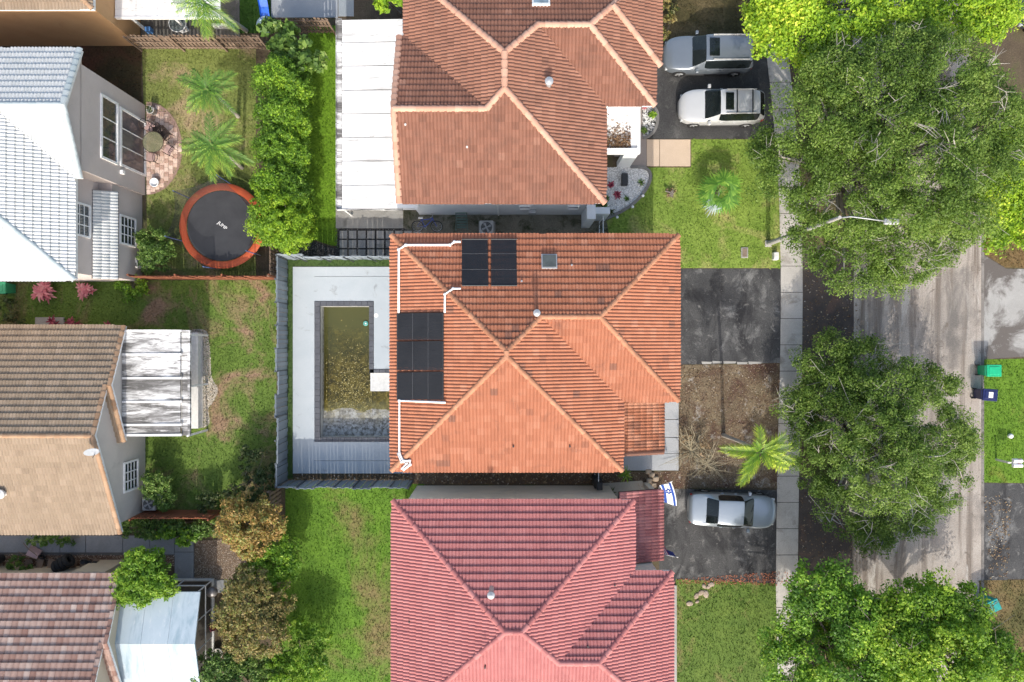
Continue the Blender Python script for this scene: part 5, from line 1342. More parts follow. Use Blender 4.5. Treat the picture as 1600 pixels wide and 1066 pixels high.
tree('street_tree', 'lime green tree hanging over the street beside the teal bin', 'tree', (22.2, -16.0),
     lobes_px([(1440, 950, 60, 6), (1500, 965, 52, 5.6), (1400, 1010, 62, 6), (1470, 1030, 80, 6.6), (1535, 1010, 40, 5.5), (1560, 1050, 55, 6), (1400, 1080, 60, 6), (1530, 1090, 60, 6), (1440, 960, 55, 3), (1390, 985, 50, 3), (1500, 975, 45, 3)]),
     L_LIME2, 8, 110, .065, .45, trunk_r=.22, aspect=.6, limbs=50, twigs=2, up=.9, gap=-.42, top_twigs=25)
# tall hedge on the left
hl = [('below the loose leafy shrub', 13.6), ('beside the upper yard palm', 11.8), ('beside the lower yard palm', 10.0), ('above the round bright end of the hedge', 8.2)]
for i, (w_, y_) in enumerate(hl):
    tree('hedge_shrub', 'dense clipped green hedge shrub ' + w_, 'shrub', (-12.0, y_), [(Vector((-12.2, y_ + .1, 3.1)), 1.05), (Vector((-11.6, y_ - .3, 2.8)), .95), (Vector((-11.2, y_ - .5, 2.4)), .7), (Vector((-12.75, y_ - .05, 2.6)), .85), (Vector((-12.0, y_ - .1, 1.3)), 1.15), (Vector((-12.0, y_ + .75, 2.3)), .95), (Vector((-11.5, y_ + .5, 2.2)), .8)],
         L_HEDGE, 22, 60, .05, .24, group='tall hedge beside the white patio roof', trunk_r=.1, limbs=8, flat_=.85, up=.6)
tree('hedge_shrub', 'big round bright green shrub overhanging the trampoline rim', 'shrub', (-11.7, 6.3), [(Vector((-12.1, 6.5, 2.9)), 1.6), (Vector((-12.6, 6.1, 2.4)), 1.3), (Vector((-11.8, 6.0, 2.0)), 1.3), (Vector((-12.1, 6.3, 1.1)), 1.3)],
     L_HEDGE2, 20, 70, .05, .22, trunk_r=.1, limbs=8, flat_=.85, up=.6)
tree('leafy_shrub', 'loose big-leaved shrub at the end of the hedge beside the blue slide', 'shrub', (-12.0, 15.6), [(Vector((-12.3, 16.0, 2.4)), 1.0), (Vector((-11.4, 15.2, 2.6)), .9), (Vector((-10.6, 15.0, 2.2)), .7), (Vector((-12.0, 15.2, 1.3)), 1.0)],
     L_BUSH, 4, 60, .14, .34, trunk_r=.09, limbs=12, aspect=.7)
tree('leafy_shrub', 'lime green shrub touching the terracotta roof edge behind the white patio roof', 'shrub', (-6.3, 18.4), [(P(608, 2, 3), .75), (P(590, -14, 3), .9)], L_LIME, 6, 60, .12, .3, trunk_r=.07, limbs=8, aspect=.6)
# bushes round the left houses
tree('round_bush', 'olive bush covering the outdoor unit beside the trampoline', 'bush', (-19.8, 5.0), [(P(241, 383, 1.3), .95), (P(240, 408, 1.1), .82), (P(225, 380, 1.0), .6), (P(258, 392, 1.0), .55)], L_BUSH, 24, 60, .05, .2, trunk_r=.05, limbs=8)
tree('round_bush', 'bright green bush on the shaded lawn next to the reddish fence', 'bush', (-21.2, 3.0), [(P(205, 450, .7), .75), (P(188, 447, .6), .5), (P(222, 448, .5), .4)], L_BRIGHT, 11, 50, .07, .2, trunk_r=.04, limbs=6)
tree('round_bush', 'green bush around the outdoor unit of the brown tiled house', 'bush', (-19.9, -8.4), [(P(245, 760, 1.2), .85), (P(258, 780, .9), .65), (P(238, 750, 1.1), .55)], L_BUSH, 22, 60, .055, .2, trunk_r=.05, limbs=8)
tree('low_hedge', 'low mixed green hedge along the garden path below the reddish fence', 'hedge', (-19.2, -10.6), [(P(x, 826 + 3 * math.sin(x), .7), .55) for x in range(205, 345, 14)], L_BUSH, 13, 50, .075, .2, trunk_r=.03, limbs=14)
tree('low_hedge', 'bright leafy plants at the end of the low hedge by the path corner', 'hedge', (-18.6, -11.2), [(P(262, 832, .8), .45), (P(285, 838, .8), .55), (P(300, 832, .7), .45)], L_BRIGHT, 13, 50, .10, .2, trunk_r=.03, limbs=8, aspect=.6)
tree('copper_tree', 'copper and yellow leaved tree beside the brown picket fence', 'tree', (-14.4, -9.9), lobes_px([(385, 815, 38, 3), (360, 825, 26, 2.6), (410, 800, 26, 2.7), (392, 845, 30, 2.7), (420, 820, 26, 2.6), (370, 795, 24, 2.6)]), L_CROTON, 16, 70, .065, .24, trunk_r=.08, limbs=20, aspect=.45)
tree('leafy_shrub', 'fresh green shrub between the two copper leaved trees', 'shrub', (-13.9, -12.2), lobes_px([(420, 870, 34, 2.3), (440, 885, 30, 2.1), (408, 888, 28, 1.9), (442, 860, 24, 2.3), (425, 900, 30, 2.2)]), L_BRIGHT, 12, 70, .065, .26, trunk_r=.06, limbs=12)
tree('copper_tree', 'large dull copper leaved tree beside the screened room', 'tree', (-14.2, -14.4), lobes_px([(395, 930, 42, 3), (365, 965, 32, 2.8), (410, 985, 42, 3.2), (430, 940, 32, 3), (375, 1005, 26, 2.5), (390, 905, 26, 2.7)]), L_CROTON2, 16, 70, .06, .24, trunk_r=.09, limbs=24)
tree('leafy_shrub', 'dense green shrub in front of the screened room corner', 'shrub', (-15.6, -17.8), lobes_px([(350, 1045, 36, 2), (320, 1060, 32, 1.8), (385, 1060, 38, 2), (402, 1035, 28, 1.8), (370, 1030, 26, 1.7), (430, 1050, 28, 1.8)]), L_BUSH, 12, 70, .065, .26, trunk_r=.06, limbs=14)
tree('leafy_shrub', 'bright green shrub on the lawn edge next to the dense dark shrub', 'shrub', (-12.0, -17.0), lobes_px([(465, 1030, 28, 2.2), (490, 1045, 24, 2), (450, 1062, 34, 2.3), (500, 1000, 20, 1.6), (472, 985, 22, 1.5), (440, 1030, 26, 2)]), L_BRIGHT, 12, 70, .065, .26, trunk_r=.06, limbs=14)
tree('dark_shrub', 'dark shaded shrubs between the grass and the long grey pool fence', 'shrub', (-14.3, -7.6), lobes_px([(395, 720, 26, 1.1), (400, 760, 26, 1.3), (370, 775, 22, 1.1), (415, 740, 20, 1.1), (345, 780, 18, .9), (320, 785, 16, .8)]), L_DARK, 8, 60, .075, .22, trunk_r=.05, limbs=14)
tree('mango_shrub', 'bright green leafy tree covering the corner of the pink tiled roof', 'tree', (-20.0, -12.6), lobes_px([(222, 880, 30, 3), (205, 905, 28, 3.1), (240, 905, 28, 3), (215, 925, 24, 2.9), (255, 915, 22, 2.7), (195, 925, 20, 2.9), (225, 905, 34, 2.9), (235, 875, 22, 2.8)]), L_BRIGHT, 16, 60, .08, .24, trunk_r=.08, limbs=16, aspect=.4)
tree('climbing_plant', 'sprawling green plant on the garden path below the tan roof eave', 'plant', (-24.3, -11.0), [(P(75, 842, .5), .5), (P(95, 840, .5), .45), (P(55, 840, .5), .4), (P(108, 846, .4), .3)], L_BUSH, 14, 45, .08, .16, trunk_r=.02, limbs=8)
tree('climbing_plant', 'green plant beside the pink wheelbarrow', 'plant', (-27.4, -12.4), [(P(25, 885, .6), .5), (P(40, 888, .5), .35)], L_BUSH, 14, 45, .08, .16, trunk_r=.02, limbs=6)
tree('climbing_plant', 'dark weedy plants at the shaded lawn corner by the green bin', 'plant', (-28.0, 1.6), [(P(12, 480, .4), .5), (P(20, 497, .4), .4), (P(30, 505, .3), .35)], L_DARK, 12, 45, .07, .16, trunk_r=.02, limbs=6)
tree('leafy_shrub', 'bushy yellow-brown plant beside the terracotta roof eave and the grey car', 'shrub', (8.8, 18.6), [(P(1040, 10, .6), .55), (P(1048, 30, .5), .4), (P(1038, 55, .5), .35)], L_CROTON2, 9, 50, .08, .2, trunk_r=.03, limbs=8)
# plants with strap leaves: ti plants, small clumps, cycads
def strap_plant(name, label, cat, base, n, L, w, mat, group=None, z0=.1, lift=.6, droop=.5, stems=1, spread=.0, segs=4):
    base = Vector(base); t = thing(name, base, label, cat, group); V = []; F = []; T = []
    st = MB()
    for s in range(stems):
        o = base + Vector((random.uniform(-spread, spread), random.uniform(-spread, spread), 0)); top = o + Vector((0, 0, z0 * random.uniform(.6, 1.2)))
        st.tube([o - Vector((0, 0, .02)), top], [.03, .02], 6)
        for i in range(n):
            a = 2 * math.pi * (i + random.random() * .7) / n; el = lift * random.uniform(.3, 1.4); ll = L * random.uniform(.65, 1.15); d = Vector((math.cos(a), math.sin(a), 0)); nn = Vector((-d.y, d.x, 0)); tint = random.random(); b = len(V)
            for k in range(segs + 1):
                f = k / segs; p = top + d * (ll * f * math.cos(el)) + Vector((0, 0, ll * (f * math.sin(el) - droop * f * f * .8))); p.z = max(p.z, .02)
                ww = w * (math.sin(math.pi * min(1, .12 + f * .88)) ** .7) * .5
                V += [p + nn * ww, p - nn * ww]; T += [tint * .8 + .2 * f] * 2
            for k in range(segs): F.append((b + 2 * k, b + 2 * k + 1, b + 2 * k + 3, b + 2 * k + 2))
    st.build('stem', M['trunk'], t)
    link('leaves', mesh_np('leaves', np.array([v - base for v in V]), np.array(F), mat, {'tint': np.array(T)}), t)
    return t
strap_plant('ti_plant', 'large pink leaved plant in the bed under the pale tiled eave', 'plant', P(80, 455), 12, .55, .13, L_PINK, z0=.5, stems=6, spread=.35)
strap_plant('ti_plant', 'smaller pink leaved plant in the bed next to the bright green bush', 'plant', P(142, 452), 11, .42, .11, L_PINK, z0=.4, stems=5, spread=.32)
strap_plant('ti_plant', 'dark red leaved plant above the pale slab at the brown roof eave', 'plant', P(92, 506), 10, .45, .10, L_RED, z0=.4, stems=4, spread=.25)
strap_plant('ti_plant', 'dark red leaved plant in the soil beside the brown roof eave', 'plant', P(124, 508), 10, .42, .10, L_RED, z0=.4, stems=3, spread=.2)
strap_plant('ti_plant', 'small red leaved plant next to the mildewed patio roof', 'plant', P(172, 508), 9, .3, .08, L_RED, z0=.3, stems=2, spread=.12)
strap_plant('spiky_plant', 'spiky light green plant at the corner of the orange roof', 'plant', P(974, 738), 16, .55, .06, L_BRIGHT, z0=.9, lift=.5)
strap_plant('spiky_plant', 'small green tuft among the white stones near the curved edging', 'plant', P(1001, 286), 14, .34, .05, L_BUSH, z0=.05, lift=.9)
strap_plant('spiky_plant', 'small green tuft among the white stones near the lawn', 'plant', P(979, 311), 14, .30, .05, L_BUSH, z0=.05, lift=.9)
strap_plant('bromeliad', 'dark red rosette plant among the white stones next to the house', 'plant', P(954, 290), 16, .36, .09, L_RED, z0=.05, lift=.8)
strap_plant('bromeliad', 'dark red rosette plant in the middle of the white stones', 'plant', P(964, 304), 16, .34, .09, L_RED, z0=.05, lift=.8)
strap_plant('spiky_plant', 'dark green clump at the tip of the white stone bed', 'plant', P(953, 332), 16, .4, .07, L_DARK, z0=.1, lift=.9)
strap_plant('flower_plant', 'green plant with pink flowers in the small white stone bed', 'plant', P(1008, 170), 10, .26, .08, L_PINK, z0=.3, stems=3, spread=.15)
strap_plant('flower_plant', 'light green plant in the small white stone bed', 'plant', P(1016, 178), 12, .28, .08, L_BRIGHT, z0=.2, stems=3, spread=.15)
strap_plant('flower_plant', 'low dark green plant at the tip of the small white stone bed', 'plant', P(1006, 203), 12, .24, .07, L_BUSH, z0=.1, stems=2, spread=.1)
tree('leafy_shrub', 'green shrub under the terracotta roof corner beside the white side wall', 'shrub', (5.0, 7.4), [(P(937, 325, .9), .42), (P(926, 328, .8), .35), (P(945, 318, .8), .3)], L_BUSH, 16, 50, .07, .16, trunk_r=.03, limbs=6)
strap_plant('weed', 'drooping weed beside the dark utility cabinet', 'plant', P(955, 768), 9, .5, .07, L_DARK, z0=.2, lift=.5)
# palms with single fronds
def frond(mat, parent, o, az, L, el, droop, nl, ll, tilt=.0, width=.03, base_tint=.4):
    V = []; F = []; T = []; d = Vector((math.cos(az), math.sin(az), 0)); s = Vector((-d.y, d.x, 0)); off = wloc(parent)
    def pt(f): return o + d * (L * f * (math.cos(el) + .12 * f)) + Vector((0, 0, L * (f * math.sin(el) - droop * f * f)))
    R = []
    for k in range(9):
        f = k / 8; p = pt(f); w = width * (1 - f * .8); R.append(len(V)); V += [p + s * w + Vector((0, 0, .01)), p - s * w + Vector((0, 0, .01))]; T += [.25, .25]
    for k in range(8): F.append((R[k], R[k] + 1, R[k + 1] + 1, R[k + 1]))
    for i in range(nl):
        f = .12 + .88 * (i + random.random() * .6) / nl; p = pt(f)
        tg = (pt(min(1, f + .02)) - pt(f - .02)).normalized()
        for sd_ in (-1, 1):
            l = ll * (math.sin(math.pi * min(.98, .15 + f * .78)) ** .6) * random.uniform(.8, 1.15)
            dr = (s * sd_ * (.78 - .25 * f) + tg * (.55 + .4 * f) + Vector((0, 0, .25 + tilt * sd_))).normalized()
            m_ = p + dr * l * .55; e = p + dr * l + Vector((0, 0, -.45 * l)); w = tg * (.019 + .009 * random.random()); tt = min(1, max(0, base_tint + random.gauss(0, .14))); b = len(V)
            V += [p - w * .6, p + w * .6, m_ + w, m_ - w, e]; T += [tt * .6, tt * .6, tt, tt, min(1, tt + .3)]
            F += [(b, b + 1, b + 2, b + 3), (b + 3, b + 2, b + 4, b + 4)]
    me = bpy.data.meshes.new('frond'); me.from_pydata([tuple(v - off) for v in V], [], [tuple(dict.fromkeys(f)) for f in F]); me.update()
    a = me.attributes.new('tint', 'FLOAT', 'POINT'); a.data.foreach_set('value', np.array(T, np.float32)); me.materials.append(mat)
    return link('frond', me, parent)
def palm(label, base, top, fr, mat, r=.09, name='palm_tree', trunkm=None, shaft=True):
    base, top = Vector(base), Vector(top); t = thing(name, base, label, 'palm')
    mid = (base + top) / 2 + Vector((.06, .03, 0))
    pts = [base - Vector((0, 0, .1)), base + (mid - base) * .5, mid, mid + (top - mid) * .5, top]
    MB().tube(pts, [r * 1.4, r * 1.05, r, r * .95, r * .8], 10).build('trunk', trunkm or M['twig'], t)
    if shaft: MB().tube([top - Vector((0, 0, .5)), top, top + Vector((0, 0, .25))], [r * .9, r * .85, r * .3], 8).build('crownshaft', flat('crownshaft_%s' % t.name, (.12, .2, .05), .5), t)
    for az, L, el, dr, ti in fr:
        L *= .88 * random.uniform(.9, 1.06); az += random.uniform(-9, 9); dr *= random.uniform(.8, 1.3)
        frond(mat, t, top, math.radians(az), L, el, dr, int(16 * L), .58 if L > 1.2 else .44, base_tint=ti)
    return t
palm('yellow-green palm in the bare front yard beside the sidewalk', P(1130, 680), P(1188, 706, 6), [(168, 1.95, .25, .28, .62), (88, 1.35, .5, .3, .6), (38, 1.7, .35, .3, .55), (-8, 1.75, .25, .3, .72), (-32, 1.55, .2, .32, .66), (248, 2.0, .2, .35, .6), (212, 1.2, .6, .3, .35), (118, .9, .9, .3, .4), (-60, 1.0, .8, .3, .5), (15, 1.5, .3, .3, .65), (-20, 1.6, .22, .3, .75), (180, 1.6, .3, .3, .5), (228, 1.4, .35, .32, .5)], L_PALM)
palm('upper one of the yard palms beside the hedge', P(372, 182), P(325, 140, 4.6), [(165, 1.75, .3, .3, .35), (120, 1.35, .5, .3, .3), (80, 1.2, .6, .3, .2), (25, 1.7, .3, .3, .4), (-40, 1.75, .25, .32, .45), (-95, 1.3, .4, .3, .5), (-135, 1.6, .25, .32, .6), (205, 1.3, .4, .3, .45), (-10, 1.1, .7, .3, .3), (145, 1.5, .4, .3, .3), (50, 1.3, .5, .3, .3), (5, 1.5, .35, .3, .45), (-65, 1.5, .35, .32, .5), (-115, 1.45, .3, .32, .6)], L_PALM2)
palm('lower one of the yard palms beside the trampoline', P(378, 262), P(332, 226, 4.6), [(172, 1.6, .3, .3, .4), (40, 1.65, .35, .3, .45), (95, 1.7, .4, .25, .3), (-22, 2.0, .2, .32, .5), (-70, 1.9, .2, .34, .66), (-105, 1.7, .25, .32, .6), (215, 1.4, .35, .3, .5), (140, 1.2, .5, .3, .25), (5, 1.2, .6, .3, .4), (65, 1.4, .4, .3, .35), (20, 1.6, .35, .3, .5), (-45, 1.7, .25, .32, .6), (-88, 1.8, .2, .34, .68), (192, 1.5, .3, .3, .5), (235, 1.4, .3, .32, .6)], L_PALM2)
palm('palm behind the wooden fence rising over the white patio roof', P(385, 48), P(318, 4, 5.2), [(180, 1.7, .3, .3, .6), (200, 1.5, .3, .3, .7), (-78, 1.5, .25, .34, .6), (-112, 1.4, .3, .32, .65), (-95, 1.8, .15, .38, .7), (-60, 1.5, .3, .32, .5), (-30, 2.0, .2, .34, .6), (150, 1.5, .4, .3, .6), (60, 1.6, .4, .3, .5), (15, 1.7, .3, .3, .55), (225, 1.3, .3, .34, .55), (100, 1.3, .5, .3, .5)], L_PALM2)
# fan palm on the front lawn
fpb = P(1106, 300); fpt = P(1106, 300, 0) + Vector((.35, -.25, 1.1)); fp_ = thing('fan_palm', fpb, 'low fan palm with a silvery leaf on the front lawn', 'palm')
MB().tube([fpb - Vector((0, 0, .05)), fpt], [.16, .12], 8).build('trunk', M['trunk'], fp_)
silv = leafmat('silver_fan_leaf', [(0, (.28, .36, .34)), (1, (.5, .58, .56))], .2)
for i, az in enumerate((80, 115, 50, 150, 20, -15, 185, -45, -80, 215, 250, -110)):
    a = math.radians(az + random.uniform(-8, 8)); d = Vector((math.cos(a), math.sin(a), 0)); s = Vector((-d.y, d.x, 0)); L0 = random.uniform(.35, .7); c = fpt + d * L0 + Vector((0, 0, .25 - .012 * i)); V = []; F = []; T = []
    for k in range(19):
        b_ = math.radians(-125 + 250 * k / 18); r_ = (.72 + .12 * math.cos(b_)) * random.uniform(.85, 1.1); dd = d * math.cos(b_) + s * math.sin(b_); ww = Vector((-dd.y, dd.x, 0)) * .045; b0 = len(V)
        V += [c, c + dd * r_ * .55 + ww + Vector((0, 0, .05)), c + dd * r_ + Vector((0, 0, -.14)), c + dd * r_ * .55 - ww + Vector((0, 0, .03))]; F.append((b0, b0 + 3, b0 + 2, b0 + 1)); tt = random.random(); T += [tt * .5, tt, min(1, tt + .2), tt]
    b0 = len(V); V += [fpt + s * .02, fpt - s * .02, c - s * .015, c + s * .015]; F.append((b0, b0 + 1, b0 + 2, b0 + 3)); T += [.3] * 4
    lf = link('leaf', mesh_np('leaf', np.array([v - fpb for v in V]), np.array(F), silv if az == 250 else L_FAN, {'tint': np.array(T)}), fp_)
# bare shrub of dry twigs in the front yard
def bare_shrub(label, base, n, L, el_hi):
    base = Vector(base); t = thing('bare_shrub', base, label, 'shrub'); mb = MB(); tw = MB()
    for i in range(n):
        a = random.random() * 6.283; el = random.uniform(.15, el_hi); l = L * random.uniform(.5, 1.1); d = Vector((math.cos(a) * math.cos(el), math.sin(a) * math.cos(el), math.sin(el)))
        pts = [base]
        for k in range(4): pts.append(pts[-1] + (d + Vector((random.gauss(0, .22), random.gauss(0, .22), random.gauss(-.03, .12)))) * l / 4)
        pts = [Vector((p.x, p.y, max(.03, p.z))) for p in pts]
        mb.tube(pts, [.022, .018, .014, .009, .004], 5, False)
        for k in range(5):
            o = pts[random.randint(1, 3)]; e = o + Vector((random.gauss(0, .3), random.gauss(0, .3), random.gauss(.05, .15))); e.z = max(.03, e.z); tw.tube([o, (o + e) / 2 + Vector((random.gauss(0, .05), random.gauss(0, .05), .03)), e], [.008, .006, .003], 4, False)
    mb.build('branch', M['drytwig'], t, kind='stuff'); tw.build('twig', M['drytwig'], t, kind='stuff')
M['drytwig'] = surf('dry_twig', (.36, .31, .20), (.52, .46, .33), 3, .9, fine=20)
bare_shrub('leafless dry shrub sprawling over the bare front yard beside the path corner', P(1080, 705), 30, 2.0, .8)
bare_shrub('leafless grey twigs spilling towards the silver sedan', P(1104, 725), 26, 1.5, .7)
tree('dead_foliage', 'thin yellowish foliage on the leafless front yard shrub', 'shrub', tuple(P(1096, 704).xy), [(P(1100, 702, .7), .5), (P(1075, 690, .6), .35)], L_DRYF, 8, 22, .06, .25, bark=M['drytwig'], trunk_r=.03, limbs=10)
# ================================================================ CARS
def car_paint(name, c, metal=.35):
    return flat(name, c, .3, metal, .5, .04, 1.0, 1.0)
def make_car(label, loc, rz, L, W, H, st, paint, rails=False, sunroof=None, bars=(), wheel_r=.34, name='parked_car', headl=None):
    """st: stations (x from nose 0..1, half width factor, belt z, top half width factor, top z) ; top==belt on bonnet/boot"""
    car = thing(name, loc, label, 'car', rz=rz)
    rows = []; kinds = []
    for x, wf, zb, tf, zt, zs in st:
        X_ = (x - .5) * L; w = W / 2 * wf; t = W / 2 * tf
        rows.append([(X_, w * .90, zs), (X_, w * .985, zs + .10), (X_, w, zb * .62), (X_, w * .985, zb - .05), (X_, w * .95, zb), (X_, t, zt - .03), (X_, t * .86, zt), (X_, t * .45, zt + .022), (X_, 0, zt + .03)])
    n = len(rows[0]); ns = len(rows); bm = bmesh.new(); G = []
    for r in rows:
        full = [bm.verts.new(p) for p in r] + [bm.verts.new((p[0], -p[1], p[2])) for p in r[-2::-1]]
        G.append(full)
    m = len(G[0]); mats = {}
    for i in range(ns - 1):
        for k in range(m - 1):
            f = bm.faces.new((G[i][k], G[i][k + 1], G[i + 1][k + 1], G[i + 1][k])); kk = k if k < n - 1 else m - 2 - k
            a, b = st[i], st[i + 1]; cab0 = a[4] - a[2] > .12; cab1 = b[4] - b[2] > .12; mi = 0
            if kk == 4 and (cab0 and cab1): mi = 1
            if kk >= 5:
                if (not cab0) and cab1: mi = 2
                elif cab0 and (not cab1): mi = 3
            f.material_index = mi; f.smooth = True
    bm.faces.new(G[0][::-1]).smooth = True; bm.faces.new(G[-1]).smooth = True
    bmesh.ops.recalc_face_normals(bm, faces=list(bm.faces))
    cr = bm.edges.layers.float.new('crease_edge')
    for e in bm.edges:
        fs = e.link_faces
        if len(fs) == 2 and fs[0].material_index != fs[1].material_index: e[cr] = .8
    for g_ in (G[0], G[-1]):
        for a, b in zip(g_, g_[1:]):
            e = bm.edges.get((a, b))
            if e: e[cr] = .45
    me = bpy.data.meshes.new('tmp'); bm.to_mesh(me); bm.free()
    tmp = bpy.data.objects.new('tmp', me); COL.objects.link(tmp); md = tmp.modifiers.new('s', 'SUBSURF'); md.levels = 2; md.render_levels = 2
    dg = bpy.context.evaluated_depsgraph_get(); ev = tmp.evaluated_get(dg).to_mesh()
    co = np.array([v.co[:] for v in ev.vertices]); polys = [(p.material_index, list(p.vertices)) for p in ev.polygons]
    tmp.evaluated_get(dg).to_mesh_clear(); bpy.data.objects.remove(tmp)
    for mi, nm, mt in ((0, 'body', paint), (1, 'side_window', M['carglass']), (2, 'front_glass', M['carglass']), (3, 'rear_window', M['carglass'])):
        for side in ((1, -1) if mi == 1 else (0,)):
            fs = [p for k_, p in polys if k_ == mi and (side == 0 or np.sign(co[p].mean(0)[1]) == side)]
            if not fs: continue
            ids = sorted(set(i for p in fs for i in p)); mp = {v: i for i, v in enumerate(ids)}
            me2 = bpy.data.meshes.new(nm); me2.from_pydata([tuple(co[i]) for i in ids], [], [[mp[i] for i in p] for p in fs]); me2.update(); me2.materials.append(mt)
            me2.polygons.foreach_set('use_smooth', [True] * len(me2.polygons)); link(nm, me2, car)
    roofz = max(s[4] for s in st) + .03
    for sx, fx_ in ((.19, 1), (.81, 1)):
        for sy in (-1, 1):
            X_ = (sx - .5) * L; y = sy * (W / 2 - .10)
            wh = MB(); rings = [(.0, wheel_r * .62), (.0, wheel_r * .97), (.03, wheel_r), (.2, wheel_r), (.23, wheel_r * .95), (.23, wheel_r * .4)]; b = 0
            pts = []; nn = 20
            for d, r in rings:
                for k in range(nn): a = 2 * math.pi * k / nn; pts.append((X_ + r * math.cos(a), y + sy * (.105 - d), wheel_r + r * math.sin(a)))
            wh.add(pts, [(i * nn + k, i * nn + (k + 1) % nn, (i + 1) * nn + (k + 1) % nn, (i + 1) * nn + k) for i in range(len(rings) - 1) for k in range(nn)])
            w_ = wh.build('wheel', M['black'], car, local=True)
            rm = MB(); yo = y + sy * .095
            for k in range(5):
                a = 2 * math.pi * k / 5; c_, s_ = math.cos(a), math.sin(a); q = []
                for rr, hw in ((.05, .035), (wheel_r * .62, .05)):
                    for sg in (-1, 1): q.append((X_ + rr * c_ - sg * hw * s_, yo, wheel_r + rr * s_ + sg * hw * c_))
                q = [q[0], q[1], q[3], q[2]]; rm.add(q + [(x, yy - sy * .03, z) for x, yy, z in q], [(0, 1, 2, 3), (4, 7, 6, 5), (0, 4, 5, 1), (1, 5, 6, 2), (2, 6, 7, 3), (3, 7, 4, 0)])
            rm.build('rim', M['rim'], w_, local=True)
    # mirrors, lights, roof fittings
    ws = [i for i in range(ns - 1) if st[i][4] - st[i][2] <= .12 and st[i + 1][4] - st[i + 1][2] > .12][0]; mx = (st[ws][0] + .05 - .5) * L; zb = st[ws][2]
    for sy in (-1, 1):
        MB().bbox(mx - .06, mx + .10, *sorted((sy * (W / 2 - .02), sy * (W / 2 + .19))), zb + .0, zb + .16, .03).build('mirror', paint, car, local=True)
    def patch(nm, mt, x0, x1, y0, y1, z0, z1):
        for sy in (-1, 1): MB().bbox((x0 - .5) * L, (x1 - .5) * L, *sorted((sy * y0, sy * y1)), z0, z1, .02).build(nm, mt, car, local=True)
    z0 = st[0][2]
    patch('headlight', M['lamp'], .022, .085, W * .27, W * .40, z0 - .16, z0 + .015)
    patch('tail_light', M['taillamp'], .945, .985, W * .30, W * .43, st[-1][2] - .22, st[-1][2] - .02)
    if rails:
        patch('roof_rail', M['grey_metal'], rails[0], rails[1], W * .335, W * .355, roofz - .06, roofz + .03)
    for bx_ in bars: MB().bbox((bx_ - .5) * L - .03, (bx_ - .5) * L + .03, -W * .33, W * .33, roofz - .02, roofz + .025, .01).build('roof_bar', M['dark'], car, local=True)
    if sunroof: MB().bbox((sunroof[0] - .5) * L, (sunroof[1] - .5) * L, -W * .25, W * .25, roofz - .04, roofz + .008, .02).build('sunroof', M['carglass'], car, local=True)
    # bonnet and boot seams, wipers, lower trim
    ti = [i for i in range(1, ns) if st[i - 1][4] - st[i - 1][2] > .12 and st[i][4] - st[i][2] <= .12][0]
    for ii, dx in ((ws, -.03), (ti, .05)):
        xx = (st[ii][0] - .5) * L + dx; zt_ = st[ii][4]; tw = W / 2 * st[ii][3]
        MB().tube([(xx, -tw * .98, zt_ - .045), (xx + .02 * (1 if ii == ws else -1), -tw * .5, zt_ + .012), (xx + .03 * (1 if ii == ws else -1), 0, zt_ + .02), (xx + .02 * (1 if ii == ws else -1), tw * .5, zt_ + .012), (xx, tw * .98, zt_ - .045)], .012, 4).build('panel_seam', M['dark'], car, local=True)
    for sy in (-.55, .1):
        xx = (st[ws][0] - .5) * L
        MB().tube([(xx + .02, sy * W * .5 + .1, st[ws][4] + .04), (xx + .16, sy * W * .5 + .45, st[ws][4] + .14)], .01, 4).build('wiper', M['dark'], car, local=True)
    MB().bbox(-L * .5 + .004, -L * .5 + .07, -W * .26, W * .26, .42 * z0 / .66, .74 * z0, .02).build('grille', M['dark'], car, local=True)
    for sy in (-1, 1): MB().bbox(-L * .30, L * .30, *sorted((sy * (W / 2 * .93), sy * (W / 2 * 1.0))), .24, .34, .015).build('sill_trim', M['dark'], car, local=True)
    # door seams and handles
    for sx in (.47, .62):
        for sy in (-1, 1): MB().bbox((sx - .5) * L, (sx - .5) * L + .16, *sorted((sy * (W / 2 * .985), sy * (W / 2 + .025))), .82 * H / 1.5, .82 * H / 1.5 + .03, .008).build('door_handle', paint, car, local=True)
    MB().bbox(-L * .42, L * .42, -W * .42, W * .42, .18, .42, .04).build('underbody', M['dark'], car, local=True)
    return car
M['carglass'] = glassy('car_glass', (.010, .014, .015), .05, .35)
M['rim'] = flat('alloy', (.55, .56, .57), .3, .6)
M['lamp'] = flat('headlamp', (.45, .48, .5), .12, .2, .8)
M['taillamp'] = flat('tail_lamp', (.35, .02, .02), .2)
SUV = [(0, .46, .62, .40, .64, .36), (.02, .70, .78, .62, .82, .30), (.06, .88, .90, .76, .95, .24), (.15, .99, .97, .86, 1.03, .24), (.26, 1.0, 1.02, .88, 1.08, .24), (.30, 1.0, 1.03, .88, 1.10, .24), (.43, 1.0, 1.05, .73, 1.66, .24), (.50, 1.0, 1.06, .75, 1.73, .24), (.72, 1.0, 1.07, .74, 1.74, .24), (.90, .97, 1.07, .70, 1.68, .26), (.94, .96, 1.07, .68, 1.60, .28), (.985, .86, 1.03, .74, 1.08, .32), (1.0, .70, .92, .6, .95, .38)]
CUV = [(0, .40, .58, .34, .60, .34), (.02, .66, .74, .58, .77, .28), (.06, .86, .86, .74, .90, .24), (.15, .99, .93, .85, .99, .22), (.24, 1.0, .98, .87, 1.05, .22), (.28, 1.0, 1.0, .87, 1.07, .22), (.44, 1.0, 1.03, .71, 1.58, .22), (.52, 1.0, 1.05, .73, 1.65, .22), (.70, 1.0, 1.08, .72, 1.65, .22), (.86, .98, 1.10, .68, 1.58, .24), (.90, .96, 1.10, .65, 1.50, .26), (.98, .84, 1.05, .70, 1.10, .32), (1.0, .66, .92, .56, .95, .38)]
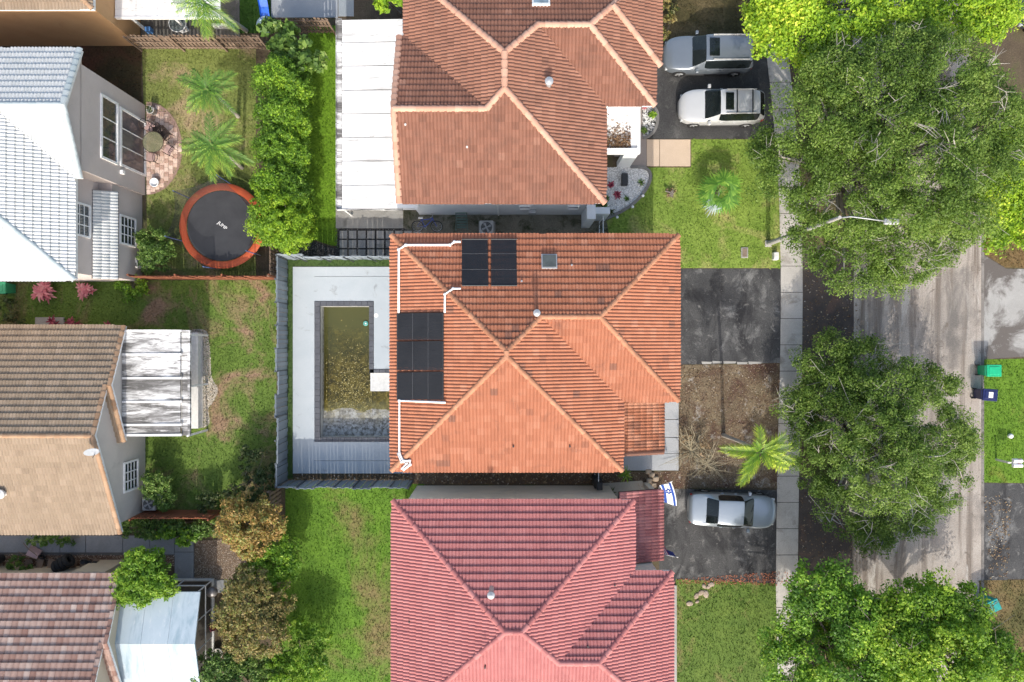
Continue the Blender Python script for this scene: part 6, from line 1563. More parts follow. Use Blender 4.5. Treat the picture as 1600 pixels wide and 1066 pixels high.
SED = [(0, .36, .54, .30, .56, .32), (.02, .60, .66, .52, .69, .26), (.06, .82, .75, .70, .79, .22), (.11, .93, .80, .80, .85, .21), (.16, .99, .83, .85, .89, .20), (.24, 1.0, .87, .87, .94, .20), (.285, 1.0, .89, .87, .96, .20), (.42, 1.0, .92, .70, 1.36, .20), (.50, 1.0, .94, .71, 1.43, .20), (.62, 1.0, .96, .70, 1.42, .20), (.70, .99, .97, .67, 1.36, .20), (.82, .98, .97, .78, 1.04, .22), (.90, .96, .96, .80, 1.02, .24), (.96, .90, .93, .76, .98, .26), (.985, .80, .88, .68, .92, .3), (1.0, .62, .78, .52, .80, .34)]
make_car('grey blue sport utility car with a dark sunroof under the lime green tree', (10.82, 15.8, 0), 0, 4.9, 1.93, 1.75, SUV, car_paint('paint_greyblue', (.19, .22, .255)), rails=(.5, .9), sunroof=(.46, .57), wheel_r=.37)
make_car('white crossover car with black roof bars parked on the dark driveway', (11.56, 12.92, 0), 0, 4.66, 1.86, 1.66, CUV, car_paint('paint_white', (.52, .53, .54), .1), rails=(.5, .85), sunroof=(.49, .585), bars=(.62, .80), wheel_r=.35)
make_car('silver sedan parked on the driveway of the red tiled house', (12.2, -9.35, 0), math.pi - math.radians(3), 4.9, 1.86, 1.44, SED, car_paint('paint_silver', (.28, .325, .37)), wheel_r=.33)
make_car('dark blue car parked across the street beside the yellow-green tree', (30.4, 18.25, 0), 0, 4.7, 1.85, 1.5, SED, car_paint('paint_navy', (.012, .025, .06)), wheel_r=.33)

# ================================================================ YARD OBJECTS
# trampoline
tc = P(347, 353, .8); tb = Vector((tc.x, tc.y, 0)); tr_ = thing('trampoline', tb, 'round trampoline with an orange rim and a black jumping mat', 'trampoline')
M['orange_pad'] = surf('orange_pad', (.50, .09, .035), (.60, .13, .05), 1.5, .6, patches=[((.62, .26, .05), .5, .6, .75, (1, 1, 1))], fine_amt=.15)
pad = MB(); n_ = 48
for i in range(n_ + 1):
    a = 2 * math.pi * i / n_
    for r, z in ((1.96, .79), (2.0, .83), (2.29, .83), (2.36, .78)): pad.v.append((tb.x + r * math.cos(a), tb.y + r * math.sin(a), z))
for i in range(n_):
    for k in range(3): b = i * 4 + k; pad.f.append((b, b + 4, b + 5, b + 1))
pad.build('rim_pad', M['orange_pad'], tr_, True)
mt_ = MB(); mt_.v.append((tb.x, tb.y, .74))
for i in range(40): a = 2 * math.pi * i / 40; mt_.v.append((tb.x + 1.93 * math.cos(a), tb.y + 1.93 * math.sin(a), .78))
for i in range(40): mt_.f.append((0, 1 + i, 1 + (i + 1) % 40))
mt_.build('mat', surf('jump_mat', (.035, .037, .042), (.05, .052, .058), 1, .8, fine=50, fine_amt=.15, bmp=.05), tr_, True)
MB().ring((tb.x, tb.y, .76), 2.3, .035, 40, 6).build('frame_ring', M['grey_metal'], tr_, True)
def netmat(name, fac):
    m, nt, bs = newmat(name); bs.inputs['Base Color'].default_value = (.03, .03, .032, 1); t = N(nt, 'ShaderNodeBsdfTransparent'); mx = N(nt, 'ShaderNodeMixShader'); mx.inputs['Fac'].default_value = fac
    nt.links.new(t.outputs[0], mx.inputs[1]); nt.links.new(bs.outputs[0], mx.inputs[2]); nt.links.new(mx.outputs[0], nt.nodes['Material Output'].inputs['Surface']); return m
net = netmat('safety_net', .5); blue_sl = flat('blue_sleeve', (.10, .16, .34), .5)
poles = []
for i in range(6):
    a = math.radians(20 + 60 * i); o = Vector((tb.x + 2.38 * math.cos(a), tb.y + 2.38 * math.sin(a), 0)); lean = Vector((math.cos(a), math.sin(a), 0)) * (.05 if i != 0 else -.25); tp = o + lean + Vector((0, 0, 2.5 if i in (1, 2, 3) else 2.2))
    MB().tube([o, o + Vector((0, 0, .7))], .025, 6).build('leg', M['grey_metal'], tr_)
    po = MB().tube([o + Vector((0, 0, .65)), tp], .028, 6).build('net_pole', blue_sl, tr_); poles.append((o + Vector((0, 0, .84)), tp))
for i in range(6):
    (a0, a1), (b0, b1) = poles[i], poles[(i + 1) % 6]
    if i in (4,): continue
    nmb = MB(); K = 8
    for k in range(K + 1):
        f = k / K; sag = -.55 * math.sin(math.pi * f) * (1.0 if i != 5 else 1.6); p0 = a0 + (b0 - a0) * f; p1 = a1 + (b1 - a1) * f + Vector((0, 0, sag)); p0 = Vector((tb.x, tb.y, .84)) + (p0 - Vector((tb.x, tb.y, .84))).normalized() * 1.9
        nmb.v += [tuple(p0), tuple(p1)]
    for k in range(K): nmb.f.append((2 * k, 2 * k + 2, 2 * k + 3, 2 * k + 1))
    nmb.build('safety_net', net, tr_, True)
def text_mesh(s, size, m, name, parent, M4, ext=.002):
    cu = bpy.data.curves.new('t', 'FONT'); cu.body = s; cu.size = size; cu.extrude = ext; cu.align_x = 'CENTER'; cu.align_y = 'CENTER'; o = bpy.data.objects.new('t', cu); COL.objects.link(o)
    me = bpy.data.meshes.new_from_object(o.evaluated_get(bpy.context.evaluated_depsgraph_get())); bpy.data.objects.remove(o); me.transform(M4); me.materials.clear(); me.materials.append(m)
    return link(name, me, parent)
text_mesh('JUMP', .26, M['white'], 'lettering', tr_, Matrix.Translation((0, .02, .77)) @ Matrix.Rotation(math.radians(-40), 4, 'Z'))
# patio table and chairs on the brick half-moon
M['iron'] = flat('dark_iron', (.05, .035, .03), .5, .4)
pc = P(250, 228); pc.z = .055
tb_ = thing('patio_table', pc, 'round glass patio table on the brick half-moon', 'table')
def glass_mat(name, c, f):
    m, nt, bs = newmat(name); bs.inputs['Base Color'].default_value = c4(c); bs.inputs['Roughness'].default_value = .08; t = N(nt, 'ShaderNodeBsdfTransparent'); mx = N(nt, 'ShaderNodeMixShader'); mx.inputs['Fac'].default_value = f
    nt.links.new(t.outputs[0], mx.inputs[1]); nt.links.new(bs.outputs[0], mx.inputs[2]); nt.links.new(mx.outputs[0], nt.nodes['Material Output'].inputs['Surface']); return m
MB().lathe(pc, [(.56, .69), (.57, .7), (.57, .712), (.56, .715)], 28).build('glass_top', glass_mat('table_glass', (.22, .22, .13), .6), tb_, True)
MB().ring(pc + Vector((0, 0, .70)), .575, .02, 30, 6).build('rim', M['iron'], tb_, True)
for k in range(4):
    a = math.pi / 4 + k * math.pi / 2; MB().tube([pc + Vector((.15 * math.cos(a), .15 * math.sin(a), .68)), pc + Vector((.12 * math.cos(a), .12 * math.sin(a), .35)), pc + Vector((.42 * math.cos(a), .42 * math.sin(a), 0))], .018, 6).build('leg', M['iron'], tb_)
M['cushion'] = flat('pink_cushion', (.46, .31, .28), .8)
def iron_chair(loc, rz, label, seat=None):
    c = thing('patio_chair', loc, label, 'chair', 'iron chairs on the brick patio', rz)
    MB().bbox(-.23, .23, -.23, .23, .42, .46, .02).build('seat', seat or M['iron'], c, local=True)
    for sx in (-1, 1):
        MB().ring((0, 0, 0), .24, .016, 20, 5, Matrix.Rotation(math.pi / 2, 3, 'Y')).xform(Matrix.Translation((sx * .26, 0, .5))).build('arm_hoop', M['iron'], c, True, local=True)
        for sy in (-1, 1): MB().tube([(sx * .2, sy * .2, .42), (sx * .23, sy * .25, 0)], .014, 6).build('leg', M['iron'], c, local=True)
    fr_ = MB(); fr_.tube([(-.23, .23, .44), (-.25, .3, .75), (-.12, .34, .93), (.12, .34, .93), (.25, .3, .75), (.23, .23, .44)], .016, 6); fr_.build('back_frame', M['iron'], c, local=True)
    for k in (-1, 0, 1): MB().tube([(k * .1, .24, .46), (k * .1, .33, .92)], .01, 5).build('back_bar', M['iron'], c, local=True)
for px, py, rz, lab, st_ in ((264, 214, -40, 'dark iron patio chair between the glass table and the palms', None), (252, 208, 10, 'dark iron patio chair at the table edge, turned to the urn', None), (270, 238, -120, 'dark iron patio chair with a pale pink seat at the outer patio edge', M['cushion']), (243, 249, 170, 'dark iron patio chair with a pale pink seat beside the sliding door', M['cushion']), (241, 203, 60, 'pale pink seated chair next to the house wall on the patio', M['cushion'])):
    q = P(px, py); iron_chair((q.x, q.y, .055), math.radians(rz), lab, st_)
def pot(loc, r, h, label, m, plant=None):
    t = thing('plant_pot', loc, label, 'pot'); MB().lathe(loc, [(r * .6, 0), (r * .7, .02), (r, h), (r * 1.08, h), (r * 1.08, h + .04), (r * .9, h + .04), (r * .85, h - .05)], 18).build('pot', m, t, True)
    if plant: 
        V, F, T = leaf_cloud(np.array([list(loc)]) + np.array([[0, 0, h + .12]]), np.array([r * 1.1]), 60, .05); link('leaves', mesh_np('leaves', V - np.array(loc[:]), F, plant, {'tint': T}), t)
    return t
q = P(243, 177); pot(Vector((q.x, q.y, .055)), .2, .5, 'pale stone urn on the brick patio under the window', surf('urn', (.5, .5, .48), (.62, .62, .6), 3), L_DARK)
q = P(245, 287); pot(Vector((q.x, q.y, .055)), .24, .22, 'low round white pot at the lower tip of the brick patio', M['white'], None)
# air conditioners
def ac_unit(loc, label, s=.78, h=.85):
    t = thing('outdoor_unit', loc, label, 'air conditioner'); x, y = loc[0], loc[1]
    MB().bbox(x - s / 2, x + s / 2, y - s / 2, y + s / 2, .06, h, .05).build('housing', flat('ac_grey_%s' % t.name, (.50, .50, .49), .5, .1), t)
    MB().bbox(x - s * .6, x + s * .6, y - s * .6, y + s * .6, 0, .06, .01).build('pad', M['concrete'], t)
    MB().lathe((x, y, h), [(s * .40, .002), (s * .40, .012), (s * .38, .012)], 24).build('fan_well', M['dark'], t)
    g = MB()
    for r in (.1, .17, .24, .31, .38): g.ring((x, y, h + .03), s * r, .006, 24, 4)
    g.build('grille', M['grey_metal'], t)
    for k in range(4):
        a = k * math.pi / 2 + .4; d = Vector((math.cos(a), math.sin(a), 0)); n2 = Vector((-d.y, d.x, 0)); c = Vector((x, y, h + .016)); MB().sheet([c + d * .04 + n2 * .03, c + d * s * .34 + n2 * .09, c + d * s * .34 - n2 * .05 + Vector((0, 0, .008)), c + d * .04 - n2 * .03]).build('blade', M['grey_metal'], t)
    MB().lathe((x, y, h + .02), [(.05, 0), (.05, .02), (.02, .025)], 10).build('hub', M['grey_metal'], t)
ac_unit(P(760, 355) * .975, 'grey air conditioner between the orange house and the pale blue wall')
ac_unit(P(224, 411), 'pale air conditioner half hidden by the olive bush', .7, .7)
ac_unit(P(243, 783), 'white air conditioner in the green bush beside the brown house', .75, .75)
# bicycle lying against the pale wall
bk = thing('bicycle', (P(668, 352).x, P(668, 352).y, 0), 'blue bicycle with a white saddle lying under the pale blue wall', 'bicycle')
T4 = Matrix.Translation((0, .0, .03)) @ Matrix.Rotation(math.radians(62), 4, 'X') @ Matrix.Rotation(math.radians(-4), 4, 'Y')
blue = flat('bike_blue', (.05, .10, .45), .35, .1); Ry = Matrix.Rotation(math.pi / 2, 3, 'X')
T4 = Matrix.Translation((0, -.38, .03)) @ Matrix.Rotation(math.radians(-56), 4, 'X')
for x, nm in ((-.54, 'wheel'), (.54, 'wheel')):
    w_ = MB().ring((x, 0, .33), .315, .022, 30, 6, Ry).xform(T4).build(nm, M['black'], bk, True, local=True)
    sp = MB()
    for k in range(10): a = k * math.pi / 5; sp.tube([(x, 0, .33), (x + .3 * math.cos(a), 0, .33 + .3 * math.sin(a))], .004, 4)
    sp.ring((x, 0, .33), .29, .012, 26, 5, Ry).xform(T4).build('rim', M['rim'], w_, local=True)
fm = MB(); fm.tube([(-.30, 0, .80), (-.12, 0, .30)], .02, 6); fm.tube([(-.12, 0, .30), (.34, 0, .76)], .022, 6); fm.tube([(-.27, 0, .72), (.36, 0, .80)], .02, 6); fm.tube([(-.12, 0, .30), (-.54, 0, .33), (-.28, 0, .74)], .014, 6); fm.tube([(.32, 0, .9), (.37, 0, .72), (.54, 0, .33)], .018, 6)
fm.xform(T4).build('frame', blue, bk, local=True)
MB().bbox(-.45, -.2, -.07, .07, .82, .88, .02).xform(T4).build('saddle', M['white'], bk, local=True)
MB().tube([(.26, -.28, .98), (.34, -.1, .96), (.34, .1, .96), (.26, .28, .98)], .015, 6).xform(T4).build('handlebar', M['grey_metal'], bk, local=True)
MB().ring((-.12, 0, .30), .09, .012, 18, 5, Ry).tube([(-.12, -.06, .30), (-.05, -.07, .16)], .012, 5).tube([(-.12, .06, .30), (-.19, .07, .44)], .012, 5).xform(T4).build('crank', M['grey_metal'], bk, local=True)
# green slatted garden chair
gc = thing('garden_chair', (P(722, 348).x, P(722, 348).y, 0), 'dark green slatted lounge chair beside the bicycle', 'chair'); grn = flat('green_plastic', (.11, .17, .14), .5)
for k in range(6):
    y = .42 - k * .15; z = .36 if k > 1 else .36 + (2 - k) * .16
    MB().bbox(-.27, .27, y - .05, y + .05, z, z + .03, .008).build('slat', grn, gc, local=True)
for sx in (-1, 1):
    MB().tube([(sx * .3, .5, .75), (sx * .3, .1, .38), (sx * .34, -.5, .34)], .022, 6).build('side_rail', grn, gc, local=True)
    for y in (.15, -.42): MB().tube([(sx * .3, y, .36), (sx * .34, y, 0)], .02, 6).build('leg', grn, gc, local=True)
MB().tube([(-.2, .62, .8), (-.2, .72, .82), (.2, .72, .82), (.2, .62, .8)], .015, 6).tube([(-.2, .62, .8), (-.29, .5, .74)], .015, 6).tube([(.2, .62, .8), (.29, .5, .74)], .015, 6).build('handle', M['offwhite'], gc, local=True)
# bins
def wheelie_bin(loc, rz, label, c, mark=None):
    m = flat('bin_plastic_%d' % len(bpy.data.materials), c, .4); t = thing('wheelie_bin', loc, label, 'bin', 'wheeled bins', rz)
    b = MB(); lo = [(-.26, -.24), (.30, -.24), (.30, .24), (-.26, .24)]; hi = [(-.36, -.30), (.38, -.30), (.38, .30), (-.36, .30)]
    b.add([(x, y, .08) for x, y in lo] + [(x, y, .98) for x, y in hi], [(0, 3, 2, 1), (0, 1, 5, 4), (1, 2, 6, 5), (2, 3, 7, 6), (3, 0, 4, 7), (4, 5, 6, 7)]); b.build('body', m, t, local=True)
    MB().bbox(-.40, .42, -.33, .33, .98, 1.05, .03).bbox(-.3, .3, -.22, .22, 1.05, 1.075, .02).build('lid', m, t, local=True)
    MB().tube([(-.45, -.26, .95), (-.47, -.26, 1.0), (-.47, .26, 1.0), (-.45, .26, .95)], .018, 6).build('handle', m, t, local=True)
    for sy in (-1, 1): MB().ring((-.28, sy * .27, .12), .09, .035, 18, 6, Ry).build('wheel', M['black'], t, local=True)
    if mark: MB().bbox(-.1, .14, -.16, .16, 1.0765, 1.079, .0005).build('sticker', M['white'], t, local=True)
wheelie_bin(P(1533, 578), 0, 'bright green wheeled bin at the lawn edge across the street', (.01, .38, .18))
wheelie_bin(P(1527, 615), math.radians(-4), 'navy blue wheeled bin next to the bright green bin', (.012, .018, .09), True)
wheelie_bin(P(1531, 937), math.radians(25), 'teal bin half hidden under the lime green tree by the street', (.02, .28, .26))
wheelie_bin(P(18, 452), 0, 'green bin with a white label under the pale tiled eave', (.03, .25, .12), True)
# mailbox pair on the lawn across the street
mb_ = thing('mailbox', P(1556, 718), 'double white mailbox on a post in the bright lawn', 'mailbox'); b = LOC[mb_.name]
MB().box(b.x - .05, b.x + .05, b.y - .05, b.y + .05, 0, 1.05).build('post', M['offwhite'], mb_)
MB().box(b.x - .1, b.x + .55, b.y - .03, b.y + .03, 1.0, 1.06).build('arm', M['offwhite'], mb_)
for dy in (-.13, .13):
    m_ = MB(); K = 8
    for x in (b.x + .12, b.x + .62):
        for k in range(K + 1): a = math.pi * k / K; m_.v.append((x, b.y + dy + .11 * math.cos(a), 1.12 + .12 * math.sin(a)))
        m_.v.append((x, b.y + dy - .11, 1.062)); m_.v.append((x, b.y + dy + .11, 1.062))
    n2 = K + 3
    for k in range(n2): m_.f.append((k, (k + 1) % n2, n2 + (k + 1) % n2, n2 + k))
    m_.f += [tuple(range(n2 - 1, -1, -1)), tuple(range(n2, 2 * n2))]
    m_.build('box', M['white'], mb_)
    MB().box(b.x + .40, b.x + .44, b.y + dy + .112, b.y + dy + .125, 1.15, 1.32).build('flag', M['taillamp'], mb_)
q = P(1577, 681); MB().lathe(q, [(.12, 0), (.13, .03), (.13, .16), (.09, .2), (.02, .22)], 14).build('sprinkler_cap', M['white'], label='small white utility cap in the bright lawn near the mailbox', cat='cap')
# street lamp
M['polegrey'] = surf('pole_concrete', (.40, .39, .37), (.5, .49, .47), 2)
sp_ = thing('street_lamp', P(1200, 381), 'concrete street lamp with a long arm reaching through the oak', 'street lamp'); b = LOC[sp_.name]; tp = P(1300, 345.5, 7.6)
tp = Vector((b.x + .25, b.y + .05, 7.9))
MB().tube([b, tp], [.14, .08], 10).build('pole', M['polegrey'], sp_)
e = P(1385, 346, 8.25)
MB().tube([tp - Vector((0, 0, .15)), tp + Vector((.4, 0, .2)), tp + (e - tp) * .6 + Vector((0, 0, .18)), e], [.035, .032, .028, .024], 8).build('arm', M['grey_metal'], sp_, True)
MB().bbox(e.x - .1, e.x + .55, e.y - .14, e.y + .14, e.z - .07, e.z + .09, .05).build('lamp_head', M['grey_metal'], sp_)
MB().bbox(e.x + .0, e.x + .48, e.y - .1, e.y + .1, e.z - .1, e.z - .072, .01).build('lens', M['white'], sp_)
MB().bbox(b.x - .18, b.x + .18, b.y - .18, b.y + .18, 0, .08, .02).build('base', M['concrete'], sp_)
q = P(1210, 401); MB().bbox(q.x - .14, q.x + .14, q.y - .22, q.y + .22, 0, .35, .04).build('utility_box', M['offwhite'], label='white utility box beside the foot of the street lamp', cat='utility box')
q = P(1163, 395); ub = thing('meter_box', q, 'flat concrete meter box set in the front lawn', 'meter box')
MB().bbox(q.x - .2, q.x + .2, q.y - .3, q.y + .3, 0, .07, .02).build('frame', M['concrete'], ub); MB().bbox(q.x - .13, q.x + .13, q.y - .23, q.y + .23, .07, .085, .01).build('lid', surf('rusty_lid', (.2, .15, .11), (.28, .22, .17), 4), ub)
q = P(1047, 303); tree('tree_stump', 'round patch of old tree roots in the front lawn', 'stump', q.xy, [(q + Vector((0, 0, .08)), .3)], L_DRYF, 26, 18, .05, .12, trunk_r=.12, limbs=8, fork=.3)
# flags on the porch of the red house
M['fwhite'] = flat('flag_white', (.82, .82, .82), .8); M['fblue'] = flat('flag_blue', (.01, .06, .30), .8); M['fred'] = flat('flag_red', (.55, .03, .08), .8); M['fnavy'] = flat('flag_navy', (.03, .04, .20), .8)
A0, A1, B0, B1 = P(1031, 759, 2.75), P(1049, 753, 2.85), P(1037, 785, 2.15), P(1058, 790, 2.0)
def fpt_(u, v, dz=0.0):
    """u along the long side, v across"""
    p = (A0 * (1 - v) + A1 * v) * (1 - u) + (B0 * (1 - v) + B1 * v) * u
    return p + Vector((0.05 * math.sin(3.5 * u), 0.02 * math.sin(6 * v), .05 * math.sin(u * 5 + v * 4) + .1 * math.sin(math.pi * v) + dz))
def patch_on(name, m, u0, u1, v0, v1, parent, dz, nu=14, nv=6):
    q = MB(); vs = [fpt_(u0 + (u1 - u0) * i / nu, v0 + (v1 - v0) * j / nv, dz) for i in range(nu + 1) for j in range(nv + 1)]
    q.add(vs, [(i * (nv + 1) + j, (i + 1) * (nv + 1) + j, (i + 1) * (nv + 1) + j + 1, i * (nv + 1) + j + 1) for i in range(nu) for j in range(nv)])
    return q.build(name, m, parent, True)
fg = thing('flag', (A0 + B1) / 2, 'white flag with two blue stripes and a blue star hanging over the driveway', 'flag')
patch_on('cloth', M['fwhite'], 0, 1, 0, 1, fg, 0)
for v0 in (.07, .72): patch_on('stripe', M['fblue'], .0, 1, v0, v0 + .2, fg, .006)
st_ = MB()
for rot in (0, math.pi):
    cc = []
    for k in range(3):
        a = rot + 2 * math.pi * k / 3; cc.append((.36 + .155 * math.cos(a), .49 + .22 * math.sin(a)))
    for k in range(3):
        (u0, v0), (u1, v1) = cc[k], cc[(k + 1) % 3]; st_.tube([fpt_(u0 + (u1 - u0) * i / 4, v0 + (v1 - v0) * i / 4, .012) for i in range(5)], .026, 4)
st_.build('star', M['fblue'], fg)
MB().tube([Vector((7.7, -8.0, 2.45)), A0 + Vector((-.02, .0, .0)), A1 + Vector((.05, .03, .03))], .014, 6).build('flag_pole', M['white'], fg)
f2 = thing('flag', P(1046, 863, 2.3), 'folded red white and blue flag on a white pole beside the red porch roof', 'flag')
pa, pb_ = P(1034, 866, 2.4), P(1059, 871, 2.9)
MB().tube([pa, pb_], .016, 6).build('flag_pole', M['white'], f2); MB().lathe(pb_, [(.01, -.03), (.03, 0), (.01, .03)], 8).build('finial', M['white'], f2)
def f2p(u, v): return pa + (pb_ - pa) * (.08 + .84 * u) + Vector((-.02 - .08 * v, .28 * v * (1 - .35 * u), -.85 * v + .05 * math.sin(8 * u)))
def f2patch(nm, m, u0, u1, v0, v1):
    q = MB(); vs = [f2p(u0 + (u1 - u0) * i / 6, v0 + (v1 - v0) * j / 4) for i in range(7) for j in range(5)]
    q.add(vs, [(i * 5 + j, (i + 1) * 5 + j, (i + 1) * 5 + j + 1, i * 5 + j + 1) for i in range(6) for j in range(4)]); q.build(nm, m, f2, True)
f2patch('canton', M['fnavy'], .52, 1, 0, .62)
for i in range(7):
    u0 = i * .52 / 7; f2patch('stripe', M['fred'] if i % 2 == 0 else M['fwhite'], u0, u0 + .52 / 7, 0, 1)
# behind the pink tiled house: tyres, wheelbarrow, pots, timber
ty = thing('tyre_stack', P(112, 874), 'four black car tyres lying side by side with a pale blue wheel rim', 'tyres'); b = LOC[ty.name]
ax = Vector((1, .62, 0)).normalized(); Rt = Vector((0, 0, 1)).rotation_difference(ax).to_matrix()
for k in range(4):
    c = b + ax * (-.36 + k * .24) + Vector((0, 0, .75)); t_ = MB().ring(c, .27, .125, 26, 8, Rt).build('tyre', M['black'], ty, True)
c = b + ax * (-.49) + Vector((0, 0, .75)); rm = MB(); mm = Matrix.Translation(c) @ Rt.to_4x4()
rm.lathe((0, 0, 0), [(.235, -.03), (.235, .05), (.21, .05)], 20).xform(mm).build('rim', flat('pale_rim', (.42, .52, .56), .35, .4), ty, True)
for k in range(5): a = k * 1.2566; MB().lathe((.11 * math.cos(a), .11 * math.sin(a), -.035), [(.03, 0), (.03, -.004)], 10).xform(mm).build('rim_hole', M['dark'], ty)
wb = thing('wheelbarrow', P(58, 862), 'pale pink wheelbarrow standing upside down on the gravel', 'wheelbarrow', rz=math.radians(-28))
pk = flat('pink_steel', (.52, .36, .36), .5)
MB().add([(-.42, -.26, .12), (.30, -.26, .12), (.30, .26, .12), (-.42, .26, .12), (-.24, -.17, .5), (.36, -.14, .42), (.36, .14, .42), (-.24, .17, .5)], [(0, 1, 5, 4), (1, 2, 6, 5), (2, 3, 7, 6), (3, 0, 4, 7), (4, 5, 6, 7)]).build('tray', pk, wb, local=True)
for sy in (-1, 1): MB().tube([(.35, sy * .1, .5), (-.2, sy * .2, .53), (-.75, sy * .28, .35)], .018, 6).build('handle', M['wood'], wb, local=True)
MB().ring((.5, 0, .25), .14, .05, 20, 6, Ry).build('wheel', M['black'], wb, local=True)
for px, py, r, lab in ((140, 873, .14, 'black nursery pot nearest to the tyres on the shelf'), (148, 875, .14, 'black nursery pot in the middle of the row behind the pink roof'), (157, 876, .14, 'black nursery pot at the row end next to the sand coloured wall')):
    q = P(px, py); q.z = .33; pot(q, r, .25, lab, M['dark'])
sh = thing('timber_rack', P(110, 886), 'low rack of weathered boards behind the pink tiled eave', 'rack'); b = LOC[sh.name]
for k in range(7):
    x = b.x - 2.2 + k * .62; MB().box(x - .18, x + .18, b.y - .5, b.y + .55, .27, .31, random.uniform(-.35, -.15)).build('board', M['wood'], sh)
for x in (b.x - 2.3, b.x, b.x + 2.0): MB().box(x - .05, x + .05, b.y - .3, b.y + .3, 0, .27).build('support', M['wood'], sh)
q = P(3, 872); MB().lathe(q, [(.22, 0), (.26, .5), (.28, .52), (.22, .52)], 16).build('black_barrel', M['dark'], label='black barrel at the end of the garden path', cat='barrel')
wallbox(h3, wall3, (P(150, 0).x - .05, P(197, 0).x, -12.75, -12.3, 0, 2.0), name='garden_wall')
# objects round the screened room and terrace
q = P(340, 918); kt = thing('round_grill', q, 'round grey lidded kettle grill by the screened room corner', 'grill')
MB().lathe(q + Vector((0, 0, .45)), [(.1, 0), (.26, .1), (.3, .25), (.28, .36), (.16, .45), (.03, .48)], 20).build('kettle', flat('grill_grey', (.17, .16, .16), .4, .3), kt, True)
for k in range(3): a = k * 2.1; MB().tube([q + Vector((.1 * math.cos(a), .1 * math.sin(a), .5)), q + Vector((.3 * math.cos(a), .3 * math.sin(a), 0))], .012, 6).build('leg', M['grey_metal'], kt)
paved('corner_slab', [(331, 906), (362, 906), (362, 926), (331, 926)], M['path_grey'], thick=.05)
q = P(337, 976); pot(q, .2, .35, 'dark red pot in the shade beside the screened room', flat('red_glaze', (.22, .02, .03), .35), L_RED)
q = P(343, 1018); pot(q, .28, .25, 'wide grey stone planter in the shade of the copper leaved tree', M['concrete'], L_DARK)
# blue slide and its white splash basin behind the fence
sl_ = thing('play_slide', P(418, 12), 'blue plastic slide ending in a pale round basin behind the fence', 'slide'); b = LOC[sl_.name]
pth = [(0, 1.0, 1.3), (0, .4, .95), (0, -.2, .5), (0, -.8, .2)]
m_ = MB()
for x, y, z in pth:
    for dx, dz in ((-.26, .14), (-.22, 0), (.22, 0), (.26, .14)): m_.v.append((b.x + dx, b.y + y, z + dz))
for i in range(3):
    for k in range(3): m_.f.append((i * 4 + k, i * 4 + k + 1, i * 4 + k + 5, i * 4 + k + 4))
m_.build('chute', flat('slide_blue', (.02, .13, .62), .35), sl_)
for sx in (-1, 1): MB().tube([(b.x + sx * .25, b.y + 1.1, 0), (b.x + sx * .25, b.y + 1.0, 1.35)], .03, 6).build('leg', flat('slide_leg%d' % sx, (.1, .3, .6), .5), sl_)
MB().lathe((b.x - .02, b.y - 1.1, 0), [(.4, 0), (.47, .3), (.5, .32), (.44, .33), (.4, .12), (.05, .1)], 22).build('basin', flat('basin_blue', (.42, .55, .62), .4), sl_, True)
# round table and white chair under the corner patio roof
q = P(287, 46); q.z = .05; wt = thing('garden_table', q, 'round glass table with a white rim under the corner patio roof', 'table')
MB().lathe(q, [(.45, .66), (.46, .68), (.45, .69)], 24).build('top', glass_mat('grey_table_glass', (.2, .24, .24), .7), wt); MB().ring(q + Vector((0, 0, .68)), .47, .03, 28, 6).build('rim', M['white'], wt, True)
MB().lathe(q, [(.25, 0), (.25, .03), (.04, .06), (.04, .66)], 12).build('pedestal', M['white'], wt)
q = P(284, 33); q.z = .05; wc = thing('garden_chair', q, 'white rounded chair under the corner patio roof', 'chair')
MB().lathe(q, [(.2, .4), (.22, .43), (.2, .45)], 16).build('seat', M['white'], wc)
MB().tube([q + Vector((-.22, .0, .45)), q + Vector((-.2, .2, .8)), q + Vector((.2, .2, .8)), q + Vector((.22, 0, .45))], .03, 6).build('backrest', M['white'], wc, True)
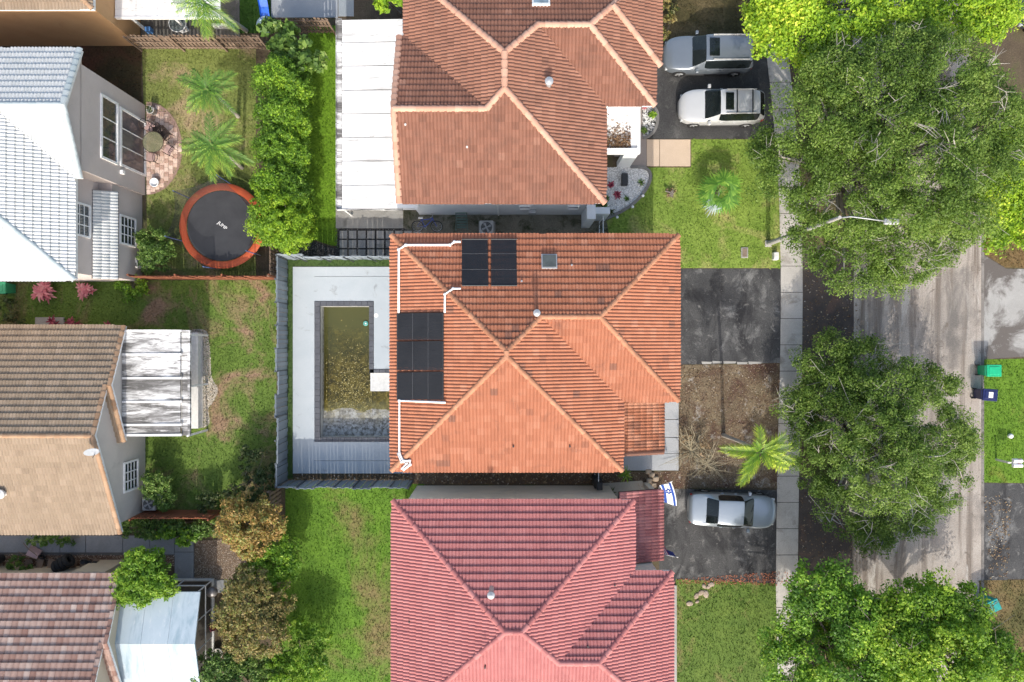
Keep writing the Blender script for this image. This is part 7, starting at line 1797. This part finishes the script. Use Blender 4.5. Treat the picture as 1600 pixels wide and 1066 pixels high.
for sx in (-1, 1):
    for sy in (-1, 1): MB().tube([q + Vector((sx * .15, sy * .15, .42)), q + Vector((sx * .18, sy * .18, 0))], .02, 6).build('leg', M['white'], wc)
q = P(236, 50); MB().bbox(q.x - .16, q.x + .16, q.y - .13, q.y + .13, 0.05, .4, .02).build('cool_box', flat('cool_blue', (.1, .25, .55), .4), label='small blue and white cool box beside the patio post', cat='cool box')
q = P(352, 44); MB().bbox(q.x - .6, q.x + .55, q.y - .08, q.y + .08, 0, .42, .02).build('white_bench', M['white'], label='low white bench end behind the fence under the palm', cat='bench')
# black mat and slab by the entry
q = P(975, 282); MB().bbox(q.x - .17, q.x + .17, q.y - .33, q.y + .33, .03, .35, .02).build('planter_box', M['dark'], label='black box planter standing in the white stones', cat='planter')
q = P(79, 503); MB().bbox(q.x - .8, q.x + .8, q.y - .3, q.y + .25, 0, .12, .02).build('stone_slab', M['concrete'], label='pale slab under the dark red plant at the brown roof eave', cat='slab')
# small dry palm leaf lying by the path, loose stones
for i, (px, py) in enumerate(((1013, 737), (1018, 742), (1014, 751), (1021, 758), (1017, 764), (1024, 748))):
    q = P(px, py); MB().bbox(q.x - .17, q.x + .17, q.y - .14, q.y + .14, 0, .1 + .02 * (i % 3), .05).build('edging_stone', surf('stone_%d' % i, (.36, .28, .2), (.5, .4, .3), 3), label='rounded tan edging stone between the pale path and the driveway', cat='stone', group='tan edging stones')
for i, (px, py) in enumerate(((1095, 926), (1086, 931), (1106, 917), (1078, 943), (1112, 913), (1098, 916), (1090, 940), (1102, 928))):
    q = P(px + random.uniform(-2, 2), py); k_ = random.uniform(.6, 1.1); MB().lathe((0, 0, 0), [(.2 * k_, 0), (.22 * k_, .03), (.17 * k_, .07), (.06 * k_, .085)], 7).xform(Matrix.Translation(q) @ Matrix.Rotation(random.random() * 3, 4, 'Z') @ Matrix.Diagonal((1, .7, 1, 1))).build('pale_stone', surf('pstone_%d' % i, (.34, .26, .2), (.46, .38, .31), 3), label='pale flat stone lying in the lawn corner below the driveway', cat='stone', group='pale stones in the lawn corner')
